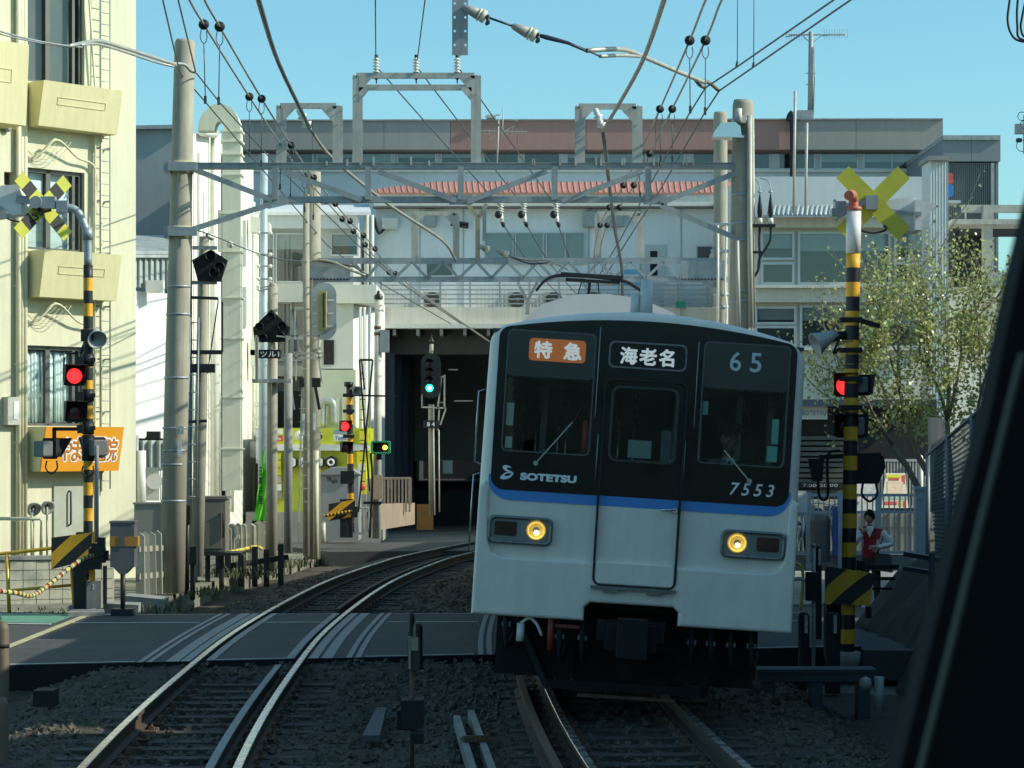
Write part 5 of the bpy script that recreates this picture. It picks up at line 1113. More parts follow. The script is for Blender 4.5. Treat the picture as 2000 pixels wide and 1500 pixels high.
wire('feeder_cable', 'feeder cable dropping behind the lattice from the right steel frame', 'cable', [(1178, 258, 39.8), (1184, 310, 41), (1200, 440, 47), (1214, 520, 52), (1216, 580, 55)], .034, group='feeder cables')
def messenger(label, pts, balls, drops, grp):
    o = wire('messenger_wire', label, 'wire', pts, .0135, m_wirel, grp)
    P = [U(*p) for p in pts]
    def at(y):
        for a, b in zip(pts, pts[1:]):
            if min(a[1], b[1]) <= y <= max(a[1], b[1]): t = (y - a[1]) / (b[1] - a[1]); return a[0] + (b[0] - a[0]) * t, a[2] + (b[2] - a[2]) * t
        return pts[-1][0], pts[-1][2]
    for y in balls:
        x, d = at(y); p = U(x, y, d); s = min(1, .6 + (d - 25) * .0) if d < 60 else .6
        mb = MB(); mb.ball(p, .062, 12, 0, (1, .55, 1)); mb.cyl(p - Vector((0, .05, 0)), p + Vector((0, .05, 0)), .018, 8); b = mb.build('hanger_roller', m_black, o)
        if y in drops:
            x1, y1 = drops[y]; q = U(x1, y1, d + .2); mb = MB(); k = p - Vector((0, 0, .055))
            mb.tube(crv([k + Vector((-.03, 0, 0)), k + Vector((-.04, 0, -.10)), k + Vector((.0, 0, -.16)), k + Vector((.035, 0, -.11)), k + Vector((.03, 0, -.02))], 3), .006, 5)
            mb.tube([k + Vector((0, 0, -.16)), q], .0065, 5); mb.bar(q - Vector((0, 0, .04)), q + Vector((0, 0, .05)), .03, .03); mb.build('dropper', m_wire, b)
    return o
G_ = 'messenger wires'; GC = 'contact wires'
messenger('left messenger wire of the near track, hung with black rollers', [(345, -50, 23), (370, 0, 25), (398, 48, 28), (487, 189, 35), (548, 282, 40), (595, 345, 43.5), (665, 424, 48), (700, 462, 50.5), (760, 532, 55), (850, 595, 62), (955, 668, 72)], [48, 189, 282, 345, 392, 428, 452, 478, 532], {48: (401, 196), 189: (487, 300), 282: (547, 365), 345: (595, 410)}, G_)
messenger('right messenger wire of the near track, hung with black rollers', [(378, -50, 23), (402, 5, 25), (429, 52, 28), (511, 193, 35), (569, 284, 40), (613, 347, 43.5), (680, 428, 48), (716, 466, 50.5), (772, 534, 55), (858, 598, 62), (958, 668, 72)], [52, 193, 284, 347, 398, 432, 460, 486, 534], {52: (427, 198), 193: (510, 320), 284: (567, 385), 347: (612, 425)}, G_)
messenger('left messenger wire of the far track, hung with black rollers', [(1402, -50, 24), (1374, 10, 26), (1347, 79, 29), (1289, 213, 36), (1249, 300, 41), (1218, 362, 45), (1190, 405, 48), (1172, 440, 50.5), (1160, 500, 53), (1165, 560, 56)], [79, 213, 300, 362, 405, 440], {79: (1348, 215), 213: (1290, 312), 300: (1250, 380)}, G_)
messenger('right messenger wire of the far track, hung with black rollers', [(1434, -50, 24), (1405, 10, 26), (1378, 79, 29), (1313, 213, 36), (1269, 300, 41), (1238, 362, 45), (1210, 405, 48), (1186, 440, 50.5), (1172, 500, 53), (1190, 560, 56)], [79, 213, 300, 362, 405, 440], {79: (1377, 218), 213: (1313, 312), 300: (1270, 380)}, G_)
wire('contact_wire', 'left contact wire of the near track, kinked at the grey arm', 'wire', [(306, -40, 30), (318, 0, 32), (342, 105, 38), (352, 143, 39.6), (401, 199, 42), (490, 305, 47), (640, 480, 54), (720, 540, 58), (880, 632, 70)], .0125, m_wire, GC, smooth=False)
wire('contact_wire', 'right contact wire of the near track, kinked at the grey arm', 'wire', [(336, -40, 30), (348, 0, 32), (371, 95, 38), (382, 141, 39.7), (428, 199, 42), (545, 328, 47), (700, 480, 54), (770, 545, 58), (900, 632, 70)], .0125, m_wire, GC, smooth=False)
wire('contact_wire', 'upper contact wire of the far track, bent at the long arm', 'wire', [(1700, -55, 28), (1625, 2, 31), (1440, 130, 36), (1378, 171, 38), (1345, 224, 40), (1265, 370, 46), (1210, 470, 52), (1172, 535, 57)], .0135, m_wire, GC, smooth=False)
wire('contact_wire', 'lower contact wire of the far track, bent at the long arm', 'wire', [(1730, -50, 28), (1661, 0, 31), (1470, 132, 36), (1405, 177, 38.2), (1374, 224, 40), (1290, 370, 46), (1225, 470, 52), (1185, 535, 57)], .0135, m_wire, GC, smooth=False)
for x, y, d, l in ((1440, 128, 36, 'nearer the pole'), (1472, 130, 36, 'nearer the aerial')):
    mb = MB(); mb.tube([U(x + 1, -60, d), U(x, y - 6, d)], .007, 5); mb.bar(U(x, y - 8, d), U(x - 2, y + 2, d), .03, .04); mb.build('dropper', m_wire, loc=U(x, y, d), label='thin dropper above the slanting contact wires, ' + l, cat='wire', group='droppers above the far contact wires')
for x0_, x1_, x2_ in ((735, 978, 1116), (813, 1023, 1150), (893, 1086, 1170)):
    wire('line_wire', {735: 'line wire from the first porcelain insulator of the tall frame', 813: 'line wire from the middle porcelain insulator of the tall frame', 893: 'line wire from the third porcelain insulator of the tall frame'}[x0_], 'wire', [(x0_ + 6, 137, g1), ((x0_ + x1_) / 2 + 4, 272, 46), (x1_, 404, g2 - .3)], .012, m_wire, 'line wires')
    wire('line_wire', 'lower line wire %s, falling from a clamp below the first gantry' % {735: 'nearest the forked post', 813: 'in the middle', 893: 'nearest the pantograph'}[x0_], 'wire', [(x1_ + 3, 436, g2 - .3), ((x1_ + x2_) / 2 - 8, 520, 60), (x2_, 600, 70)], .012, m_wire, 'lower line wires')
for x0_, x1_ in ((733, 734), (830, 815)):
    wire('line_wire', 'near line wire rising out of the picture from the %s porcelain insulator' % ('first' if x0_ == 733 else 'second'), 'wire', [(x0_ - 2, -60, 30), (x0_, 0, 33), (x1_, 117, g1)], .010, m_wire, 'line wires', smooth=False)
wire('strain_wire', 'thin strain wire from the first gantry pole past the pentagon board', 'wire', [(385, 450, 40), (415, 460, 41), (520, 500, 47), (600, 512, 52)], .010, m_wire)
si = MB()
for x, y in ((418, 464), (462, 482)):
    a = U(x - 14, y - 5, 41.5 + (x - 418) * .06); si.lathe([(.02, 0), (.05, .03), (.02, .06), (.06, .09), (.03, .11), (.06, .14), (.03, .16), (.06, .19), (.03, .22), (.015, .27)], a, U(x + 14, y + 7, 42) - a, 10)
si.build('strain_insulator', m_porc, loc=U(418, 464, 41.5), label='pair of ribbed insulators in the strain wire above the pentagon board', cat='insulator')
# feeders: tangle at the right of the sky and cables at the top corner
for k, pts in enumerate(([(1978, -40, 27), (1971, 8, 27), (1968, 40, 27), (1975, 66, 27), (1992, 80, 27), (2040, 84, 27)], [(1994, -40, 27), (1987, 10, 27), (1987, 50, 27), (1993, 76, 27), (2040, 82, 27)], [(2012, -40, 27), (1997, 30, 27), (1994, 56, 27), (2004, 74, 27), (2040, 78, 27)])):
    wire('cable_loop', ['outer hanging cable loop at the top corner of the sky', 'middle hanging cable loop at the top corner of the sky', 'inner hanging cable loop at the top corner of the sky'][k], 'cable', pts, .013, m_rubber, 'hanging cable loops')
tb = thing('telephone_bracket', 'small grey line bracket with wire rings against the open sky', 'bracket', U(1996, 300, 40))
mb = MB(); mb.box(U(1996, 252, 40), (.22, .12, .16)); mb.bar(U(2004, 300, 40), U(2004, 225, 40), .08); mb.box(U(1990, 274, 40), (.08, .1, .06), 1); mb.build('bracket', [m_galv, m_dark], tb)
for cx_, cy_, r in ((1996, 227, .07), (2000, 243, .06), (1996, 285, .09)):
    c = U(cx_, cy_, 39.9); mb = MB(); mb.tube([c + Vector((r * math.cos(R(30 * i)), 0, r * math.sin(R(30 * i)))) for i in range(13)], .007, 5, caps=False); mb.build('wire_ring', m_wire, tb)
# ------------------------------------------------------------------ STATION AND BUILDINGS BEHIND
m_para = M('parapet grey', (.31, .295, .27), .75, 0, .07, .5, streak=.10)
m_parar = M('parapet red brown', (.36, .20, .17), .75, 0, .07, .5, streak=.12)
m_bwall = M('grey blue wall', (.58, .62, .64), .7, 0, .06, .6, streak=.08)
m_sill = M('aluminium frame', (.50, .53, .53), .4, .4, .08)
m_dglass = glass('station glass', (.78, .82, .84), .06)
m_blind = M('roller blind', (.50, .55, .54), .8, 0, .06)
m_tile = M('orange roof sheet', (.55, .24, .17), .6, 0, .14, 2, streak=.15)
m_fasc = M('fascia pale', (.68, .68, .62), .6, 0, .06, 1, streak=.12)
m_span = M('beige spandrel', (.70, .67, .57), .75, 0, .07, .8, streak=.15)
m_stw = M('station wall', (.76, .82, .84), .7, 0, .05, .8, streak=.08)
def bxp(mb, x0, x1, y0, y1, d, dep, mi=0):         # box from its photo extents at distance d
    a, b = U(x0, y1, d), U(x1, y0, d); return mb.bx(a.x, b.x, d, d + dep, a.z, b.z, mi)
def window(par, x0, x1, y0, y1, d, blind=.4, bar=3, mull=(), mat=None, room=None):
    f = MB(); o = .04
    for a, b, c, e in [(x0, x1, y0, y0 + bar), (x0, x1, y1 - bar, y1), (x0, x0 + bar, y0 + bar, y1 - bar), (x1 - bar, x1, y0 + bar, y1 - bar)] + [(m - bar / 2, m + bar / 2, y0 + bar, y1 - bar) for m in mull]: bxp(f, a, b, c, e, d - .08, .10)
    w = f.build('window', mat or m_sill, par)
    g = MB(); bxp(g, x0 + bar * .5, x1 - bar * .5, y0 + bar * .5, y1 - bar * .5, d - .03, .012); g.build('pane', m_dglass, w)
    k = MB(); bxp(k, x0 + bar * .5, x1 - bar * .5, y0 + bar * .5, y1 - bar * .5, d - .004, .003); k.build('room', room or M('dark room', (.045, .05, .05), .9, 0, .3, .7), w)
    if blind: k = MB(); bxp(k, x0 + bar, x1 - bar, y0 + bar, y0 + bar + (y1 - y0) * blind, d - .012, .006); k.build('blind', m_blind, w)
    return w
# long upper building, parapet grey at the ends and red brown in the middle
ub = thing('office_block', 'long station office block with a reddish brown parapet and a window band', 'building', U(1150, 620, 96))
mb = MB(); bxp(mb, 440, 1836, 290, 900, 96, 14); mb.build('wall', m_bwall, ub)
px = [452, 610, 750, 880, 1010, 1145, 1280, 1410, 1545, 1672, 1842]
for i in range(len(px) - 1):
    mb = MB(); bxp(mb, px[i] + .35, px[i + 1] - .35, 236 - .3 * i, 292, 95.2, 1.0); mb.build('parapet_panel', m_parar if 2 < i < 8 else m_para, ub)
    mb = MB(); bxp(mb, px[i] + .35, px[i + 1] - .35, 233.4 - .3 * i, 235.8 - .3 * i, 95.1, 1.2); mb.build('coping', m_bluest, ub)
MB().bx(U(441, 0, 96).x, U(1836, 0, 96).x, 96.0, 110, U(0, 240, 96).z, U(0, 238, 96).z).build('roof', m_conc2, ub)
mb = MB(); bxp(mb, 440, 1836, 292, 300, 95.9, .09); mb.build('lintel', M('brown lintel', (.14, .12, .11), .7, 0, .1), ub)

for x0_, x1_ in ((555, 612), (618, 690), (698, 766), (775, 852), (860, 936), (944, 1014), (1022, 1094), (1106, 1176), (1186, 1262), (1270, 1338), (1352, 1420), (1430, 1505), (1520, 1592), (1602, 1676), (1686, 1796)):
    window(ub, x0_, x1_, 297, 331, 96, blind=random.choice([0, .25, .5]), bar=2.4, mull=(1742,) if x0_ == 1686 else ())
mb = MB(); bxp(mb, 440, 1836, 331, 336, 95.85, .14); mb.build('sill_band', m_fasc, ub)


# roof aerials
ya = thing('tv_aerial', 'tall roof mast with television aerials on the office block', 'aerial', U(1583, 232, 96))
mb = MB(); mb.tube([U(1583, 234, 96), U(1584, 62, 96)], [.12, .09], 8); mb.bar(U(1540, 68, 96), U(1650, 68, 96), .05); mb.bar(U(1583, 84, 96), U(1568, 70, 96), .03); mb.bar(U(1586, 84, 96), U(1604, 70, 96), .03); mb.bar(U(1574, 143, 96), U(1594, 143, 96), .03); mb.bar(U(1574, 165, 96), U(1590, 165, 96), .03); mb.tube([U(1590, 90, 95.9), U(1591, 160, 95.9), U(1588, 225, 95.9)], .03, 6); mb.box(U(1572, 224, 96), (.6, .4, .3)); mb.build('mast', m_bluest, ya)
mb = MB(); mb.tube([U(1534, 72, 96), U(1574, 66, 96)], .02, 5); mb.tube([U(1606, 70, 96), U(1658, 65, 96)], .02, 5)
for x in range(1536, 1574, 5): mb.bar(U(x, 80 - (x % 3), 96), U(x, 58, 96), .012)
for x in range(1610, 1660, 5): mb.bar(U(x, 78 - (x - 1610) * .08, 96), U(x, 57, 96), .012)
mb.build('elements', m_bluest, ya)
sa = thing('tv_aerial', 'small white aerial and dish above the reddish parapet', 'aerial', U(972, 320, 94))
mb = MB(); mb.tube([U(971, 322, 94), U(974, 232, 94)], .03, 6); mb.tube([U(981, 270, 94), U(983, 212, 94)], .02, 5); mb.bar(U(948, 228, 94), U(976, 224, 94), .10, .05); mb.bar(U(935, 255, 94), U(1030, 257, 94), .02); mb.bar(U(955, 272, 94), U(1005, 246, 94), .015)
for x in range(938, 1028, 9): mb.bar(U(x, 250, 94), U(x, 262, 94), .012)
mb.build('mast', m_steel2, sa); mb = MB(); bxp(mb, 950, 968, 224, 231, 95, .5); mb.build('dish', m_bluest, sa)
for x, yb in ((1553, 178), (1576, 240)):
    mb = MB(); mb.tube([U(x - 3, 420, 69.2), U(x, yb, 69.2)], .04, 6); mb.build('lightning_rod', m_steel2, loc=U(x - 3, 420, 69.2), label='thin pale rod before the office block, %s the cable bundle' % ('beside' if x < 1560 else 'beyond'), cat='rod', group='thin rods')
mb = MB(); mb.tube(crv([U(1530, 420, 95), U(1544, 380, 95), U(1549, 330, 95), U(1548, 232, 95), U(1544, 225, 95), U(1540, 236, 95)], 6), .13, 7); mb.build('cable_bundle', m_dark, loc=U(1530, 420, 95), label='dark cable bundle climbing over the parapet of the office block', cat='cable')
# white station house over the line
sth = thing('station_house', 'pale station house above the track opening with an orange sheet roof', 'building', U(1020, 620, 80))
mb = MB(); bxp(mb, 735, 1440, 396, 604, 80, 12); mb.build('wall', m_stw, sth)
for x in (820, 905, 1150, 1250, 1330): mb = MB(); bxp(mb, x - .5, x + .5, 402, 600, 79.97, .05); mb.build('wall_joint', m_bluest, sth)
mb = MB(); bxp(mb, 730, 1500, 377, 402, 79.6, .5); mb.build('gutter', m_fasc, sth); mb = MB(); bxp(mb, 728, 1502, 402, 405, 79.5, .5); mb.build('soffit', M('dark soffit', (.16, .15, .14), .8), sth)

for i in range(66):
    xa = 735 + i * 11.6
    ta = max(0, (850 - xa) / 115) * 14
    mb = MB(); a, b = U(xa, 376, 79.55), U(xa + 11.4, 376, 79.55); c, d_ = U(xa + 11.4 - 3, 355 + max(0, (850 - xa - 11) / 115) * 14, 83), U(xa - 3, 355 + ta, 83)
    mb.prism([a, b, c, d_], (0, 0, -.06)); mb.tube([a + Vector((.09, 0, .0)), d_ + Vector((.09, 0, .0))], .03, 6); mb.build('roof_sheet', m_tile, sth)
mb = MB(); mb.prism([U(1490, 400, 79), U(1560, 345, 79), U(1565, 356, 79), U(1500, 412, 79)], (0, 2, 0)); mb.build('gable_trim', m_fasc, sth)
for x0_, x1_ in ((946, 1003), (1006, 1062), (1066, 1142)):
    window(sth, x0_, x1_, 454, 516, 80, blind=.9, bar=2, mull=((x0_ + x1_) / 2,) if x1_ > 1100 else (), room=M('blue curtain', (.20, .30, .32), .9, 0, .1, 2))

for x0_, x1_, y0_, y1_ in ((832, 885, 508, 540), (1360, 1392, 480, 506)): window(sth, x0_, x1_, y0_, y1_, 80, blind=0, bar=2)
mb = MB(); bxp(mb, 1254, 1300, 478, 602, 79.95, .06); dd = mb.build('service_door', m_sill, sth); mb = MB(); bxp(mb, 1270, 1284, 490, 502, 79.93, .03); bxp(mb, 1270, 1284, 512, 538, 79.93, .03); mb.build('door_glass', m_black, dd)
for x in (838, 1150, 1205): mb = MB(); mb.box(U(x, 428, 79.8), (.4, .3, .5)); mb.build('extractor', m_bluest, sth)
mb = MB(); mb.box(U(762, 437, 79.8), (.5, .3, .35)); mb.tube(crv([U(755, 440, 79.7), U(742, 455, 79.7), U(735, 445, 79.7), U(730, 425, 79.7)], 5), .05, 6, 1); mb.tube([U(880, 432, 79.7), U(915, 438, 79.7)], .05, 6, 1); mb.tube([U(880, 438, 79.7), U(915, 444, 79.7)], .05, 6, 1); mb.build('fuse_box', [m_fasc, m_dark], sth)
mb = MB(); mb.tube([U(716, 640, 79.5), U(716, 420, 79.5), U(712, 410, 79.5)], .09, 8); mb.tube([U(727, 420, 79.5), U(727, 640, 79.5)], .06, 8); mb.build('downpipe', m_fasc, sth)
# bridge deck carrying it, with railing, louvres and outdoor units
dk = thing('station_deck', 'concrete station deck bridging the tracks', 'bridge', U(1090, 640, 78.5))
mb = MB(); bxp(mb, 742, 1445, 600, 632, 78.2, 30); mb.build('slab', m_span, dk)
mb = MB(); bxp(mb, 742, 1445, 632, 641, 78.0, .6); mb.build('edge_beam', m_fasc, dk)
mb = MB(); bxp(mb, 742, 1445, 641, 692, 80, 1.2); mb.build('beam', M('dark beam', (.10, .10, .10), .8, 0, .2), dk)
for x in range(770, 1445, 46): mb = MB(); bxp(mb, x - 3, x + 3, 641, 655, 78.4, 20); mb.build('joist', m_bluest, dk)
ral = thing('deck_railing', 'thin wire railing and pale louvre screen along the station deck', 'railing', U(1090, 600, 78.3))
for y in (557, 566, 575, 584, 593): mb = MB(); mb.bar(U(744, y, 78.3), U(1440, y, 78.3), .04); mb.build('rail', m_galv, ral)
for x in range(744, 1441, 58): mb = MB(); mb.bar(U(x, 601, 78.3), U(x, 550, 78.3), .06); mb.build('post', m_galv, ral)
lv = MB(); lv.bx(-.045, .045, 0, .05, -.0, U(0, 560, 79.4).z - U(0, 602, 79.4).z); lme = lv.mesh('louvre_slat', M('louvre white', (.66, .67, .63), .6, 0, .05))
for a, b in ((745, 810), (932, 1150), (1300, 1332), (1372, 1392)):
    for x in np.arange(a, b, 7.6): inst('louvre_slat', lme, ral, U(x, 602, 79.4))
for i, x in enumerate((835, 1000, 1072, 1150)):
    ac = thing('outdoor_unit', ['grey outdoor fan unit half hidden by the wires on the deck', 'beige outdoor fan unit on the deck beside the forked bracket', 'beige outdoor fan unit on the deck behind the pantograph horn', 'outdoor fan unit on the deck just above the train roof'][i], 'air conditioner', U(x + 18, 600, 79), group='outdoor fan units on the deck')
    mb = MB(); bxp(mb, x - 8, x + 38, 570, 600, 79, .5); mb.build('case', M('unit beige', (.52, .50, .42), .6, 0, .08), ac)
    c = U(x + 9, 586, 78.98); mb = MB(); mb.lathe([(.26, 0), (.26, .02), (.23, .02), (.22, -.0), (.08, .0), (.08, .03), (0, .03)], c, (0, -1, 0), 20)
    for k in range(10): mb.bar(c + Vector((.08 * math.cos(R(36 * k)), -.02, .08 * math.sin(R(36 * k)))), c + Vector((.24 * math.cos(R(36 * k)), -.02, .24 * math.sin(R(36 * k)))), .015)
    mb.build('fan_grille', M('fan grille', (.10, .095, .085), .6), ac)
    mb = MB(); bxp(mb, x + 24, x + 37, 571, 600, 78.97, .02); mb.build('sunlit_side', m_white, ac)  # white panel paints the sunlit right side of the case
mb = MB(); bxp(mb, 1320, 1339, 588, 601, 78.1, .03); pn = mb.build('green_sign', M('green board', (.03, .30, .22), .5), loc=U(1330, 625, 78.1), label='small green sign board at the edge of the station deck', cat='sign')
mb = MB(); mb.bar(U(1330, 625, 78.12), U(1330, 601, 78.12), .04); mb.build('stake', m_galv, pn)
for x0_, x1_, y0_, y1_ in ((1215, 1250, 526, 536), (1215, 1250, 549, 556)): mb = MB(); bxp(mb, x0_, x1_, y0_, y1_, 78.9, .03); mb.build('blue_sheet', M('blue sheet', (.18, .42, .62), .6), loc=U(x0_, y1_, 78.9), label='light blue sheet on the deck screen, %s the truss' % ('behind' if y0_ < 540 else 'below'), cat='sheet', group='blue sheets on the deck')
# dark cutting below the deck: side walls, added end wall, platform, station equipment
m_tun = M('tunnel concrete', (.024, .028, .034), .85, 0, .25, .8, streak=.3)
tu = thing('underpass_walls', 'dark side walls and columns of the track opening below the station', 'wall', U(830, 1000, 84))
for i, (xa, xb) in enumerate(((742, 770), (773, 782), (785, 797), (800, 806))):
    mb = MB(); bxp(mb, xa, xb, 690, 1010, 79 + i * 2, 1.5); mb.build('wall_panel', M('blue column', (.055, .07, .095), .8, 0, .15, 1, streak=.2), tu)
mb = MB(); bxp(mb, 690, 1445, 640, 1060, 118, .5); mb.build('dark_end_wall', m_tun, tu)  # added to close the opening and keep it dark
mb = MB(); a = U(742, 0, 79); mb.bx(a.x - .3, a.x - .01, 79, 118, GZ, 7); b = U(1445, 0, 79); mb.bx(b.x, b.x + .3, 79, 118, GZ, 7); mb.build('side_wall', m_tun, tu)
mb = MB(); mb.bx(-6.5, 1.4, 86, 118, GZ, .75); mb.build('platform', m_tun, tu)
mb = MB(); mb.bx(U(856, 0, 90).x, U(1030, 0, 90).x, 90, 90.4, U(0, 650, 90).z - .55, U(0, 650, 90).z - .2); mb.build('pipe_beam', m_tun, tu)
for x, y, w in ((782, 707, 22), (885, 722, 18), (905, 783, 36), (860, 786, 14)):
    mb = MB(); mb.box(U(x, y, 88), (w / 2000 * 88 * .42, .12, .04)); mb.build('tube_lamp', M('dim tube lamp', (.75, .85, .95), .5, 0, 0, emit=.10), loc=U(x, y, 88), label=['dim tube lamp deep under the station beside the rusty pole', 'short dim tube lamp beside the green signal head', 'dim tube lamp farthest back under the station', 'small dim lamp just below the green signal'][(782, 885, 905, 860).index(x)], cat='lamp', group='lamps under the station')
mb = MB(); bxp(mb, 865, 884, 899, 925, 84, .05); pb = mb.build('white_board', m_sill, loc=U(874, 925, 84), label='small framed white board in the dark opening beside the numbered mast', cat='sign'); mb = MB(); bxp(mb, 868, 881, 902, 922, 83.97, .02); mb.build('face', m_paper, pb)
mb = MB(); bxp(mb, 814, 846, 985, 1035, 72, .1); mb.build('orange_board', M('rust orange board', (.40, .17, .05), .7, 0, .2), loc=U(830, 1035, 72), label='rust orange board at the dark track opening', cat='board')
# right hand station block with window bands
rb = thing('station_block', 'grey station block with white framed windows and beige bands behind the tree', 'building', U(1640, 1000, 70))
mb = MB(); bxp(mb, 1440, 1818, 445, 1010, 70, 16); mb.build('wall', m_span, rb)
mb = MB(); bxp(mb, 1440, 1820, 345, 445, 72, 14); mb.build('upper_wall', m_bwall, rb)
for y0_, y1_, d in ((424, 444, 69.6), (562, 590, 69.6), (684, 790, 69.7)): mb = MB(); bxp(mb, 1440, 1822, y0_, y1_, d, .5); mb.build('spandrel', m_span, rb)
for y0_, y1_ in ((556, 562), (678, 684), (420, 424)): mb = MB(); bxp(mb, 1440, 1822, y0_, y1_, 69.4, .8); mb.build('ledge', m_fasc, rb)
for x0_, x1_, y0_, y1_, bl in ((1486, 1552, 452, 508, .5), (1486, 1552, 512, 556, 0), (1558, 1740, 452, 556, .32), (1746, 1812, 452, 508, .5), (1746, 1812, 512, 556, 0), (1474, 1556, 598, 634, .6), (1474, 1556, 636, 678, 0), (1562, 1720, 596, 680, .3), (1726, 1812, 598, 680, .4)):
    window(rb, x0_, x1_, y0_, y1_, 70, blind=bl, bar=5)
for i in range(17):      # corrugated awning
    xa = 1500 + i * 9.2; mb = MB(); a, b = U(xa, 421, 69.0), U(xa + 9, 421, 69.0); c, d_ = U(xa + 13, 403, 71.5), U(xa + 4, 403, 71.5); mb.prism([a, b, c, d_], (0, 0, -.04)); mb.tube([a, d_], .05, 6); mb.build('awning_sheet', m_corr, rb)
wc = thing('stair_tower', 'white corrugated stair tower at the end of the station block', 'building', U(1833, 900, 66))
mb = MB(); corrugate(mb, (U(1815, 0, 66).x, 66, 0), (U(1852, 0, 66).x, 66, 0), U(0, 900, 66).z, U(0, 312, 66).z, .075, .03); bxp(mb, 1815, 1852, 312, 900, 66.05, 1.2); mb.build('wall', M('white corrugated', (.62, .65, .65), .5, .1, .06, 2, streak=.1), wc)
mb = MB(); bxp(mb, 1812, 1854, 304, 313, 65.8, 1.5); mb.build('cap', m_conc2, wc)
gt = thing('grey_tower', 'dark grey ribbed tower block against the sky', 'building', U(1900, 800, 88))
mb = MB(); bxp(mb, 1840, 1950, 318, 800, 88, 8); mb.build('wall', M('dark ribbed wall', (.20, .215, .22), .7, 0, .08, 2, bump=.3, bscale=20), gt)
for xa, xb in ((1842, 1897), (1897.6, 1954)):
    mb = MB(); bxp(mb, xa, xb, 274, 315, 87.8, 8.4); mb.build('parapet_panel', M('slate panel', (.20, .23, .25), .65, 0, .06), gt); mb = MB(); bxp(mb, xa, xb, 264, 273, 87.7, 8.6); mb.build('coping', m_bluest, gt)
for i in range(28): x = 1842 + i * 3.8; mb = MB(); bxp(mb, x, x + 1.6, 320, 640, 87.93, .08); mb.build('rib', MATS['dark ribbed wall'], gt)
mb = MB(); bxp(mb, 1936, 1942, 318, 640, 87.8, .15); mb.build('downpipe', m_bluest, gt)
ps = thing('shop_sign', 'red and blue round edged sign projecting beyond the stair tower', 'sign', U(1856, 382, 68))
for y0_, y1_, m in ((338, 359, M('sign red', (.75, .10, .05), .5)), (360, 384, M('sign blue', (.03, .22, .70), .5))):
    mb = MB(); a = U(1848, y1_, 68); b = U(1861, y0_, 68); plate(mb, [rrect(a.x, b.x, a.z, b.z, .06)], 68, 68.25); mb.build('panel', m, ps)
sc_ = thing('steel_canopy', 'pale steel footbridge canopy on a column at the side of the tower', 'canopy', U(1930, 640, 74))
for x0_, x1_, y0_, y1_, d, dp in ((1880, 2080, 400, 415, 74, .2), (1860, 2080, 428, 438, 73.8, 1.5), (1921, 1939, 400, 640, 73.9, .3), (1885, 1888, 415, 428, 74, .1), (1996, 2000, 415, 428, 74, .1)): mb = MB(); bxp(mb, x0_, x1_, y0_, y1_, d, dp); mb.build('beam' if x1_ - x0_ > 50 else 'column', m_steel2, sc_)
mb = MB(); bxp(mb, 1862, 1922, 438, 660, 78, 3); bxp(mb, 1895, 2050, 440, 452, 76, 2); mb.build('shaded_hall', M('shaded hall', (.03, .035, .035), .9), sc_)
mb = MB(); bxp(mb, 1852, 1876, 391, 396, 67, 1); mb.build('ledge', m_sill, sc_)
mb = MB(); bxp(mb, 1940, 2080, 532, 900, 80, 3); mb.build('blue_hoarding', M('pale blue hoarding', (.45, .58, .63), .6, 0, .05), loc=U(1980, 900, 80), label='pale blue hoarding below the canopy behind the tree', cat='hoarding')
mb = MB(); bxp(mb, 1855, 1960, 560, 900, 77.5, .4); mb.build('grey_wall', m_fasc, loc=U(1900, 900, 77.5), label='pale grey wall of the hall behind the tree crown', cat='wall')
# left middle block (grey, windows) behind the masts
lb = thing('platform_block', 'grey shaded block with dark windows behind the slim masts', 'building', U(620, 1000, 76))
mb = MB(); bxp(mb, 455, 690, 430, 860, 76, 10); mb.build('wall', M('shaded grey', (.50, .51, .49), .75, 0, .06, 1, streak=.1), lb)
mb = MB(); bxp(mb, 455, 700, 420, 446, 75.7, .4); mb.build('cornice', m_bwall, lb)
mb = MB(); mb.prism([U(500, 420, 75.5), U(725, 420, 75.5), U(720, 406, 82), U(560, 406, 82)], (0, 0, .1)); mb.build('canopy_roof', m_white, lb)
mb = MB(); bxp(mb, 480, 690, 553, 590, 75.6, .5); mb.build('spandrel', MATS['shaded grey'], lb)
for x0_, x1_, y0_, y1_, bl in ((494, 536, 455, 552, .3), (538, 598, 455, 552, .3), (645, 700, 455, 500, .5), (520, 570, 590, 660, 0), (575, 600, 600, 660, 0), (540, 640, 660, 705, 0)): window(lb, x0_, x1_, y0_, y1_, 76, blind=bl, bar=3)
mb = MB(); bxp(mb, 470, 615, 764, 835, 75.5, .4); mb.build('shutter', m_dark, lb)
mb = MB(); bxp(mb, 470, 690, 715, 735, 75.2, .8); mb.build('ledge', m_fasc, lb)
for x0_, x1_ in ((500, 512), (640, 652)): mb = MB(); bxp(mb, x0_, x1_, 655, 740, 74.9, .3); mb.build('pilaster', m_fasc, lb)
cw = thing('corner_house', 'light grey corner house with white end wall beside the track opening', 'building', U(690, 1000, 72))
mb = MB(); bxp(mb, 625, 690, 590, 720, 72, 4); mb.build('upper_wall', M('light cladding', (.60, .62, .61), .7, 0, .05), cw)
mb = MB(); bxp(mb, 622, 735, 556, 592, 71.7, 4.5); mb.build('fascia', m_fasc, cw)
mb = MB(); mb.prism([U(690, 1000, 72), U(742, 1000, 75), U(742, 586, 75), U(690, 590, 72)], (0, 3, 0)); mb.build('end_wall', m_whitew, cw)
mb = MB(); bxp(mb, 622, 694, 722, 836, 71.8, 2); mb.build('lower_wall', M('pale green wall', (.52, .56, .48), .75, 0, .05), cw)
mb = MB(); bxp(mb, 632, 652, 664, 712, 71.95, .1); mb.build('window', m_black, cw)
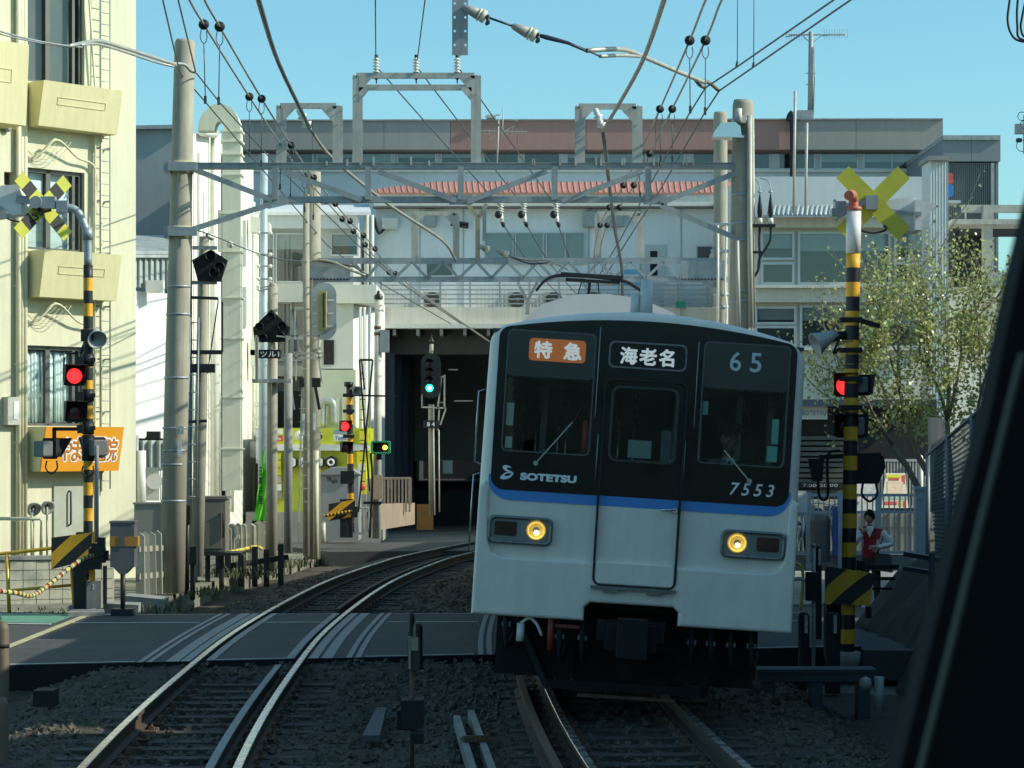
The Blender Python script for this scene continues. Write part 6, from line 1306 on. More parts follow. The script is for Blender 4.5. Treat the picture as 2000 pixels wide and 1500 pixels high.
for i in range(5): mb = MB(); bxp(mb, 632 + i * 12, 639 + i * 12, 776, 830, 71.6, .1); mb.build('fence_slat', m_fasc, cw)
for x in (704, 712, 722): mb = MB(); mb.tube([U(x, 900, 71.4), U(x, 600, 71.4)], .045, 8); mb.build('downpipe', m_fasc if x != 722 else m_galv, cw)
mb = MB(); mb.tube(crv([U(628, 835, 71), U(630, 790, 71), U(640, 784, 71), U(650, 790, 71), U(652, 830, 71)], 5), .12, 10); mb.build('flue_pipe', m_galv, cw)
# yellow green shop
m_lime = M('lime board', (.52, .56, .04), .5, 0, .06, 2); m_limey = M('yellow board', (.72, .66, .03), .5, 0, .05)
sp = thing('lime_shop', 'lime green shop front with round emblems behind the masts', 'shop', U(620, 1010, 68))
mb = MB(); bxp(mb, 535, 722, 836, 1000, 68, 4); mb.build('front', m_lime, sp); mb = MB(); bxp(mb, 480, 742, 1000, 1060, 67.9, 4); mb.build('plinth', m_conc2, sp)
mb = MB(); bxp(mb, 535, 720, 868, 880, 67.8, .2); mb.build('white_band', m_white, sp)
mb = MB(); bxp(mb, 702, 719, 836, 866, 67.75, .3); bxp(mb, 697, 715, 882, 965, 67.75, .3); mb.build('yellow_pillar', m_limey, sp)
mb = MB(); bxp(mb, 697, 715, 965, 1010, 67.74, .3); bxp(mb, 715, 742, 935, 1010, 67.9, .3); mb.build('pillar_base', m_conc2, sp)
hexa = lambda x, y, r: [(U(x, y, 67.7).x + r * math.cos(R(60 * i + 30)), U(x, y, 67.7).z + r * math.sin(R(60 * i + 30))) for i in range(6)]
for i, x in enumerate((567, 594, 620, 646)):
    mb = MB(); plate(mb, [hexa(x, 903, .185)], 67.72, 67.98); plate(mb, [hexa(x, 903, .165)], 67.70, 67.72, mi=1); em = mb.build('emblem', [m_blk, m_blk if i == 3 else m_white], sp)
    mb = MB(); c = U(x, 903, 67.68)
    if i == 3: mb.lathe([(.055, 0), (.105, 0), (.105, .01), (.055, .01), (.055, 0)], c, (0, -1, 0), 20); mb.build('ring', m_white, em)
    else: lettering(mb, ['ま', 'ん', 'く'][i], c.x - .08, c.x + .08, c.z - .09, c.z + .09, 67.695, bold=.02); mb.build('lettering', m_blk, em)
for x in (585, 620):
    mb = MB(); c = U(x, 851, 67.7); mb.lathe([(.0, .0), (.14, 0), (.14, .02), (0, .03)], c, (0, -1, 0), 18); mb.build('emblem', m_blk if x > 600 else m_white, sp)
    if x > 600: mb = MB(); mb.lathe([(.04, .03), (.08, .03), (.08, .04), (.04, .04)], c, (0, -1, 0), 16); mb.build('ring', m_white, sp)
for x0_, x1_, y0_, y1_, m, s in ((535, 551, 838, 848, m_white, None), (535, 552, 851, 862, M('red board', (.55, .04, .04), .5), 'nio'), (651, 680, 839, 848, M('grey blue board', (.22, .32, .40), .5), None), (651, 680, 849, 861, m_paper, 'Tomz')):
    mb = MB(); bxp(mb, x0_, x1_, y0_, y1_, 67.7, .1); q = mb.build('sign_board', m, sp)
    if s: mb = MB(); a, b = U(x0_ + 3, y1_ - 2, 67.69), U(x1_ - 3, y0_ + 2, 67.69); lettering(mb, s, a.x, b.x, a.z, b.z, 67.694, bold=.02); mb.build('lettering', m_white if m.name == 'red board' else m_txt, q)
for i in range(6): mb = MB(); bxp(mb, 535, 549, 885 + i * 15, 898 + i * 15, 67.8, .1); mb.build('menu_board', [m_lime, m_limey, m_limey, M('pink board', (.60, .42, .40), .6), m_paper, m_conc2][i], sp)
mb = MB(); a, b = U(700, 922, 67.7), U(712, 905, 67.7); plate(mb, [rrect(a.x, b.x, a.z, b.z, .05)], 67.70, 67.745); mb.build('white_motif', m_white, sp)
mb = MB(); c = U(706, 951, 67.7); mb.lathe([(0, 0), (.10, 0), (.10, .02), (0, .02)], c, (0, -1, 0), 14); mb.build('red_motif', MATS['red board'], sp)
gcab = thing('equipment_hut', 'grey steel equipment hut with a pitched top in front of the lime shop', 'cabinet', U(662, 1056, 61))
mb = MB(); bxp(mb, 626, 700, 926, 1056, 61, 1.2); mb.build('body', M('hut grey', (.30, .32, .34), .5, .1, .06, 1.5, streak=.12), gcab)
mb = MB(); mb.prism([U(622, 927, 60.9), U(704, 927, 60.9), U(680, 913, 60.9), U(645, 913, 60.9)], (0, 1.4, 0)); mb.build('roof', M('hut grey', (.30, .32, .34)), gcab)
mb = MB(); a, b = U(638, 944, 60.98), U(658, 932, 60.98); lettering(mb, 'TR', a.x, (a.x + b.x) / 2, a.z + .05, b.z, 60.985, bold=.02); lettering(mb, '671', (a.x + b.x) / 2, b.x, a.z, b.z - .06, 60.985, bold=.02); mb.build('lettering', m_blk, gcab)
bf = thing('slatted_fence', 'brown slatted fence at the far crossing beside the track opening', 'fence', U(780, 1010, 66))
mb = MB(); mb.prism([U(742, 1035, 64), U(810, 1024, 67), U(810, 982, 67), U(742, 984, 64)], (0, .1, 0)); mb.build('lower_panel', M('brown panel', (.33, .26, .20), .7, 0, .12, 2, streak=.2), bf)
for i in range(9):
    x = 744 + i * 7.0; mb = MB(); mb.bar(U(x, 1000, 66), U(x, 936, 66), .05); mb.build('slat', MATS['brown panel'], bf)
for x in (762, 800): mb = MB(); bxp(mb, x - 4, x + 4, 934, 985, 66.1, .08); mb.build('board', MATS['brown panel'], bf)
mb = MB(); mb.bar(U(742, 934, 66), U(802, 934, 66), .06); mb.build('rail', MATS['brown panel'], bf)
# ---- masts and signals in the middle distance
s1 = thing('signal_mast', 'concrete mast with a five lamp position signal and katakana number plate', 'signal', U(530, 1115, 48))
mb = MB(); mb.tube([U(530, 1115, 48), U(533, 560, 48)], [.115, .095], 16); mb.ball(U(533, 560, 48), .09, 10); mb.build('pole', m_conc, s1)
mb = MB(); P = [U(497, 668, 47.7), U(560, 668, 47.7), U(566, 640, 47.7), U(530, 604, 47.7), U(494, 640, 47.7)]; mb.prism(P, (0, .12, 0)); hd = mb.build('signal_head', m_black, s1)
for x, y in ((530, 618), (507, 638), (552, 636), (514, 660), (548, 656)):
    mb = MB(); mb.lathe([(.085, -.02), (.085, .09), (.078, .09), (.07, .01), (0, .0)], U(x, y, 47.68), (0, -1, -.1), 16); mb.build('lamp_hood', m_dark, hd)
mb = MB(); bxp(mb, 505, 548, 683, 700, 47.75, .03); npz = mb.build('number_plate', m_black, s1)
mb = MB(); a, b = U(508, 697, 47.74), U(545, 686, 47.74); lettering(mb, 'ツル1', a.x, b.x, a.z, b.z, 47.745, bold=.015); mb.build('lettering', m_logow, npz)
mb = MB(); mb.bar(U(525, 682, 47.8), U(531, 668, 47.8), .05); mb.bar(U(536, 682, 47.8), U(534, 668, 47.8), .05); mb.bar(U(494, 744, 47.8), U(570, 744, 47.8), .35, .07); mb.bar(U(500, 744, 47.6), U(500, 655, 47.6), .04); mb.bar(U(503, 744, 47.6), U(503, 658, 47.6), .04); mb.bar(U(560, 744, 47.6), U(560, 655, 47.6), .04); mb.bar(U(570, 660, 47.6), U(540, 656, 47.6), .03); mb.build('service_cage', m_steel2, s1)
bp = thing('utility_pole', 'pale blue grey steel utility pole beside the white factory wall', 'pole', U(512, 1050, 56))
mb = MB(); mb.tube([U(512, 1050, 56), U(516, 300, 56)], [.105, .085], 14); mb.build('shaft', M('pale blue steel', (.42, .52, .56), .5, .2, .08, 3, streak=.1), bp)
mb = MB()
for y in (455, 497, 520, 545, 560, 565): mb.bar(U(503, y, 55.85), U(531, y, 55.85), .04); mb.ball(U(505, y, 55.85), .05, 8, 1); mb.ball(U(528, y, 55.85), .05, 8, 1)
mb.build('crossarm', [m_galv, m_porc], bp)
for i, (x, yt, yb, d, r, m, lb_) in enumerate(((563, 690, 1080, 49, .085, m_conc2, 'dark grey thin pole between the numbered mast and the double pole'), (598, 380, 1085, 52, .07, m_conc, 'slim concrete pole standing against the far gantry pole'), (617, 880, 1090, 52.2, .06, m_pvc, 'short yellowish cable pipe at the foot of the far gantry pole'))):
    mb = MB(); mb.tube([U(x, yb, d), U(x, yt, d)], r, 12); mb.build('thin_pole', m, loc=U(x, yb, d), label=lb_, cat='pole', group='thin poles by the far gantry')
s2 = thing('signal_mast', 'oval signal backplate seen from behind with a yellowish lamp case', 'signal', U(610, 1080, 51.5))
mb = MB(); a, b = U(609, 664, 51.6), U(657, 552, 51.6); plate(mb, [rrect(a.x, b.x, a.z, b.z, .25, 8)], 51.6, 51.64); mb.build('backplate', M('backplate grey', (.36, .40, .44), .5, .1, .05), s2)
mb = MB(); bxp(mb, 621, 637, 568, 645, 51.3, .25); mb.bx(U(631, 0, 51.3).x, U(634, 0, 51.3).x, 51.27, 51.3, U(0, 640, 51.3).z, U(0, 572, 51.3).z, 1); mb.build('lamp_case', [M('olive case', (.36, .35, .14), .5, 0, .12), m_dark], s2)
for y in (586, 612, 637):
    for x0_, x1_ in ((611, 618), (640, 651)): mb = MB(); mb.bar(U(x0_, y, 51.5), U(x1_, y, 51.5), .03); mb.build('stay', m_white, s2)
mb = MB()
for p, q in (((568, 604), (628, 604)), ((568, 604), (568, 690)), ((572, 604), (572, 690)), ((570, 690), (632, 690)), ((568, 656), (628, 656)), ((578, 690), (578, 745)), ((548, 700), (632, 698)), ((628, 604), (620, 690)), ((572, 606), (586, 690)), ((622, 690), (628, 745)), ((590, 745), (584, 1020)), ((575, 800), (560, 690))): mb.bar(U(*p, 51.4), U(*q, 51.4), .035)
for y in range(720, 1000, 26): mb.bar(U(584, y, 51.4), U(600, y, 51.4), .02)
mb.build('service_cage', m_steel2, s2)
mb = MB(); bxp(mb, 585, 593, 738, 756, 51.3, .2); bxp(mb, 609, 625, 738, 756, 51.3, .2); mb.bar(U(616, 756, 51.3), U(624, 800, 51.3), .06); bxp(mb, 588, 594, 808, 850, 51.4, .1, 1); bxp(mb, 611, 615, 806, 840, 51.4, .1, 1); mb.build('relay_boxes', [m_black, M('pale tube', (.60, .66, .60), .5)], s2)
# green framed repeater on the rusty white mast
s3 = thing('signal_mast', 'rust streaked white mast with a green framed signal showing yellow', 'signal', U(737, 1050, 58))
mb = MB(); mb.tube([U(736, 1052, 58), U(739, 585, 58)], [.105, .085], 14); mb.lathe([(.10, 0), (.11, .08), (.04, .14), (.03, .20), (0, .22)], U(739, 585, 58), (0, 0, 1), 12, 1); mb.build('mast', [M('rusty white paint', (.66, .64, .56), .6, 0, .22, 4, streak=.45), m_dark], s3)
for y in (640, 652): mb = MB(); mb.cyl(U(738, y + 3, 58), U(738, y - 3, 58), .094, 14); mb.build('rust_band', m_rust, s3)
a, b = U(725, 887, 57.7), U(763, 861, 57.7); mb = MB(); plate(mb, [rrect(a.x, b.x, a.z, b.z, .05), rrect(a.x + .045, b.x - .045, a.z + .045, b.z - .045, .03)], 57.5, 57.75, bevel=.01); fr = mb.build('green_frame', M('signal green', (.02, .30, .12), .45, 0, .06), s3)
mb = MB(); plate(mb, [rrect(a.x + .04, b.x - .04, a.z + .04, b.z - .04, .03)], 57.64, 57.68); mb.build('face', m_black, fr)
for x, lit in ((737, 0), (752, 1)):
    mb = MB(); mb.lathe([(.055, 0), (.055, .01), (0, .02)], U(x, 874, 57.63), (0, -1, 0), 16); mb.build('lens', M('yellow lamp lit', (1, .62, .06), .3, 0, 0, emit=4) if lit else m_dark, fr)
mb = MB(); mb.cyl(U(740, 898, 57.8), U(740, 887, 57.8), .07, 10); bxp(mb, 729, 747, 928, 975, 57.6, .1, 1); bxp(mb, 742, 760, 644, 688, 57.9, .1, 2); mb.bar(U(710, 982, 57.8), U(745, 982, 57.8), .3, .06); mb.tube(crv([U(724, 885, 57.7), U(727, 940, 57.7), U(722, 1050, 57.7)], 5), .03, 6); build_each(mb, 'fitting', [m_dark, M('pinkish board', (.45, .33, .24), .6, 0, .15), m_galv], s3)
mb = MB(); mb.bar(U(702, 703, 57.9), U(728, 703, 57.9), .05)
for p, q in (((702, 703), (722, 960)), ((728, 703), (700, 1000)), ((706, 703), (712, 760)), ((690, 772), (775, 774))): mb.bar(U(*p, 57.8), U(*q, 57.8), .04)
for y in range(740, 960, 20): mb.bar(U(703, y, 57.8), U(713, y, 57.8), .02)
mb.build('ladder', m_dark, s3)
# colour light signal 84 in the dark opening
s4 = thing('signal_mast', 'black oval colour light signal showing green in the dark opening', 'signal', U(842, 1005, 63))
mb = MB(); mb.tube([U(844, 1006, 63), U(842, 790, 63)], [.085, .075], 12); mb.tube([U(842, 695, 63), U(843, 672, 63)], .05, 10); mb.lathe([(.06, 0), (.06, .05), (.02, .10), (.01, .2), (0, .2)], U(843, 668, 63), (0, 0, 1), 10, 1); mb.build('mast', [m_conc, m_dark], s4)
a, b = U(822, 778, 62.8), U(861, 690, 62.8); mb = MB(); plate(mb, [rrect(a.x, b.x, a.z, b.z, .24, 8)], 62.8, 62.86); hd = mb.build('backplate', M('signal black', (.012, .016, .02), .4, 0, .1), s4)
for y, lit in ((708, 0), (725, 0), (742, 0), (758, 1)):
    c = U(839, y, 62.78); mb = MB(); n = 10
    for i in range(n):
        a0, a1 = R(180 * i / n), R(180 * (i + 1) / n); mb.quad(c + Vector((.105 * math.cos(a0), 0, .105 * math.sin(a0))), c + Vector((.105 * math.cos(a1), 0, .105 * math.sin(a1))), c + Vector((.105 * math.cos(a1), -.25, .105 * math.sin(a1))), c + Vector((.105 * math.cos(a0), -.25, .105 * math.sin(a0))))
    mb.build('lamp_hood', m_black, hd)
    mb = MB(); mb.lathe([(.095, 0), (.095, .01), (0, .02)], c, (0, -1, 0), 18); mb.build('lens', M('green lamp lit', (.02, .85, .45), .3, 0, 0, emit=3.2) if lit else m_dark, hd)
    if lit: mb = MB(); mb.ball(c + Vector((0, -.03, 0)), .05, 10, 0, (1, .4, 1)); mb.build('lamp_core', M('green lamp core', (.35, 1, .75), .3, 0, 0, emit=6), hd)
mb = MB(); bxp(mb, 826, 857, 821, 836, 62.85, .03); npz = mb.build('number_plate', m_black, s4); a, b = U(834, 833, 62.84), U(849, 824, 62.84); w8 = (b.x - a.x) * .38
for ch, q in (('8', a.x), ('4', b.x - w8)): mb = MB(); lettering(mb, ch, q, q + w8, a.z, b.z, 62.845, bold=.015); mb.build('lettering', m_logow, npz)
mb = MB()
for p, q in (((822, 795), (871, 797)), ((868, 797), (868, 735)), ((824, 795), (824, 770)), ((860, 738), (870, 733)), ((855, 797), (862, 740)), ((858, 800), (855, 840)), ((871, 797), (860, 830))): mb.bar(U(*p, 62.9), U(*q, 62.9), .04)
mb.tube([U(857, 840, 62.9), U(858, 1000, 62.9)], .018, 5); mb.build('service_cage', m_steel2, s4)
# far crossing post and barrier
zF = 58.0
fp = thing('crossing_signal_post', 'far striped crossing signal post with lit red lamp before the grey hut', 'crossing signal', U(686, 1048, zF), group='level crossing signal posts')
mb = MB(); striped(mb, U(686, 1040, zF), U(682, 752, zF), .075, .24, 1); mb.build('post', [m_yel, m_blk], fp)
mb = MB(); mb.cyl(U(681, 755, zF), U(681, 746, zF), .11, 12); 
for y in (772, 803, 852, 935): mb.bar(U(670, y, zF - .05), U(692, y, zF - .05), .08, .08)
bxp(mb, 665, 690, 920, 945, zF - .3, .3); build_each(mb, 'lamp_bracket', m_dark, fp)
lamp(fp, U(673, 832, zF - .1), R(20), True, s=.85); lamp(fp, U(675, 873, zF - .1), R(20), False, s=.85); horn(fp, U(697, 763, zF - .1), Vector((.3, -.9, -.3)), .12)
fb = thing('barrier_machine', 'far barrier machine with orange hazard board and striped arm', 'barrier', U(672, 1050, 57.5), group='level crossing barriers')
mb = MB(); hazard(mb, (U(642, 984, 57.4), U(694, 976, 57.4), U(694, 1008, 57.4), U(642, 1018, 57.4)), 2); mb.build('hazard_board', [m_yel, m_blk], fb)
mb = MB(); bxp(mb, 664, 688, 975, 1050, 57.6, .3); mb.bar(U(676, 1048, 57.5), U(668, 1005, 57.5), .14); mb.box(U(692, 1000, 57.3), (.15, .15, .25)); mb.build('machine', m_dark, fb)
mb = MB(); mb.tube([U(632, 1008, 57.2).lerp(U(688, 998, 57.2), i / 16) for i in range(17)], .035, 8, mi_fn=lambda i: i % 2); mb.build('barrier_arm', [m_yel, m_blk], fb)
gf = thing('pipe_barrier', 'thin hooped pipe barrier in front of the lime pillar at the far crossing', 'barrier', U(718, 1042, 60))
for x in (700, 710, 720, 730): mb = MB(); mb.tube(crv([U(x, 1042, 60), U(x, 998, 60), U(x + 5, 992, 60), U(x + 10, 998, 60), U(x + 10, 1042, 60)], 4), .02, 6); mb.build('hoop', m_bluest, gf)
mb = MB(); mb.bar(U(696, 1042, 60), U(742, 1042, 60), .05); mb.build('rail', m_bluest, gf)
for x in (621, 632): mb = MB(); mb.cyl(U(x, 1060, 55), U(x, 1022, 55), .045, 10, 0); mb.ball(U(x, 1022, 55), .045, 8, 1); mb.build('guide_post', [m_pvc, m_bluest], loc=U(x, 1060, 55), label='short pale guide post with a dark cap, %s the gantry pole' % ('next to' if x < 625 else 'second from'), cat='post', group='guide posts')
bn = thing('green_banner', 'bright green upright banner with brush lettering beside the factory', 'banner', U(505, 1022, 53))
vs_, fs = [], []
for j in range(13):
    y = 880 + 140 * j / 12; f = j / 12
    for i in range(6):
        x = (513 - 17 * f) + i / 5 * (5 + 15 * min(1, f * 1.6)); vs_.append(U(x, y, 53 + .05 * math.sin(i * 1.6 + j * .7)))
for j in range(12):
    for i in range(5): fs.append((j * 6 + i, j * 6 + i + 1, j * 6 + i + 7, j * 6 + i + 6))
mb = MB(); mb.add(vs_, fs, 0, True); cl_ = mb.build('cloth', M('banner green', (.16, .78, .04), .7, 0, .08, 4), bn)
mb = MB(); a, b = U(505, 985, 52.9), U(513, 912, 52.9); lettering(mb, '日本共産', a.x, b.x, a.z, b.z, 52.9, bold=.02, vertical=True); mb.build('lettering', m_blk, bn)
mb = MB(); mb.tube([U(519, 1040, 53.05), U(517, 872, 53.05)], .02, 6); mb.build('pole', m_white, bn); mb = MB(); mb.box(U(503, 1022, 53), (.22, .2, .12)); mb.build('base', m_black, bn)
# ------------------------------------------------------------------ RIGHT SIDE
zR = 28.0
rp_ = thing('crossing_signal_post', 'nearest striped crossing signal post with a plain yellow crossbuck, right of the train', 'crossing signal', U(1655, 1290, zR), group='level crossing signal posts')
mb = MB(); striped(mb, U(1655, 1285, zR), U(1666.5, 495, zR), .080, .166, 1, 20); mb.cyl(U(1666.5, 495, zR), U(1667.5, 412, zR), .084, 20, 2); mb.cyl(U(1667.5, 412, zR), U(1667.6, 404, zR), .088, 20, 3)
mb.tube(crv([U(1667.6, 408, zR), U(1667, 390, zR), U(1664, 380, zR - .15), U(1658, 382, zR - .6)], 4), .055, 12, 3); mb.build('post', [m_yel, m_blk, m_white, M('reddish primer', (.50, .16, .10), .6, 0, .2)], rp_)
mb = MB(); mb.cyl(U(1654, 1300, zR), U(1655, 1272, zR), .15, 16); mb.build('base', m_conc2, rp_)
crossbuck(rp_, U(1705, 397, zR + .25), 0, .50, False)
mb = MB(); mb.bar(U(1640, 405, zR + .2), U(1712, 392, zR + .2), .06, .07); mb.box(U(1702, 396, zR + .2), (.14, .10, .16)); mb.box(U(1640, 408, zR + .1), (.12, .2, .16)); mb.box(U(1630, 415, zR + .1), (.08, .16, .08))
for k in range(9): mb.cyl(U(1630 + k * 3.5, 392 + (k * 37 % 40), zR - .02), U(1630 + k * 3.5, 392 + (k * 37 % 40), zR + .15), .018, 6)
mb.build('arm_bracket', m_galv, rp_)
ib = MB(); P = [U(1738, 452, zR + .3), U(1730, 392, zR + .3), U(1772, 384, zR + .3), U(1790, 387, zR + .3), U(1790, 452, zR + .3)]
ib.prism(P, (.05, .32, 0)); ib.prism([U(1788, 449, zR + .1), U(1800, 449, zR + .1), U(1800, 430, zR + .1), U(1829, 402, zR + .1), U(1826, 398, zR + .1), U(1800, 392, zR + .1), U(1788, 389, zR + .1)], (.02, .4, 0)); ibx = ib.build('indicator_box', m_white, rp_)
mb = MB(); mb.bar(U(1722, 408, zR + .25), U(1788, 418, zR + .25), .03, .03); mb.box(U(1793, 418, zR + .08), (.07, .03, .05)); mb.build('latch', m_galv, ibx)
mb = MB(); cable_loop(mb, U(1704, 440, zR + .2), .13, .09, .014); mb.build('cable', m_rubber, rp_)
horn(rp_, U(1601, 668, zR - .05), Vector((-1, -.25, -.5)), .135)
mb = MB(); mb.tube([U(1618, 662, zR - .03), U(1640, 655, zR), U(1655, 655, zR)], .05, 10); mb.tube(crv([U(1640, 660, zR - .05), U(1628, 690, zR - .08), U(1640, 680, zR - .05)], 4), .014, 6)
for y in (625, 684, 740, 796): mb.bar(U(1640, y, zR - .03), U(1683, y, zR - .03), .14, .055)
mb.bar(U(1683, 627, zR), U(1718, 637, zR), .10, .05); build_each(mb, 'lamp_bracket', m_black, rp_)
mb = MB()
for y in (666, 712, 797, 860): mb.cyl(U(1660, y + 1.5, zR), U(1660, y - 1.5, zR), .086, 18)
build_each(mb, 'strap', M('strap ochre', (.30, .20, .06), .5, .2, .1), rp_)
lamp(rp_, U(1652, 752, zR + .14), R(-8), True, s=.9); lamp(rp_, U(1682, 752, zR + .2), R(160), False, s=.8); lamp(rp_, U(1653, 832, zR + .14), R(-8), False, s=.9); lamp(rp_, U(1672, 832, zR + .2), R(170), False, s=.9)
mb = MB(); mb.prism([U(1675, 945, zR + .1), U(1716, 945, zR + .1), U(1730, 912, zR + .1), U(1726, 890, zR + .1), U(1675, 890, zR + .1)], (0, .25, 0)); mb.prism([U(1590, 940, zR + .1), U(1606, 940, zR + .1), U(1610, 896, zR + .1), U(1582, 896, zR + .1)], (0, .2, 0)); cable_loop(mb, U(1698, 945, zR + .05), .075, .20, .014)
mb.tube(crv([U(1598, 940, zR + .1), U(1600, 968, zR + .1), U(1608, 976, zR + .1), U(1617, 965, zR + .1), U(1617, 890, zR + .1), U(1640, 880, zR + .1)], 5), .016, 6); mb.bar(U(1600, 893, zR + .15), U(1720, 888, zR + .15), .05); mb.build('rear_lamps', m_black, rp_)
mb = MB(); hazard(mb, (U(1612, 1105, zR - .1), U(1706, 1120, zR - .1), U(1700, 1182, zR - .1), U(1612, 1180, zR - .1)), 2, slope=.8); rbm = mb.build('barrier_machine', [m_yel, m_blk], loc=U(1640, 1290, zR + .2), label='dim yellow and black hazard board and barrier machine at the nearest signal post', cat='barrier', group='level crossing barriers')
mb = MB(); bxp(mb, 1615, 1650, 1180, 1290, zR + .05, .3); mb.bar(U(1678, 1108, zR - .1), U(1752, 1107, zR + 1), .05, .05); mb.bar(U(1690, 1130, zR), U(1745, 1130, zR + 1), .04, .04); mb.bar(U(1690, 1150, zR), U(1740, 1150, zR + 1), .03, .03); bxp(mb, 1676, 1690, 1095, 1115, zR - .1, .15); bxp(mb, 1692, 1702, 1185, 1208, zR + .3, .1); mb.build('machine', m_black, rbm)
# bollards, pipe and yellow hoop between train and post
m_capm = M('silver cap', (.55, .57, .56), .3, .6, .1)
for i, (x, y0_, y1_, d, w) in enumerate(((1570, 1200, 1268, 27.5, .065), (1626, 1200, 1275, 27.2, .085), (1597, 1070, 1250, 30, .05))):
    b = thing('marker_post', ['dark marker post with a silver edge next to the train corner', 'thicker dark marker post with a silver edge before the striped post', 'tall thin dark post behind the two marker posts'][i], 'post', U(x, y1_ + 20, d), group='marker posts by the train')
    mb = MB(); mb.lathe([(w, -.45), (w, (y1_ - y0_) * d / F - .02), (w * .7, (y1_ - y0_) * d / F + .02), (0, (y1_ - y0_) * d / F + .03)], U(x, y1_, d), (0, 0, 1), 14); mb.build('shaft', m_black, b)
    mb = MB(); a = U(x + 3, y0_ + 8, d); mb.box(a + Vector((0, -w, -.06)), (.035, .02, .2)); mb.build('reflector', m_capm, b)
tp = thing('pipe_stand', 'thin blue grey pipe stand with a clamp halfway up, beside the train', 'pipe', U(1590, 1375, 26))
mb = MB(); mb.cyl(U(1589, 1375, 26), U(1589, 1068, 26), .022, 8); mb.ball(U(1589, 1066, 26), .03, 8); mb.build('pipe', m_bluest, tp); mb = MB(); mb.box(U(1586, 1145, 26), (.13, .14, .30)); mb.build('clamp', m_black, tp)
mb = MB(); mb.tube(crv([U(1552, 1100, 34), U(1562, 1104, 34), U(1568, 1120, 34), U(1567, 1160, 34), U(1563, 1192, 34)], 5), .022, 7, 0); mb.tube(crv([U(1548, 1132, 34), U(1562, 1130, 34), U(1575, 1134, 34)], 4), .03, 6, 1); mb.build('hoop_barrier', [M('dull yellow pipe', (.40, .36, .05), .5), m_steel2], loc=U(1563, 1192, 34), label='yellow curved pipe barrier peeking out behind the train corner', cat='barrier')
# blue white railing along the street
m_rail = M('pale blue railing', (.46, .53, .58), .4, .2, .08, 5)
fr1 = thing('street_railing', 'pale blue vertical bar railing behind the person', 'railing', U(1670, 1112, 44))
for y, w in ((967, .05), (1000, .045), (1079, .05)): mb = MB(); mb.bar(U(1530, y, 44), U(1790, y, 44), .04, w); mb.build('rail', m_rail, fr1)
mb = MB(); a = U(0, 1079, 44).z; mb.bx(-.011, .011, -.011, .011, 0, U(0, 967, 44).z - a); bme = mb.mesh('bar', m_rail)
for x in np.arange(1535, 1786, 10.6): inst('bar', bme, fr1, U(x, 1079, 44))
for x in (1580, 1642, 1716): mb = MB(); bxp(mb, x - 5, x + 5, 962, 1112, 43.95, .09); mb.build('post', m_rail, fr1)
mb = MB(); bxp(mb, 1520, 1800, 1084, 1115, 44.1, .3); mb.build('kerb_wall', m_conc2, fr1)
mb = MB(); a, b = U(1788, 1080, 40), U(1814, 957, 40); mb.bx(a.x, b.x, 40, 40.2, -.4, b.z); mb.bx(a.x - .02, b.x + .02, 39.98, 40.22, b.z, b.z + .05); mb.bx(a.x + .06, a.x + .10, 39.97, 40, b.z - .15, b.z - .11); gp = mb.build('gate_post', m_rail, loc=U(1800, 1120, 40), label='thick pale blue square gate post at the end of the railing', cat='post')
m_wf = M('white railing', (.76, .76, .70), .4, 0, .06)
fr2 = thing('white_fence', 'tall sunlit white bar fence before the dark arcade', 'fence', U(1770, 1000, 51))
for y in (899, 990): mb = MB(); mb.bar(U(1690, y, 51), U(1822, y, 51), .04, .05); mb.build('rail', m_wf, fr2)
mb = MB(); mb.bx(-.017, .017, -.012, .012, 0, U(0, 899, 51).z - U(0, 990, 51).z); bme = mb.mesh('bar', m_wf)
for x in np.arange(1692, 1822, 6.1): inst('bar', bme, fr2, U(x, 990, 51))
mb = MB(); mb.cyl(U(1798, 1010, 50.9), U(1798, 893, 50.9), .05, 12); mb.ball(U(1798, 893, 50.9), .05, 10); mb.build('post', m_wf, fr2)
po = thing('poster_board', 'sunlit cream poster board with a yellow heading behind the railing', 'poster', U(1748, 995, 49.5))
mb = MB(); mb.prism([U(1722, 992, 49.3), U(1774, 992, 49.3), U(1768, 924, 49.9), U(1730, 924, 49.9)], (0, .04, 0)); bd = mb.build('board', M('poster cream', (.78, .74, .60), .7, 0, .08, 6), po)
def pp(x0_, x1_, y0_, y1_, m, nm):
    mb = MB(); f = lambda y: 49.9 - .6 * (y - 924) / 68 - .012
    mb.prism([U(x0_, y1_, f(y1_)), U(x1_, y1_, f(y1_)), U(x1_, y0_, f(y0_)), U(x0_, y0_, f(y0_))], (0, .006, 0)); mb.build(nm, m, bd)
pp(1731, 1760, 927, 933, M('poster yellow', (.75, .70, .05), .6), 'heading'); pp(1736, 1756, 934, 938, M('poster red', (.65, .10, .06), .6), 'red_line'); pp(1762, 1768, 928, 945, MATS['poster red'], 'red_strip')
pp(1733, 1764, 940, 966, M('poster flesh', (.80, .62, .45), .7, 0, .2, 9), 'picture'); pp(1748, 1754, 960, 967, M('poster blue', (.08, .15, .45), .6), 'blue_spot'); pp(1726, 1772, 970, 976, M('poster green', (.35, .48, .40), .7, 0, .4, 30), 'text_line'); pp(1728, 1752, 979, 986, MATS['poster red'], 'red_line'); pp(1765, 1770, 978, 990, MATS['poster red'], 'red_strip'); pp(1755, 1763, 978, 988, M('poster gold', (.60, .50, .12), .6), 'gold_patch')
mb = MB(); mb.prism([U(1668, 998, 50), U(1712, 998, 50), U(1712, 945, 50.2), U(1672, 945, 50.2)], (0, .04, 0)); mb.build('notice_board', M('notice white', (.72, .72, .70), .7, 0, .25, 9), loc=U(1690, 998, 50), label='pale notice board behind the cable loop of the signal post', cat='notice')
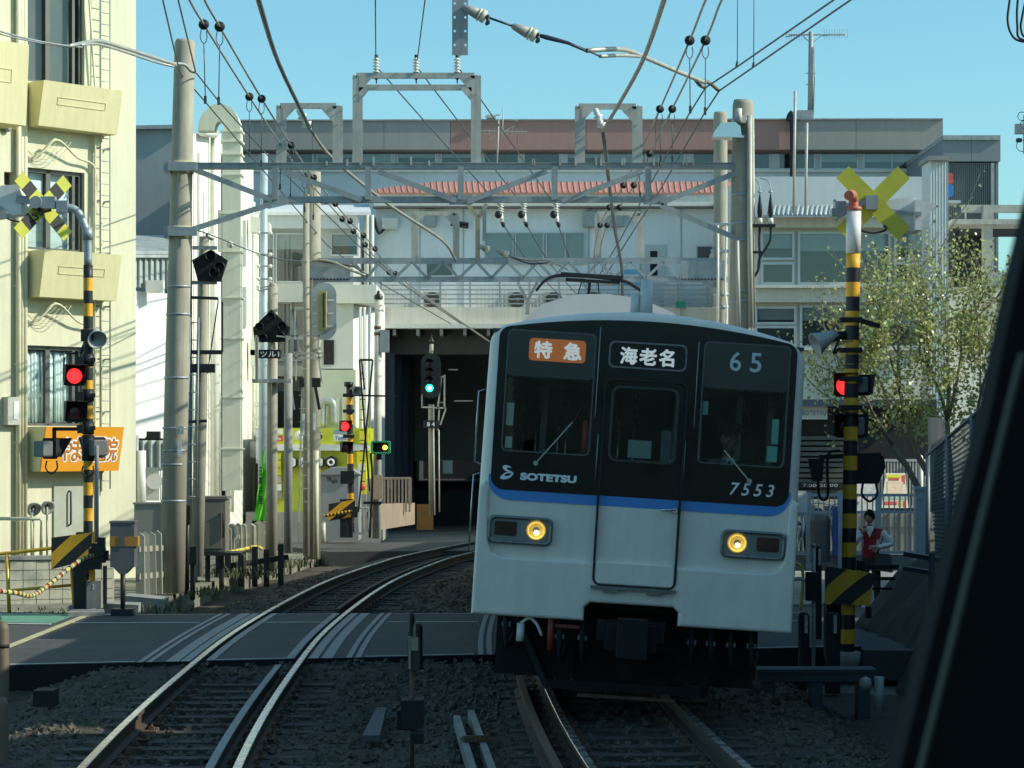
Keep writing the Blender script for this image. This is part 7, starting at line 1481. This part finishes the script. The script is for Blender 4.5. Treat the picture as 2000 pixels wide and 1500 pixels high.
# arcade below the station block: black front painted as its unlit interior, shutters, shop board
ar = thing('shop_arcade', 'dark shop arcade with slatted shutters below the station block', 'shop', U(1650, 1010, 62))
mb = MB(); bxp(mb, 1440, 1830, 792, 1000, 62.5, 6); mb.build('front', M('arcade interior shade', (.018, .018, .018), .8, 0, .3, 1), ar)
mb = MB(); bxp(mb, 1440, 1830, 780, 793, 61.5, 2); mb.build('awning', M('awning navy', (.035, .05, .09), .7, 0, .2, 2), ar)
for i in range(11): mb = MB(); bxp(mb, 1560, 1652, 852 + i * 10.5, 859 + i * 10.5, 62.3, .1); mb.build('shutter_slat', M('shutter grey', (.11, .11, .10), .6, .1, .2, 2), ar)
mb = MB(); bxp(mb, 1500, 1616, 793, 819, 61.8, .1); sgb = mb.build('shop_board', M('board white', (.55, .56, .54), .6, 0, .06), ar)
mb = MB(); a, b = U(1566, 811, 61.79), U(1614, 802, 61.79); lettering(mb, 'SOTETSU', a.x, b.x, a.z, b.z, 61.795, bold=.01); mb.build('lettering', m_txt, sgb)
mb = MB(); bxp(mb, 1560, 1646, 942, 954, 62.2, .1); ob_ = mb.build('opening_board', m_black, ar); mb = MB(); a, b = U(1568, 951, 62.18), U(1636, 945, 62.18); lettering(mb, '7:00-20:00', a.x, b.x, a.z, b.z, 62.19); mb.build('lettering', MATS['board white'], ob_)
mb = MB(); bxp(mb, 1540, 1800, 1002, 1078, 55, .2); mb.build('beige_shutter', M('beige shutter', (.34, .31, .25), .7, 0, .1, 3, streak=.12), loc=U(1700, 1080, 55), label='beige panelled wall seen through the pale blue railing', cat='wall')
for x in range(1645, 1800, 22): mb = MB(); bxp(mb, x, x + 2, 1003, 1077, 54.98, .02); o_ = mb.build('panel_joint', M('joint dark', (.12, .11, .10), .8), bpy.data.objects['beige_shutter'])
mb = MB(); bxp(mb, 1640, 1800, 1030, 1032, 54.97, .02); mb.build('panel_joint', MATS['joint dark'], bpy.data.objects['beige_shutter'])
mb = MB(); bxp(mb, 1556, 1660, 976, 1000, 56, .2); mb.build('sunlit_wall', M('cream wall', (.60, .52, .38), .7, 0, .1), loc=U(1600, 1000, 56), label='short cream wall strip under the shutters', cat='wall')
for i, (x, w, y0_, y1_, m, l) in enumerate(((1605, 20, 1003, 1098, M('bin grey', (.12, .12, .11), .5, 0, .15), 'dark grey round topped bin against the railing'), (1632, 5, 998, 1085, M('blue panel', (.05, .13, .42), .5), 'narrow upright blue barrier board against the railing'), (1567, 10, 966, 1000, m_white, 'white sack hanging on the railing next to the train'))):
    mb = MB(); a, b = U(x - w, y1_, 43), U(x + w, y0_, 43); r = (b.x - a.x) / 2
    if i == 0: mb.lathe([(r, 0), (r, b.z - a.z - .15), (r * .85, b.z - a.z - .04), (r * .4, b.z - a.z), (0, b.z - a.z)], ((a.x + b.x) / 2, 43.2, a.z), (0, 0, 1), 18)
    else: mb.bx(a.x, b.x, 43, 43.12, a.z, b.z); mb.bx(a.x + r * .2, b.x - r * .2, 43.02, 43.1, b.z, b.z + .06)
    mb.build(['litter_bin', 'blue_barrier', 'white_sack'][i], m, loc=U(x, y1_, 43), label=l, cat=['bin', 'barrier', 'sack'][i])
# bicycles parked behind the railing
def bicycle(loc, label, ang):
    t = thing('bicycle', label, 'bicycle', loc, group='bicycles behind the railing', rot=(0, 0, ang)); K = dict(local=True)
    for x in (-.5, .5):
        mb = MB(); c = Vector((x, 0, .33)); mb.tube([c + Vector((.31 * math.cos(R(18 * i)), 0, .31 * math.sin(R(18 * i)))) for i in range(21)], .02, 6, caps=False)
        for i in range(12): mb.bar(c, c + Vector((.30 * math.cos(R(30 * i)), 0, .30 * math.sin(R(30 * i)))), .004)
        mb.build('wheel', m_rubber, t, **K)
    mb = MB(); B = Vector((-.05, 0, .30)); S = Vector((-.18, 0, .78)); Hd = Vector((.36, 0, .82))
    for a, b in ((B, S), (B, Hd), (S, Hd - Vector((0, 0, .12))), (B, Vector((-.5, 0, .33))), (S, Vector((-.5, 0, .33))), (Hd, Vector((.5, 0, .33)))): mb.tube([a, b], .018, 7)
    mb.build('frame', M('bicycle frame ' + str(len(label)), (.5, .52, .52), .3, .5, .1), t, **K)
    mb = MB(); mb.ball(S + Vector((0, 0, .08)), .1, 10, 0, (1.2, .7, .4)); mb.build('saddle', m_black, t, **K)
    mb = MB(); mb.tube(crv([Hd, Hd + Vector((.02, 0, .12)), Hd + Vector((.02, .26, .16)), Hd + Vector((-.10, .30, .15))], 4), .013, 6); mb.tube(crv([Hd + Vector((.02, 0, .12)), Hd + Vector((.02, -.26, .16)), Hd + Vector((-.10, -.30, .15))], 4), .013, 6); mb.build('handlebar', m_chrome, t, **K)
    mb = MB(); mb.bx(.45, .75, -.16, .16, .72, .76); mb.bx(.45, .47, -.16, .16, .76, .92); mb.bx(.73, .75, -.16, .16, .76, .92); mb.bx(.47, .73, -.16, -.14, .76, .92); mb.bx(.47, .73, .14, .16, .76, .92); mb.build('basket', m_galv, t, **K)
bicycle(U(1568, 1085, 46), 'silver bicycle with a basket behind the railing, next to the train', R(75)); bicycle(U(1606, 1085, 46.3), 'silver bicycle with a basket behind the railing, behind the bin', R(60))
# chain link fence along a dark bank
bk = thing('embankment', 'dark weedy bank along the right edge of the tracks', None, (5, 27, -.4), kind='structure')
bm2 = bmesh.new(); rows = []
for i in range(40):
    z = 15 + i * .52; e = max(0, (z - 34.2)) * .5; row = []
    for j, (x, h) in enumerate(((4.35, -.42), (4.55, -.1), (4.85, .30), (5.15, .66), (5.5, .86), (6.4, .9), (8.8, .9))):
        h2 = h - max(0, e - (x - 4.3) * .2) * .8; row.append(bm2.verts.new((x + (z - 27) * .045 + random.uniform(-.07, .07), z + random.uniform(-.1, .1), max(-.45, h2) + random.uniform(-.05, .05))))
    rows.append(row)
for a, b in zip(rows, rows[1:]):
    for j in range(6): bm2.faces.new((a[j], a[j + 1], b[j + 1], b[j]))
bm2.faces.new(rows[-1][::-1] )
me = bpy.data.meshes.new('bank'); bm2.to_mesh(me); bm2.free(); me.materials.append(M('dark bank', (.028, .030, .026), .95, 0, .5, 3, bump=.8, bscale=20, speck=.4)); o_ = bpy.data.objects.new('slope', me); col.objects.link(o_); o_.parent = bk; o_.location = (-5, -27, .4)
cfn = thing('chain_link_fence', 'dark chain link fence climbing beside the track at the picture edge', 'fence', (6, 32, .8))
FA, FB = U(1812, 888, 36), U(1960, 760, 26.5); FAb, FBb = Vector((FA.x, 36, .75)), Vector((FB.x, 26.5, .85))
m_net = M('green grey wire mesh', (.07, .10, .10), .5, .3, .15); m_fp = M('fence post grey', (.22, .27, .30), .5, .2, .1)
net = MB(); LF = (FBb - FAb).length
def fq(s, t): return (FAb.lerp(FBb, s)).lerp(FA.lerp(FB, s), t)
N_ = 95
for i in range(-14, N_):
    for sg in (1, -1):
        a, b = (i / N_, (i + 14) / N_) if sg > 0 else ((i + 14) / N_, i / N_)
        t0, t1 = 0., 1.; s0, s1 = a, b
        if min(s0, s1) < 0 or max(s0, s1) > 1: continue
        net.bar(fq(s0, 0), fq(s1, 1), .0045)
net.build('mesh', m_net, cfn, kind='stuff')
mb = MB(); mb.tube([FA, FB], .022, 7); mb.build('top_rail', m_fp, cfn)
for s in (0, .33, .66, 1): mb = MB(); mb.cyl(fq(s, 0) - Vector((0, 0, .5)), fq(s, 1.02), .035, 10); mb.build('post', m_fp, cfn)
mb = MB(); bxp(mb, 1818, 1832, 815, 1000, 37.5, .25); mb.bx(U(1830, 0, 37.6).x, U(1842, 0, 37.6).x, 37.55, 37.8, .5, U(0, 818, 37.6).z); mb.build('square_post', M('shaded beige post', (.32, .31, .28), .6, 0, .1), loc=U(1826, 1000, 37.5), label='square beige post rising at the start of the chain link fence', cat='post')
mb = MB()
for y in (1082, 1110): mb.bar(U(1768, y, 27.5), U(1840, y + 12, 27), .06, .05)
mb.bar(U(1820, 1080, 27), U(1818, 1240, 27), .06); mb.build('bank_bracket', M('dark blue steel', (.055, .07, .08), .5, .3, .1), loc=U(1818, 1240, 27), label='dark steel bracket frame lying on the bank', cat='bracket')
# cable trough and oddments on the right of the tracks
mb = MB(); a, b = U(1480, 1346, 25), U(1712, 1314, 25); mb.bx(a.x, b.x, 25, 25.35, b.z - .09, b.z + .0); mb.bx(a.x, b.x, 24.98, 25.37, b.z + .002, b.z + .035)
for q in (.1, .5, .9): mb.bx(a.x + (b.x - a.x) * q - .06, a.x + (b.x - a.x) * q + .06, 25.02, 25.3, -.45, b.z - .092)
mb.build("cable_trough", M('trough blue grey', (.05, .06, .07), .7, 0, .2, 3), loc=U(1600, 1380, 25), label='low blue grey cable trough in front of the striped signal post', cat='cable trough')
mb = MB(); mb.cyl(U(1717, 1390, 24), U(1717, 1322, 24), .05, 10); mb.ball(U(1690, 1335, 24), .07, 8); mb.build('stub_post', m_bluest, loc=U(1717, 1390, 24), label='short stub post at the foot of the dark bank', cat='post')
# ------------------------------------------------------------------ between the tracks in front
def upright(x, yt, yb, d, w, l, head=None):
    t = thing('marker_post', l, 'post', U(x, yb, d), group='posts between the tracks'); mb = MB()
    a = U(x, yb, d); b = U(x, yt, d); mb.lathe([(w, -.2), (w, b.z - a.z - .05), (w * .75, b.z - a.z - .01), (0, b.z - a.z)], a, (0, 0, 1), 12); mb.build('shaft', M('brown black post', (.045, .04, .036), .55, .1, .2, 6), t)
    mb = MB(); mb.box(U(x - w * 90, yt + 10, d) + Vector((0, -w, -.05)), (.02, .015, .22)); mb.build('edge_strip', M('worn strip', (.34, .28, .19), .5, 0, .2), t); return t
upright(803, 1197, 1262, 29, .045, 'short dark post standing farthest back on the crossing edge between the tracks'); upright(816, 1217, 1280, 27, .055, 'rounded dark post in the middle of the row between the tracks')
mk = thing('track_marker', 'nearest slim track marker with a rounded plate between the tracks', 'marker', U(805, 1500, 19))
mb = MB(); mb.cyl(U(804, 1510, 19), U(806, 1290, 19), .018, 8); mb.build('stem', m_rust, mk)
mb = MB(); a, b = U(797, 1310, 19), U(820, 1243, 19); plate(mb, [rrect(a.x, b.x, a.z, b.z, .04)], 18.96, 19.02); mb.build('plate', M('brown black post', (.045, .04, .036)), mk); mb = MB(); mb.box(U(809, 1258, 18.95), (.06, .012, .10)); mb.box(U(800, 1275, 18.95), (.018, .012, .25)); mb.build('reflector', M('worn strip', (.34, .28, .19)), mk)
mb = MB(); mb.box(U(806, 1392, 19), (.17, .3, .22)); mb.box(U(792, 1404, 19.1), (.12, .2, .15)); mb.box(U(815, 1440, 18.8), (.10, .2, .08)); mb.build('base_box', m_black, mk)
fr_ = thing('timber_beams', 'pair of pale worn beams with a brown cross piece lying beside the train', 'beam', G(925, 1450, -.12))
for (p, q) in (((892, 1408), (938, 1560)), ((920, 1398), (975, 1550))):
    mb = MB(); a, b = G(*p, -.08), G(*q, -.08); mb.bar(a, b, .055, .10); mb.build('beam', M('pale beam', (.25, .245, .21), .7, 0, .25, 6, speck=.2), fr_)
mb = MB(); a, b = G(905, 1448, -.03), G(955, 1446, -.03); mb.bar(a, b, .16, .05); mb.bar(a + Vector((0, -.10, .03)), b + Vector((0, -.10, .03)), .04, .05); mb.build('cross_piece', m_rust, fr_)
mb = MB(); a, b, c, d_ = G(708, 1448, -.10), G(742, 1448, -.10), G(755, 1392, -.10), G(735, 1392, -.10); mb.prism([a, b, c, d_], (0, 0, .05)); mb.build('cover_slab', M('grey lid', (.075, .08, .08), .7, 0, .2), loc=a, label='flat grey trough lid on the ballast beside the near rail', cat='lid')
mb = MB(); mb.box(G(90, 1362, -.12) , (.20, .3, .16)); mb.build('track_box', m_black, loc=G(90, 1375, -.2), label='small dark track box on the ballast at the outer left of the curve', cat='box')
eb = thing('edge_post', 'brown rounded post cut by the picture edge at the crossing', 'post', U(4, 1330, 26)); mb = MB(); mb.lathe([(.075, -.6), (.075, .55), (.055, .62), (0, .64)], U(4, 1330, 26), (0, 0, 1), 14); mb.build('shaft', M('brown post', (.15, .11, .075), .6, 0, .2), eb); mb = MB(); mb.cyl(U(4, 1265, 26), U(4, 1258, 26), .08, 14); mb.build('band', m_black, eb)
mb = MB(); mb.lathe([(.06, -.5), (.06, .20), (.04, .25), (0, .26)], U(2, 1425, 19.5), (0, 0, 1), 12); mb.build('edge_post', MATS['brown post'], loc=U(2, 1480, 19.5), label='small brown stub post at the lower picture edge', cat='post')
# ------------------------------------------------------------------ TREE
def leafmat(name, rgb):
    m = bpy.data.materials.new(name); m.use_nodes = True; n, l = m.node_tree.nodes, m.node_tree.links; n.remove(n['Principled BSDF'])
    oi = n.new('ShaderNodeNewGeometry'); hs = n.new('ShaderNodeHueSaturation'); hs.inputs['Color'].default_value = (*rgb, 1)
    mr = n.new('ShaderNodeMapRange'); mr.inputs[3].default_value = .45; mr.inputs[4].default_value = 1.5; l.new(oi.outputs['Random Per Island'], mr.inputs[0]); l.new(mr.outputs[0], hs.inputs['Value'])
    mr2 = n.new('ShaderNodeMapRange'); mr2.inputs[3].default_value = .44; mr2.inputs[4].default_value = .53; l.new(oi.outputs['Random Per Island'], mr2.inputs[0]); l.new(mr2.outputs[0], hs.inputs['Hue'])
    d = n.new('ShaderNodeBsdfDiffuse'); t = n.new('ShaderNodeBsdfTranslucent'); g = n.new('ShaderNodeBsdfGlossy'); g.inputs['Roughness'].default_value = .35
    l.new(hs.outputs[0], d.inputs[0]); l.new(hs.outputs[0], t.inputs[0])
    a = n.new('ShaderNodeMixShader'); a.inputs[0].default_value = .5; l.new(d.outputs[0], a.inputs[1]); l.new(t.outputs[0], a.inputs[2])
    b = n.new('ShaderNodeMixShader'); b.inputs[0].default_value = .06; l.new(a.outputs[0], b.inputs[1]); l.new(g.outputs[0], b.inputs[2]); l.new(b.outputs[0], n['Material Output'].inputs[0]); return m
tz = 46.0
tre = thing('street_tree', 'thinly leaved autumn tree beside the chain link fence', 'tree', U(1848, 1110, tz))
lim, tips = MB(), []
def branch(p, d, l, r, k):
    pts = [Vector(p)]; n = 4
    for i in range(n): d = (d + Vector((random.gauss(0, .10), random.gauss(0, .10), random.gauss(.03, .06)))).normalized(); pts.append(pts[-1] + d * l / n)
    lim.tube(pts, [r * (1 - .5 * i / n) for i in range(n + 1)], 7 if k < 2 else 5)
    if k >= 2: tips.extend(pts[1:])
    if k < 4:
        for j in range([3, 3, 3, 2][k]):
            q = pts[random.choice([2, 3, 4]) if j else 4]; a = Vector((random.uniform(-1, 1), random.uniform(-1, 1), random.uniform(-.3, .7)))
            branch(q, (d * 1.0 + a * .8).normalized(), l * random.uniform(.58, .80), r * .52, k + 1)
base = U(1848, 1110, tz)
for dx, dy, dz, l in ((-.30, .1, 1, 2.9), (.12, -.1, 1, 2.8), (.55, .2, 1, 2.6), (-.75, -.1, .75, 2.5)):
    branch(base + Vector((dx * .3, 0, 1.1)), Vector((dx, dy, dz)).normalized(), l * .80, .075, 0)
lim.tube([base, base + Vector((-.02, 0, .6)), base + Vector((0, 0, 1.3))], [.16, .13, .12], 10)
lim.build('trunk', M('tree bark', (.26, .23, .18), .85, 0, .3, 6, bump=.5), tre)
lv_ = MB(); cnt = 0
def leaf(p):
    a = Vector((random.gauss(0, 1), random.gauss(0, 1), random.gauss(-.4, .8))).normalized(); b = a.orthogonal().normalized(); b = (Matrix.Rotation(random.random() * 6.3, 3, a) @ b)
    l, w = random.uniform(.05, .095), random.uniform(.022, .04); lv_.add([p, p + a * l * .5 + b * w, p + a * l, p + a * l * .5 - b * w], [(0, 1, 2, 3)])
for t in tips:
    px, py = 1000 + t.x * F / t.y, HOR - (t.z - EYE) * F / t.y
    dens = 1.0 if py > 610 else .5 if py > 540 else .2 if py > 460 else .04
    if px < 1690: dens *= .22
    for _ in range(int(np.random.poisson(18 * dens))): leaf(t + Vector((random.gauss(0, .13), random.gauss(0, .13), random.gauss(-.03, .13))))
for _ in range(250):       # drooping lower sprays
    c = U(random.triangular(1600, 1970, 1830), random.triangular(600, 868, 790), tz + random.uniform(-1.2, .8))
    for _ in range(15): leaf(c + Vector((random.gauss(0, .12), random.gauss(0, .12), random.gauss(0, .13))))
lv_.build('crown', leafmat('autumn leaf', (.38, .42, .15)), tre)
# ------------------------------------------------------------------ PEOPLE
m_skin = M('skin', (.50, .30, .20), .55, 0, .06, 9); m_hair = M('black hair', (.008, .007, .006), .85, 0, .2, 20, spec=.15)
m_vest = M('red vest', (.33, .015, .03), .8, 0, .12, 9, bump=.3); m_shirt = M('white shirt', (.72, .74, .75), .8, 0, .06, 6, bump=.2); m_trous = M('dark trousers', (.035, .035, .038), .85, 0, .15)
m_shoe = M('pale shoe', (.55, .55, .52), .6); m_navy = M('navy uniform', (.018, .022, .035), .8, 0, .12)
def skin_body(name, J, E, mats, par, mat_of):
    names = list(J); me = bpy.data.meshes.new(name); me.from_pydata([J[n][0] for n in names], [(names.index(a), names.index(b)) for a, b in E], [])
    o = bpy.data.objects.new('tmp', me); col.objects.link(o); md = o.modifiers.new('s', 'SKIN'); sd = me.skin_vertices[0].data
    for i, n in enumerate(names): r = J[n][1]; sd[i].radius = r if isinstance(r, tuple) else (r, r); sd[i].use_root = (i == 0)
    md.branch_smoothing = .3; sb_ = o.modifiers.new('u', 'SUBSURF'); sb_.levels = 2; sb_.render_levels = 2
    dg = bpy.context.evaluated_depsgraph_get(); dg.update(); m2 = bpy.data.meshes.new_from_object(o.evaluated_get(dg)); bpy.data.objects.remove(o)
    m2.materials.clear()
    for m in mats: m2.materials.append(m)
    segs = [(Vector(J[a][0]), Vector(J[b][0]), mat_of(a, b)) for a, b in E]
    for p in m2.polygons:
        c = p.center; best, bi = 9e9, 0
        for a, b, mi in segs:
            t = max(0, min(1, (c - a).dot(b - a) / max((b - a).length_squared, 1e-9))); d = (c - a.lerp(b, t)).length
            if d < best: best, bi = d, mi
        p.material_index = bi; p.use_smooth = True
    b = bpy.data.objects.new(name, m2); col.objects.link(b); b.parent = par; return b
def head(par, c, yaw, hair=True, cap=False):
    rt = Matrix.Rotation(yaw, 3, 'Z'); T = lambda x, y, z: Vector(c) + rt @ Vector((x, y, z)); K = dict(local=True)
    mb = MB(); n, k = 18, 12
    vs_ = []
    for i in range(k + 1):
        th = math.pi * i / k
        for j in range(n):
            a = 2 * math.pi * j / n; z = math.cos(th); s = math.sin(th); jaw = 1 - .28 * max(0, -z) ** 1.5
            vs_.append(T(.078 * s * math.cos(a) * jaw, .098 * s * math.sin(a) * (1 - .12 * max(0, -z)) - .006, .118 * z))
    mb.add(vs_, [(i * n + j, (i + 1) * n + j, (i + 1) * n + (j + 1) % n, i * n + (j + 1) % n) for i in range(k) for j in range(n)], 0, True)
    mb.add([T(-.014, -.096, -.02), T(.014, -.096, -.02), T(0, -.122, -.022), T(0, -.097, .028)], [(0, 1, 2), (0, 2, 3), (1, 3, 2)], 0)
    for s in (-1, 1):
        mb.ball(T(s * .078, .004, -.005), .022, 8, 0, (.4, .8, 1.2)); mb.ball(T(s * .030, -.094, .012), .011, 8, 1, (1.2, .5, .6)); mb.bar(T(s * .018, -.100, .032), T(s * .048, -.093, .034), .006, .007, 1)
    mb.bar(T(-.024, -.096, -.052), T(.024, -.096, -.052), .006, .009, 2)
    h = mb.build('head', [m_skin, m_hair, M('lips', (.35, .13, .11), .5)], par, **K)
    if hair:
        mb = MB(); vs_ = []
        for i in range(8):
            th = R(8 + 100 * i / 7)
            for j in range(24):
                a = 2 * math.pi * j / 24; fr = max(0, -math.sin(a)); thj = th * (1 - .34 * fr ** 1.5); q = 1.10 + random.uniform(-.03, .04)
                vs_.append(T(.080 * math.sin(thj) * math.cos(a) * q, .100 * math.sin(thj) * math.sin(a) * q - .004, .120 * math.cos(thj) * q))
        mb.add(vs_, [(i * 24 + j, (i + 1) * 24 + j, (i + 1) * 24 + (j + 1) % 24, i * 24 + (j + 1) % 24) for i in range(7) for j in range(24)] + [tuple(range(24))], 0, True); mb.build('hair', m_hair, par, **K)
    if cap:
        mb = MB(); mb.lathe([(.092, 0), (.098, .04), (.13, .075), (.12, .10), (0, .115)], T(0, 0, .05), (0, 0, 1), 20); mb.prism([T(-.075, -.08, .05), T(-.045, -.15, .035), T(.045, -.15, .035), T(.075, -.08, .05)], (0, 0, .012)); mb.build('cap', m_navy, par, **K)
    return h
def hand(par, w, d, up, s=1.0):           # palm and five fingers leaving the wrist w along d
    w, d, up = Vector(w), Vector(d).normalized(), Vector(up).normalized(); sd = d.cross(up).normalized(); mb = MB()
    mb.tube([w, w + d * .04 * s, w + d * .085 * s], [.022 * s, .034 * s, .036 * s], 8)
    for i, (o, l) in enumerate(((-.027, .062), (-.009, .075), (.009, .070), (.026, .055))):
        b = w + d * .08 * s + sd * o * s; mb.tube([b, b + d * l * .5 * s - up * .006, b + d * l * .85 * s - up * .028 * s, b + d * l * .9 * s - up * .045 * s], [.009 * s, .009 * s, .008 * s, .006 * s], 6)
    b = w + d * .03 * s - sd * .03 * s; mb.tube([b, b + (d * .6 - sd * .7) * .045 * s, b + (d * .9 - sd * .5) * .07 * s - up * .012], [.011 * s, .010 * s, .008 * s], 6)
    mb.build('hand', m_skin, par, local=True)
def mat_std(a, b):
    q = {a, b}
    if q & {'wr', 'wl'} or q & {'er', 'el'}: return 1
    if 'toe_r' in q or 'toe_l' in q: return 3
    if q & {'kr', 'kl', 'hr', 'hl'}: return 2
    if 'neck' in q: return 4
    return 0
# pedestrian in the red vest: one hand at the chin, the other at the waist
pf = U(1700, 1196, 41.4)
ped = thing('person', 'person in a red vest and white sleeves with one hand raised to the chin', 'person', pf, rot=(0, 0, R(-14)))
J = {'pel': ((0, 0, .90), (.150, .115)), 'sp': ((0, .01, 1.08), (.150, .110)), 'ch': ((0, 0, 1.28), (.165, .115)), 'nb': ((0, .01, 1.41), (.075, .07)), 'neck': ((0, -.005, 1.49), .052),
     'sr': ((-.185, .01, 1.365), .070), 'er': ((-.27, -.13, 1.13), .056), 'wr': ((-.11, -.20, 1.33), .036), 'sl': ((.185, .01, 1.365), .072), 'el': ((.36, .03, 1.15), .060), 'wl': ((.13, -.17, 1.10), .038),
     'hr': ((-.09, 0, .84), .098), 'kr': ((-.10, -.02, .47), .070), 'ar': ((-.10, .02, .09), .047), 'toe_r': ((-.12, -.14, .04), .042), 'hl': ((.09, 0, .84), .098), 'kl': ((.11, -.03, .47), .070), 'al': ((.12, .02, .09), .047), 'toe_l': ((.14, -.14, .04), .042)}
E = [('pel', 'sp'), ('sp', 'ch'), ('ch', 'nb'), ('nb', 'neck'), ('ch', 'sr'), ('sr', 'er'), ('er', 'wr'), ('ch', 'sl'), ('sl', 'el'), ('el', 'wl'), ('pel', 'hr'), ('hr', 'kr'), ('kr', 'ar'), ('ar', 'toe_r'), ('pel', 'hl'), ('hl', 'kl'), ('kl', 'al'), ('al', 'toe_l')]
skin_body('body', J, E, [m_vest, m_shirt, m_trous, m_shoe, m_skin], ped, mat_std)
head(ped, (-.01, -.03, 1.605), R(-18)); hand(ped, (-.11, -.20, 1.34), (.35, .15, 1), (0, 1, .2)); hand(ped, (.13, -.17, 1.10), (-1, -.25, .05), (0, -1, .3))
mb = MB(); mb.prism([(-.07, -.095, 1.42), (0, -.125, 1.27), (.07, -.095, 1.42), (.05, -.06, 1.46), (-.05, -.06, 1.46)], (0, -.012, 0)); mb.build('collar', m_shirt, ped, local=True)
mb = MB(); mb.prism([(.07, -.16, .72), (.36, -.12, .68), (.33, -.08, .98), (.10, -.12, 1.0)], (.02, .12, 0)); mb.tube(crv([(.12, -.1, 1.0), (.2, .0, 1.25), (.1, .05, 1.42)], 5), .012, 6); mb.build('bag', M('dark bag', (.05, .048, .045), .7), ped, local=True)
# train driver behind the glass
TM = Matrix.Translation((1.002, 21.7, 0)) @ Euler((0, R(3.6), 0)).to_matrix().to_4x4()
dv = thing('person', 'seated train driver in a dark uniform, white shirt and cap behind the cab glass', 'person', TM @ Vector((.86, 1.05, 1.17)), rot=(0, R(3.6), 0))
J2 = {'pel': ((0, .1, .55), (.16, .13)), 'sp': ((0, .1, .75), (.16, .12)), 'ch': ((0, .08, .95), (.18, .13)), 'nb': ((0, .07, 1.10), (.075, .07)), 'neck': ((0, .05, 1.17), .052), 'sr': ((-.20, .07, 1.05), .078), 'er': ((-.26, -.10, .80), .058), 'wr': ((-.16, -.38, .86), .038),
      'sl': ((.20, .07, 1.05), .078), 'el': ((.26, -.10, .80), .058), 'wl': ((.16, -.38, .86), .038), 'hr': ((-.1, .05, .52), .1), 'kr': ((-.12, -.38, .50), .075), 'ar': ((-.12, -.40, .08), .05), 'hl': ((.1, .05, .52), .1), 'kl': ((.12, -.38, .50), .075), 'al': ((.12, -.40, .08), .05)}
E2 = [e for e in E if 'toe_r' not in e and 'toe_l' not in e]
skin_body('body', J2, E2, [m_navy, m_skin], dv, lambda a, b: 1 if 'neck' in (a, b) else 0)
head(dv, (0, .03, 1.29), 0, hair=False, cap=True); hand(dv, (-.16, -.38, .86), (.1, -1, 0), (0, 0, 1)); hand(dv, (.16, -.38, .86), (-.1, -1, 0), (0, 0, 1))
mb = MB(); mb.prism([(-.06, -.055, 1.12), (0, -.07, .90), (.06, -.055, 1.12)], (0, -.01, 0)); mb.build('shirt', m_shirt, dv, local=True); mb = MB(); mb.prism([(-.016, -.075, 1.09), (-.022, -.085, .93), (0, -.087, .90), (.022, -.085, .93), (.016, -.075, 1.09)], (0, -.008, 0)); mb.build('tie', m_navy, dv, local=True)
mb = MB(); mb.bx(-.24, .24, .2, .32, .45, 1.05); mb.bx(-.24, .24, -.2, .3, .38, .46); mb.build('driver_seat', M('seat blue', (.03, .05, .09), .8), bpy.data.objects['commuter_train'], local=True)
st_ = bpy.data.objects['driver_seat']; st_.location = (.86, 1.12, 1.17)
# small figure walking on the station deck
dp_ = thing('person', 'small person in a white top on the station deck above the train', 'person', U(1374, 700, 79.3))
J3 = dict(J); J3['er'] = ((-.24, 0, 1.1), .055); J3['wr'] = ((-.22, -.06, .86), .036); J3['el'] = ((.24, 0, 1.1), .055); J3['wl'] = ((.22, -.06, .86), .036)
skin_body('body', J3, E, [m_shirt, m_shirt, m_trous, m_shoe, m_skin], dp_, mat_std); head(dp_, (0, -.03, 1.605), 0); hand(dp_, (-.22, -.06, .86), (0, -.2, -1), (1, 0, 0)); hand(dp_, (.22, -.06, .86), (0, -.2, -1), (-1, 0, 0))
dp_.location = U(1374, 612, 78.7) - Vector((0, 0, 1.60))
# ------------------------------------------------------------------ window pillar of the cab we ride in
cp_ = thing('window_pillar', 'blurred black window pillar of our own cab cutting the picture edge', 'pillar', U(1950, 1200, .95))
dP = .95
E_ = crv([U(2040, 330, dP), U(2000, 490, dP), U(1965, 650, dP), U(1930, 820, dP), U(1870, 1050, dP), U(1815, 1270, dP), U(1758, 1500, dP), U(1700, 1730, dP)], 4)
mb = MB(); n = len(E_); vs_ = []
for p in E_: vs_ += [p + Vector((.006, -.0, 0)), p, p + Vector((.004, .05, 0)), p + Vector((.22, .05, 0)), p + Vector((.22, -.01, 0))]
mb.add(vs_, [(i * 5 + j, i * 5 + (j + 1) % 5, i * 5 + 5 + (j + 1) % 5, i * 5 + 5 + j) for i in range(n - 1) for j in range(5)] + [(4, 3, 2, 1, 0), tuple((n - 1) * 5 + j for j in range(5))], 0, False); mb.build('frame', M('pillar black', (.006, .0065, .0065), .9, 0, .15, 30, spec=.2), cp_)
mb = MB(); S_ = [U(x, y, dP - .012) for x, y in ((1998, 690), (1984, 740), (1945, 900), (1895, 1105), (1845, 1310), (1798, 1500), (1745, 1715))]; mb.tube(crv(S_, 4), .0013, 8); mb.build('trim_strip', M('olive trim', (.075, .08, .05), .5, 0, .1), cp_)
# unseen pale houses added behind the camera train for reflections and bounced light
mb = MB()
for i in range(30):
    x = -120 + i * 8; mb.bx(x, x + 7.7, -84 - random.uniform(0, 6), -72, -2, 8.5 + random.uniform(0, 3))
mb.build('unseen_houses', M('unseen_houses', (.42, .40, .34), .9, 0, .4, .4), kind='structure')
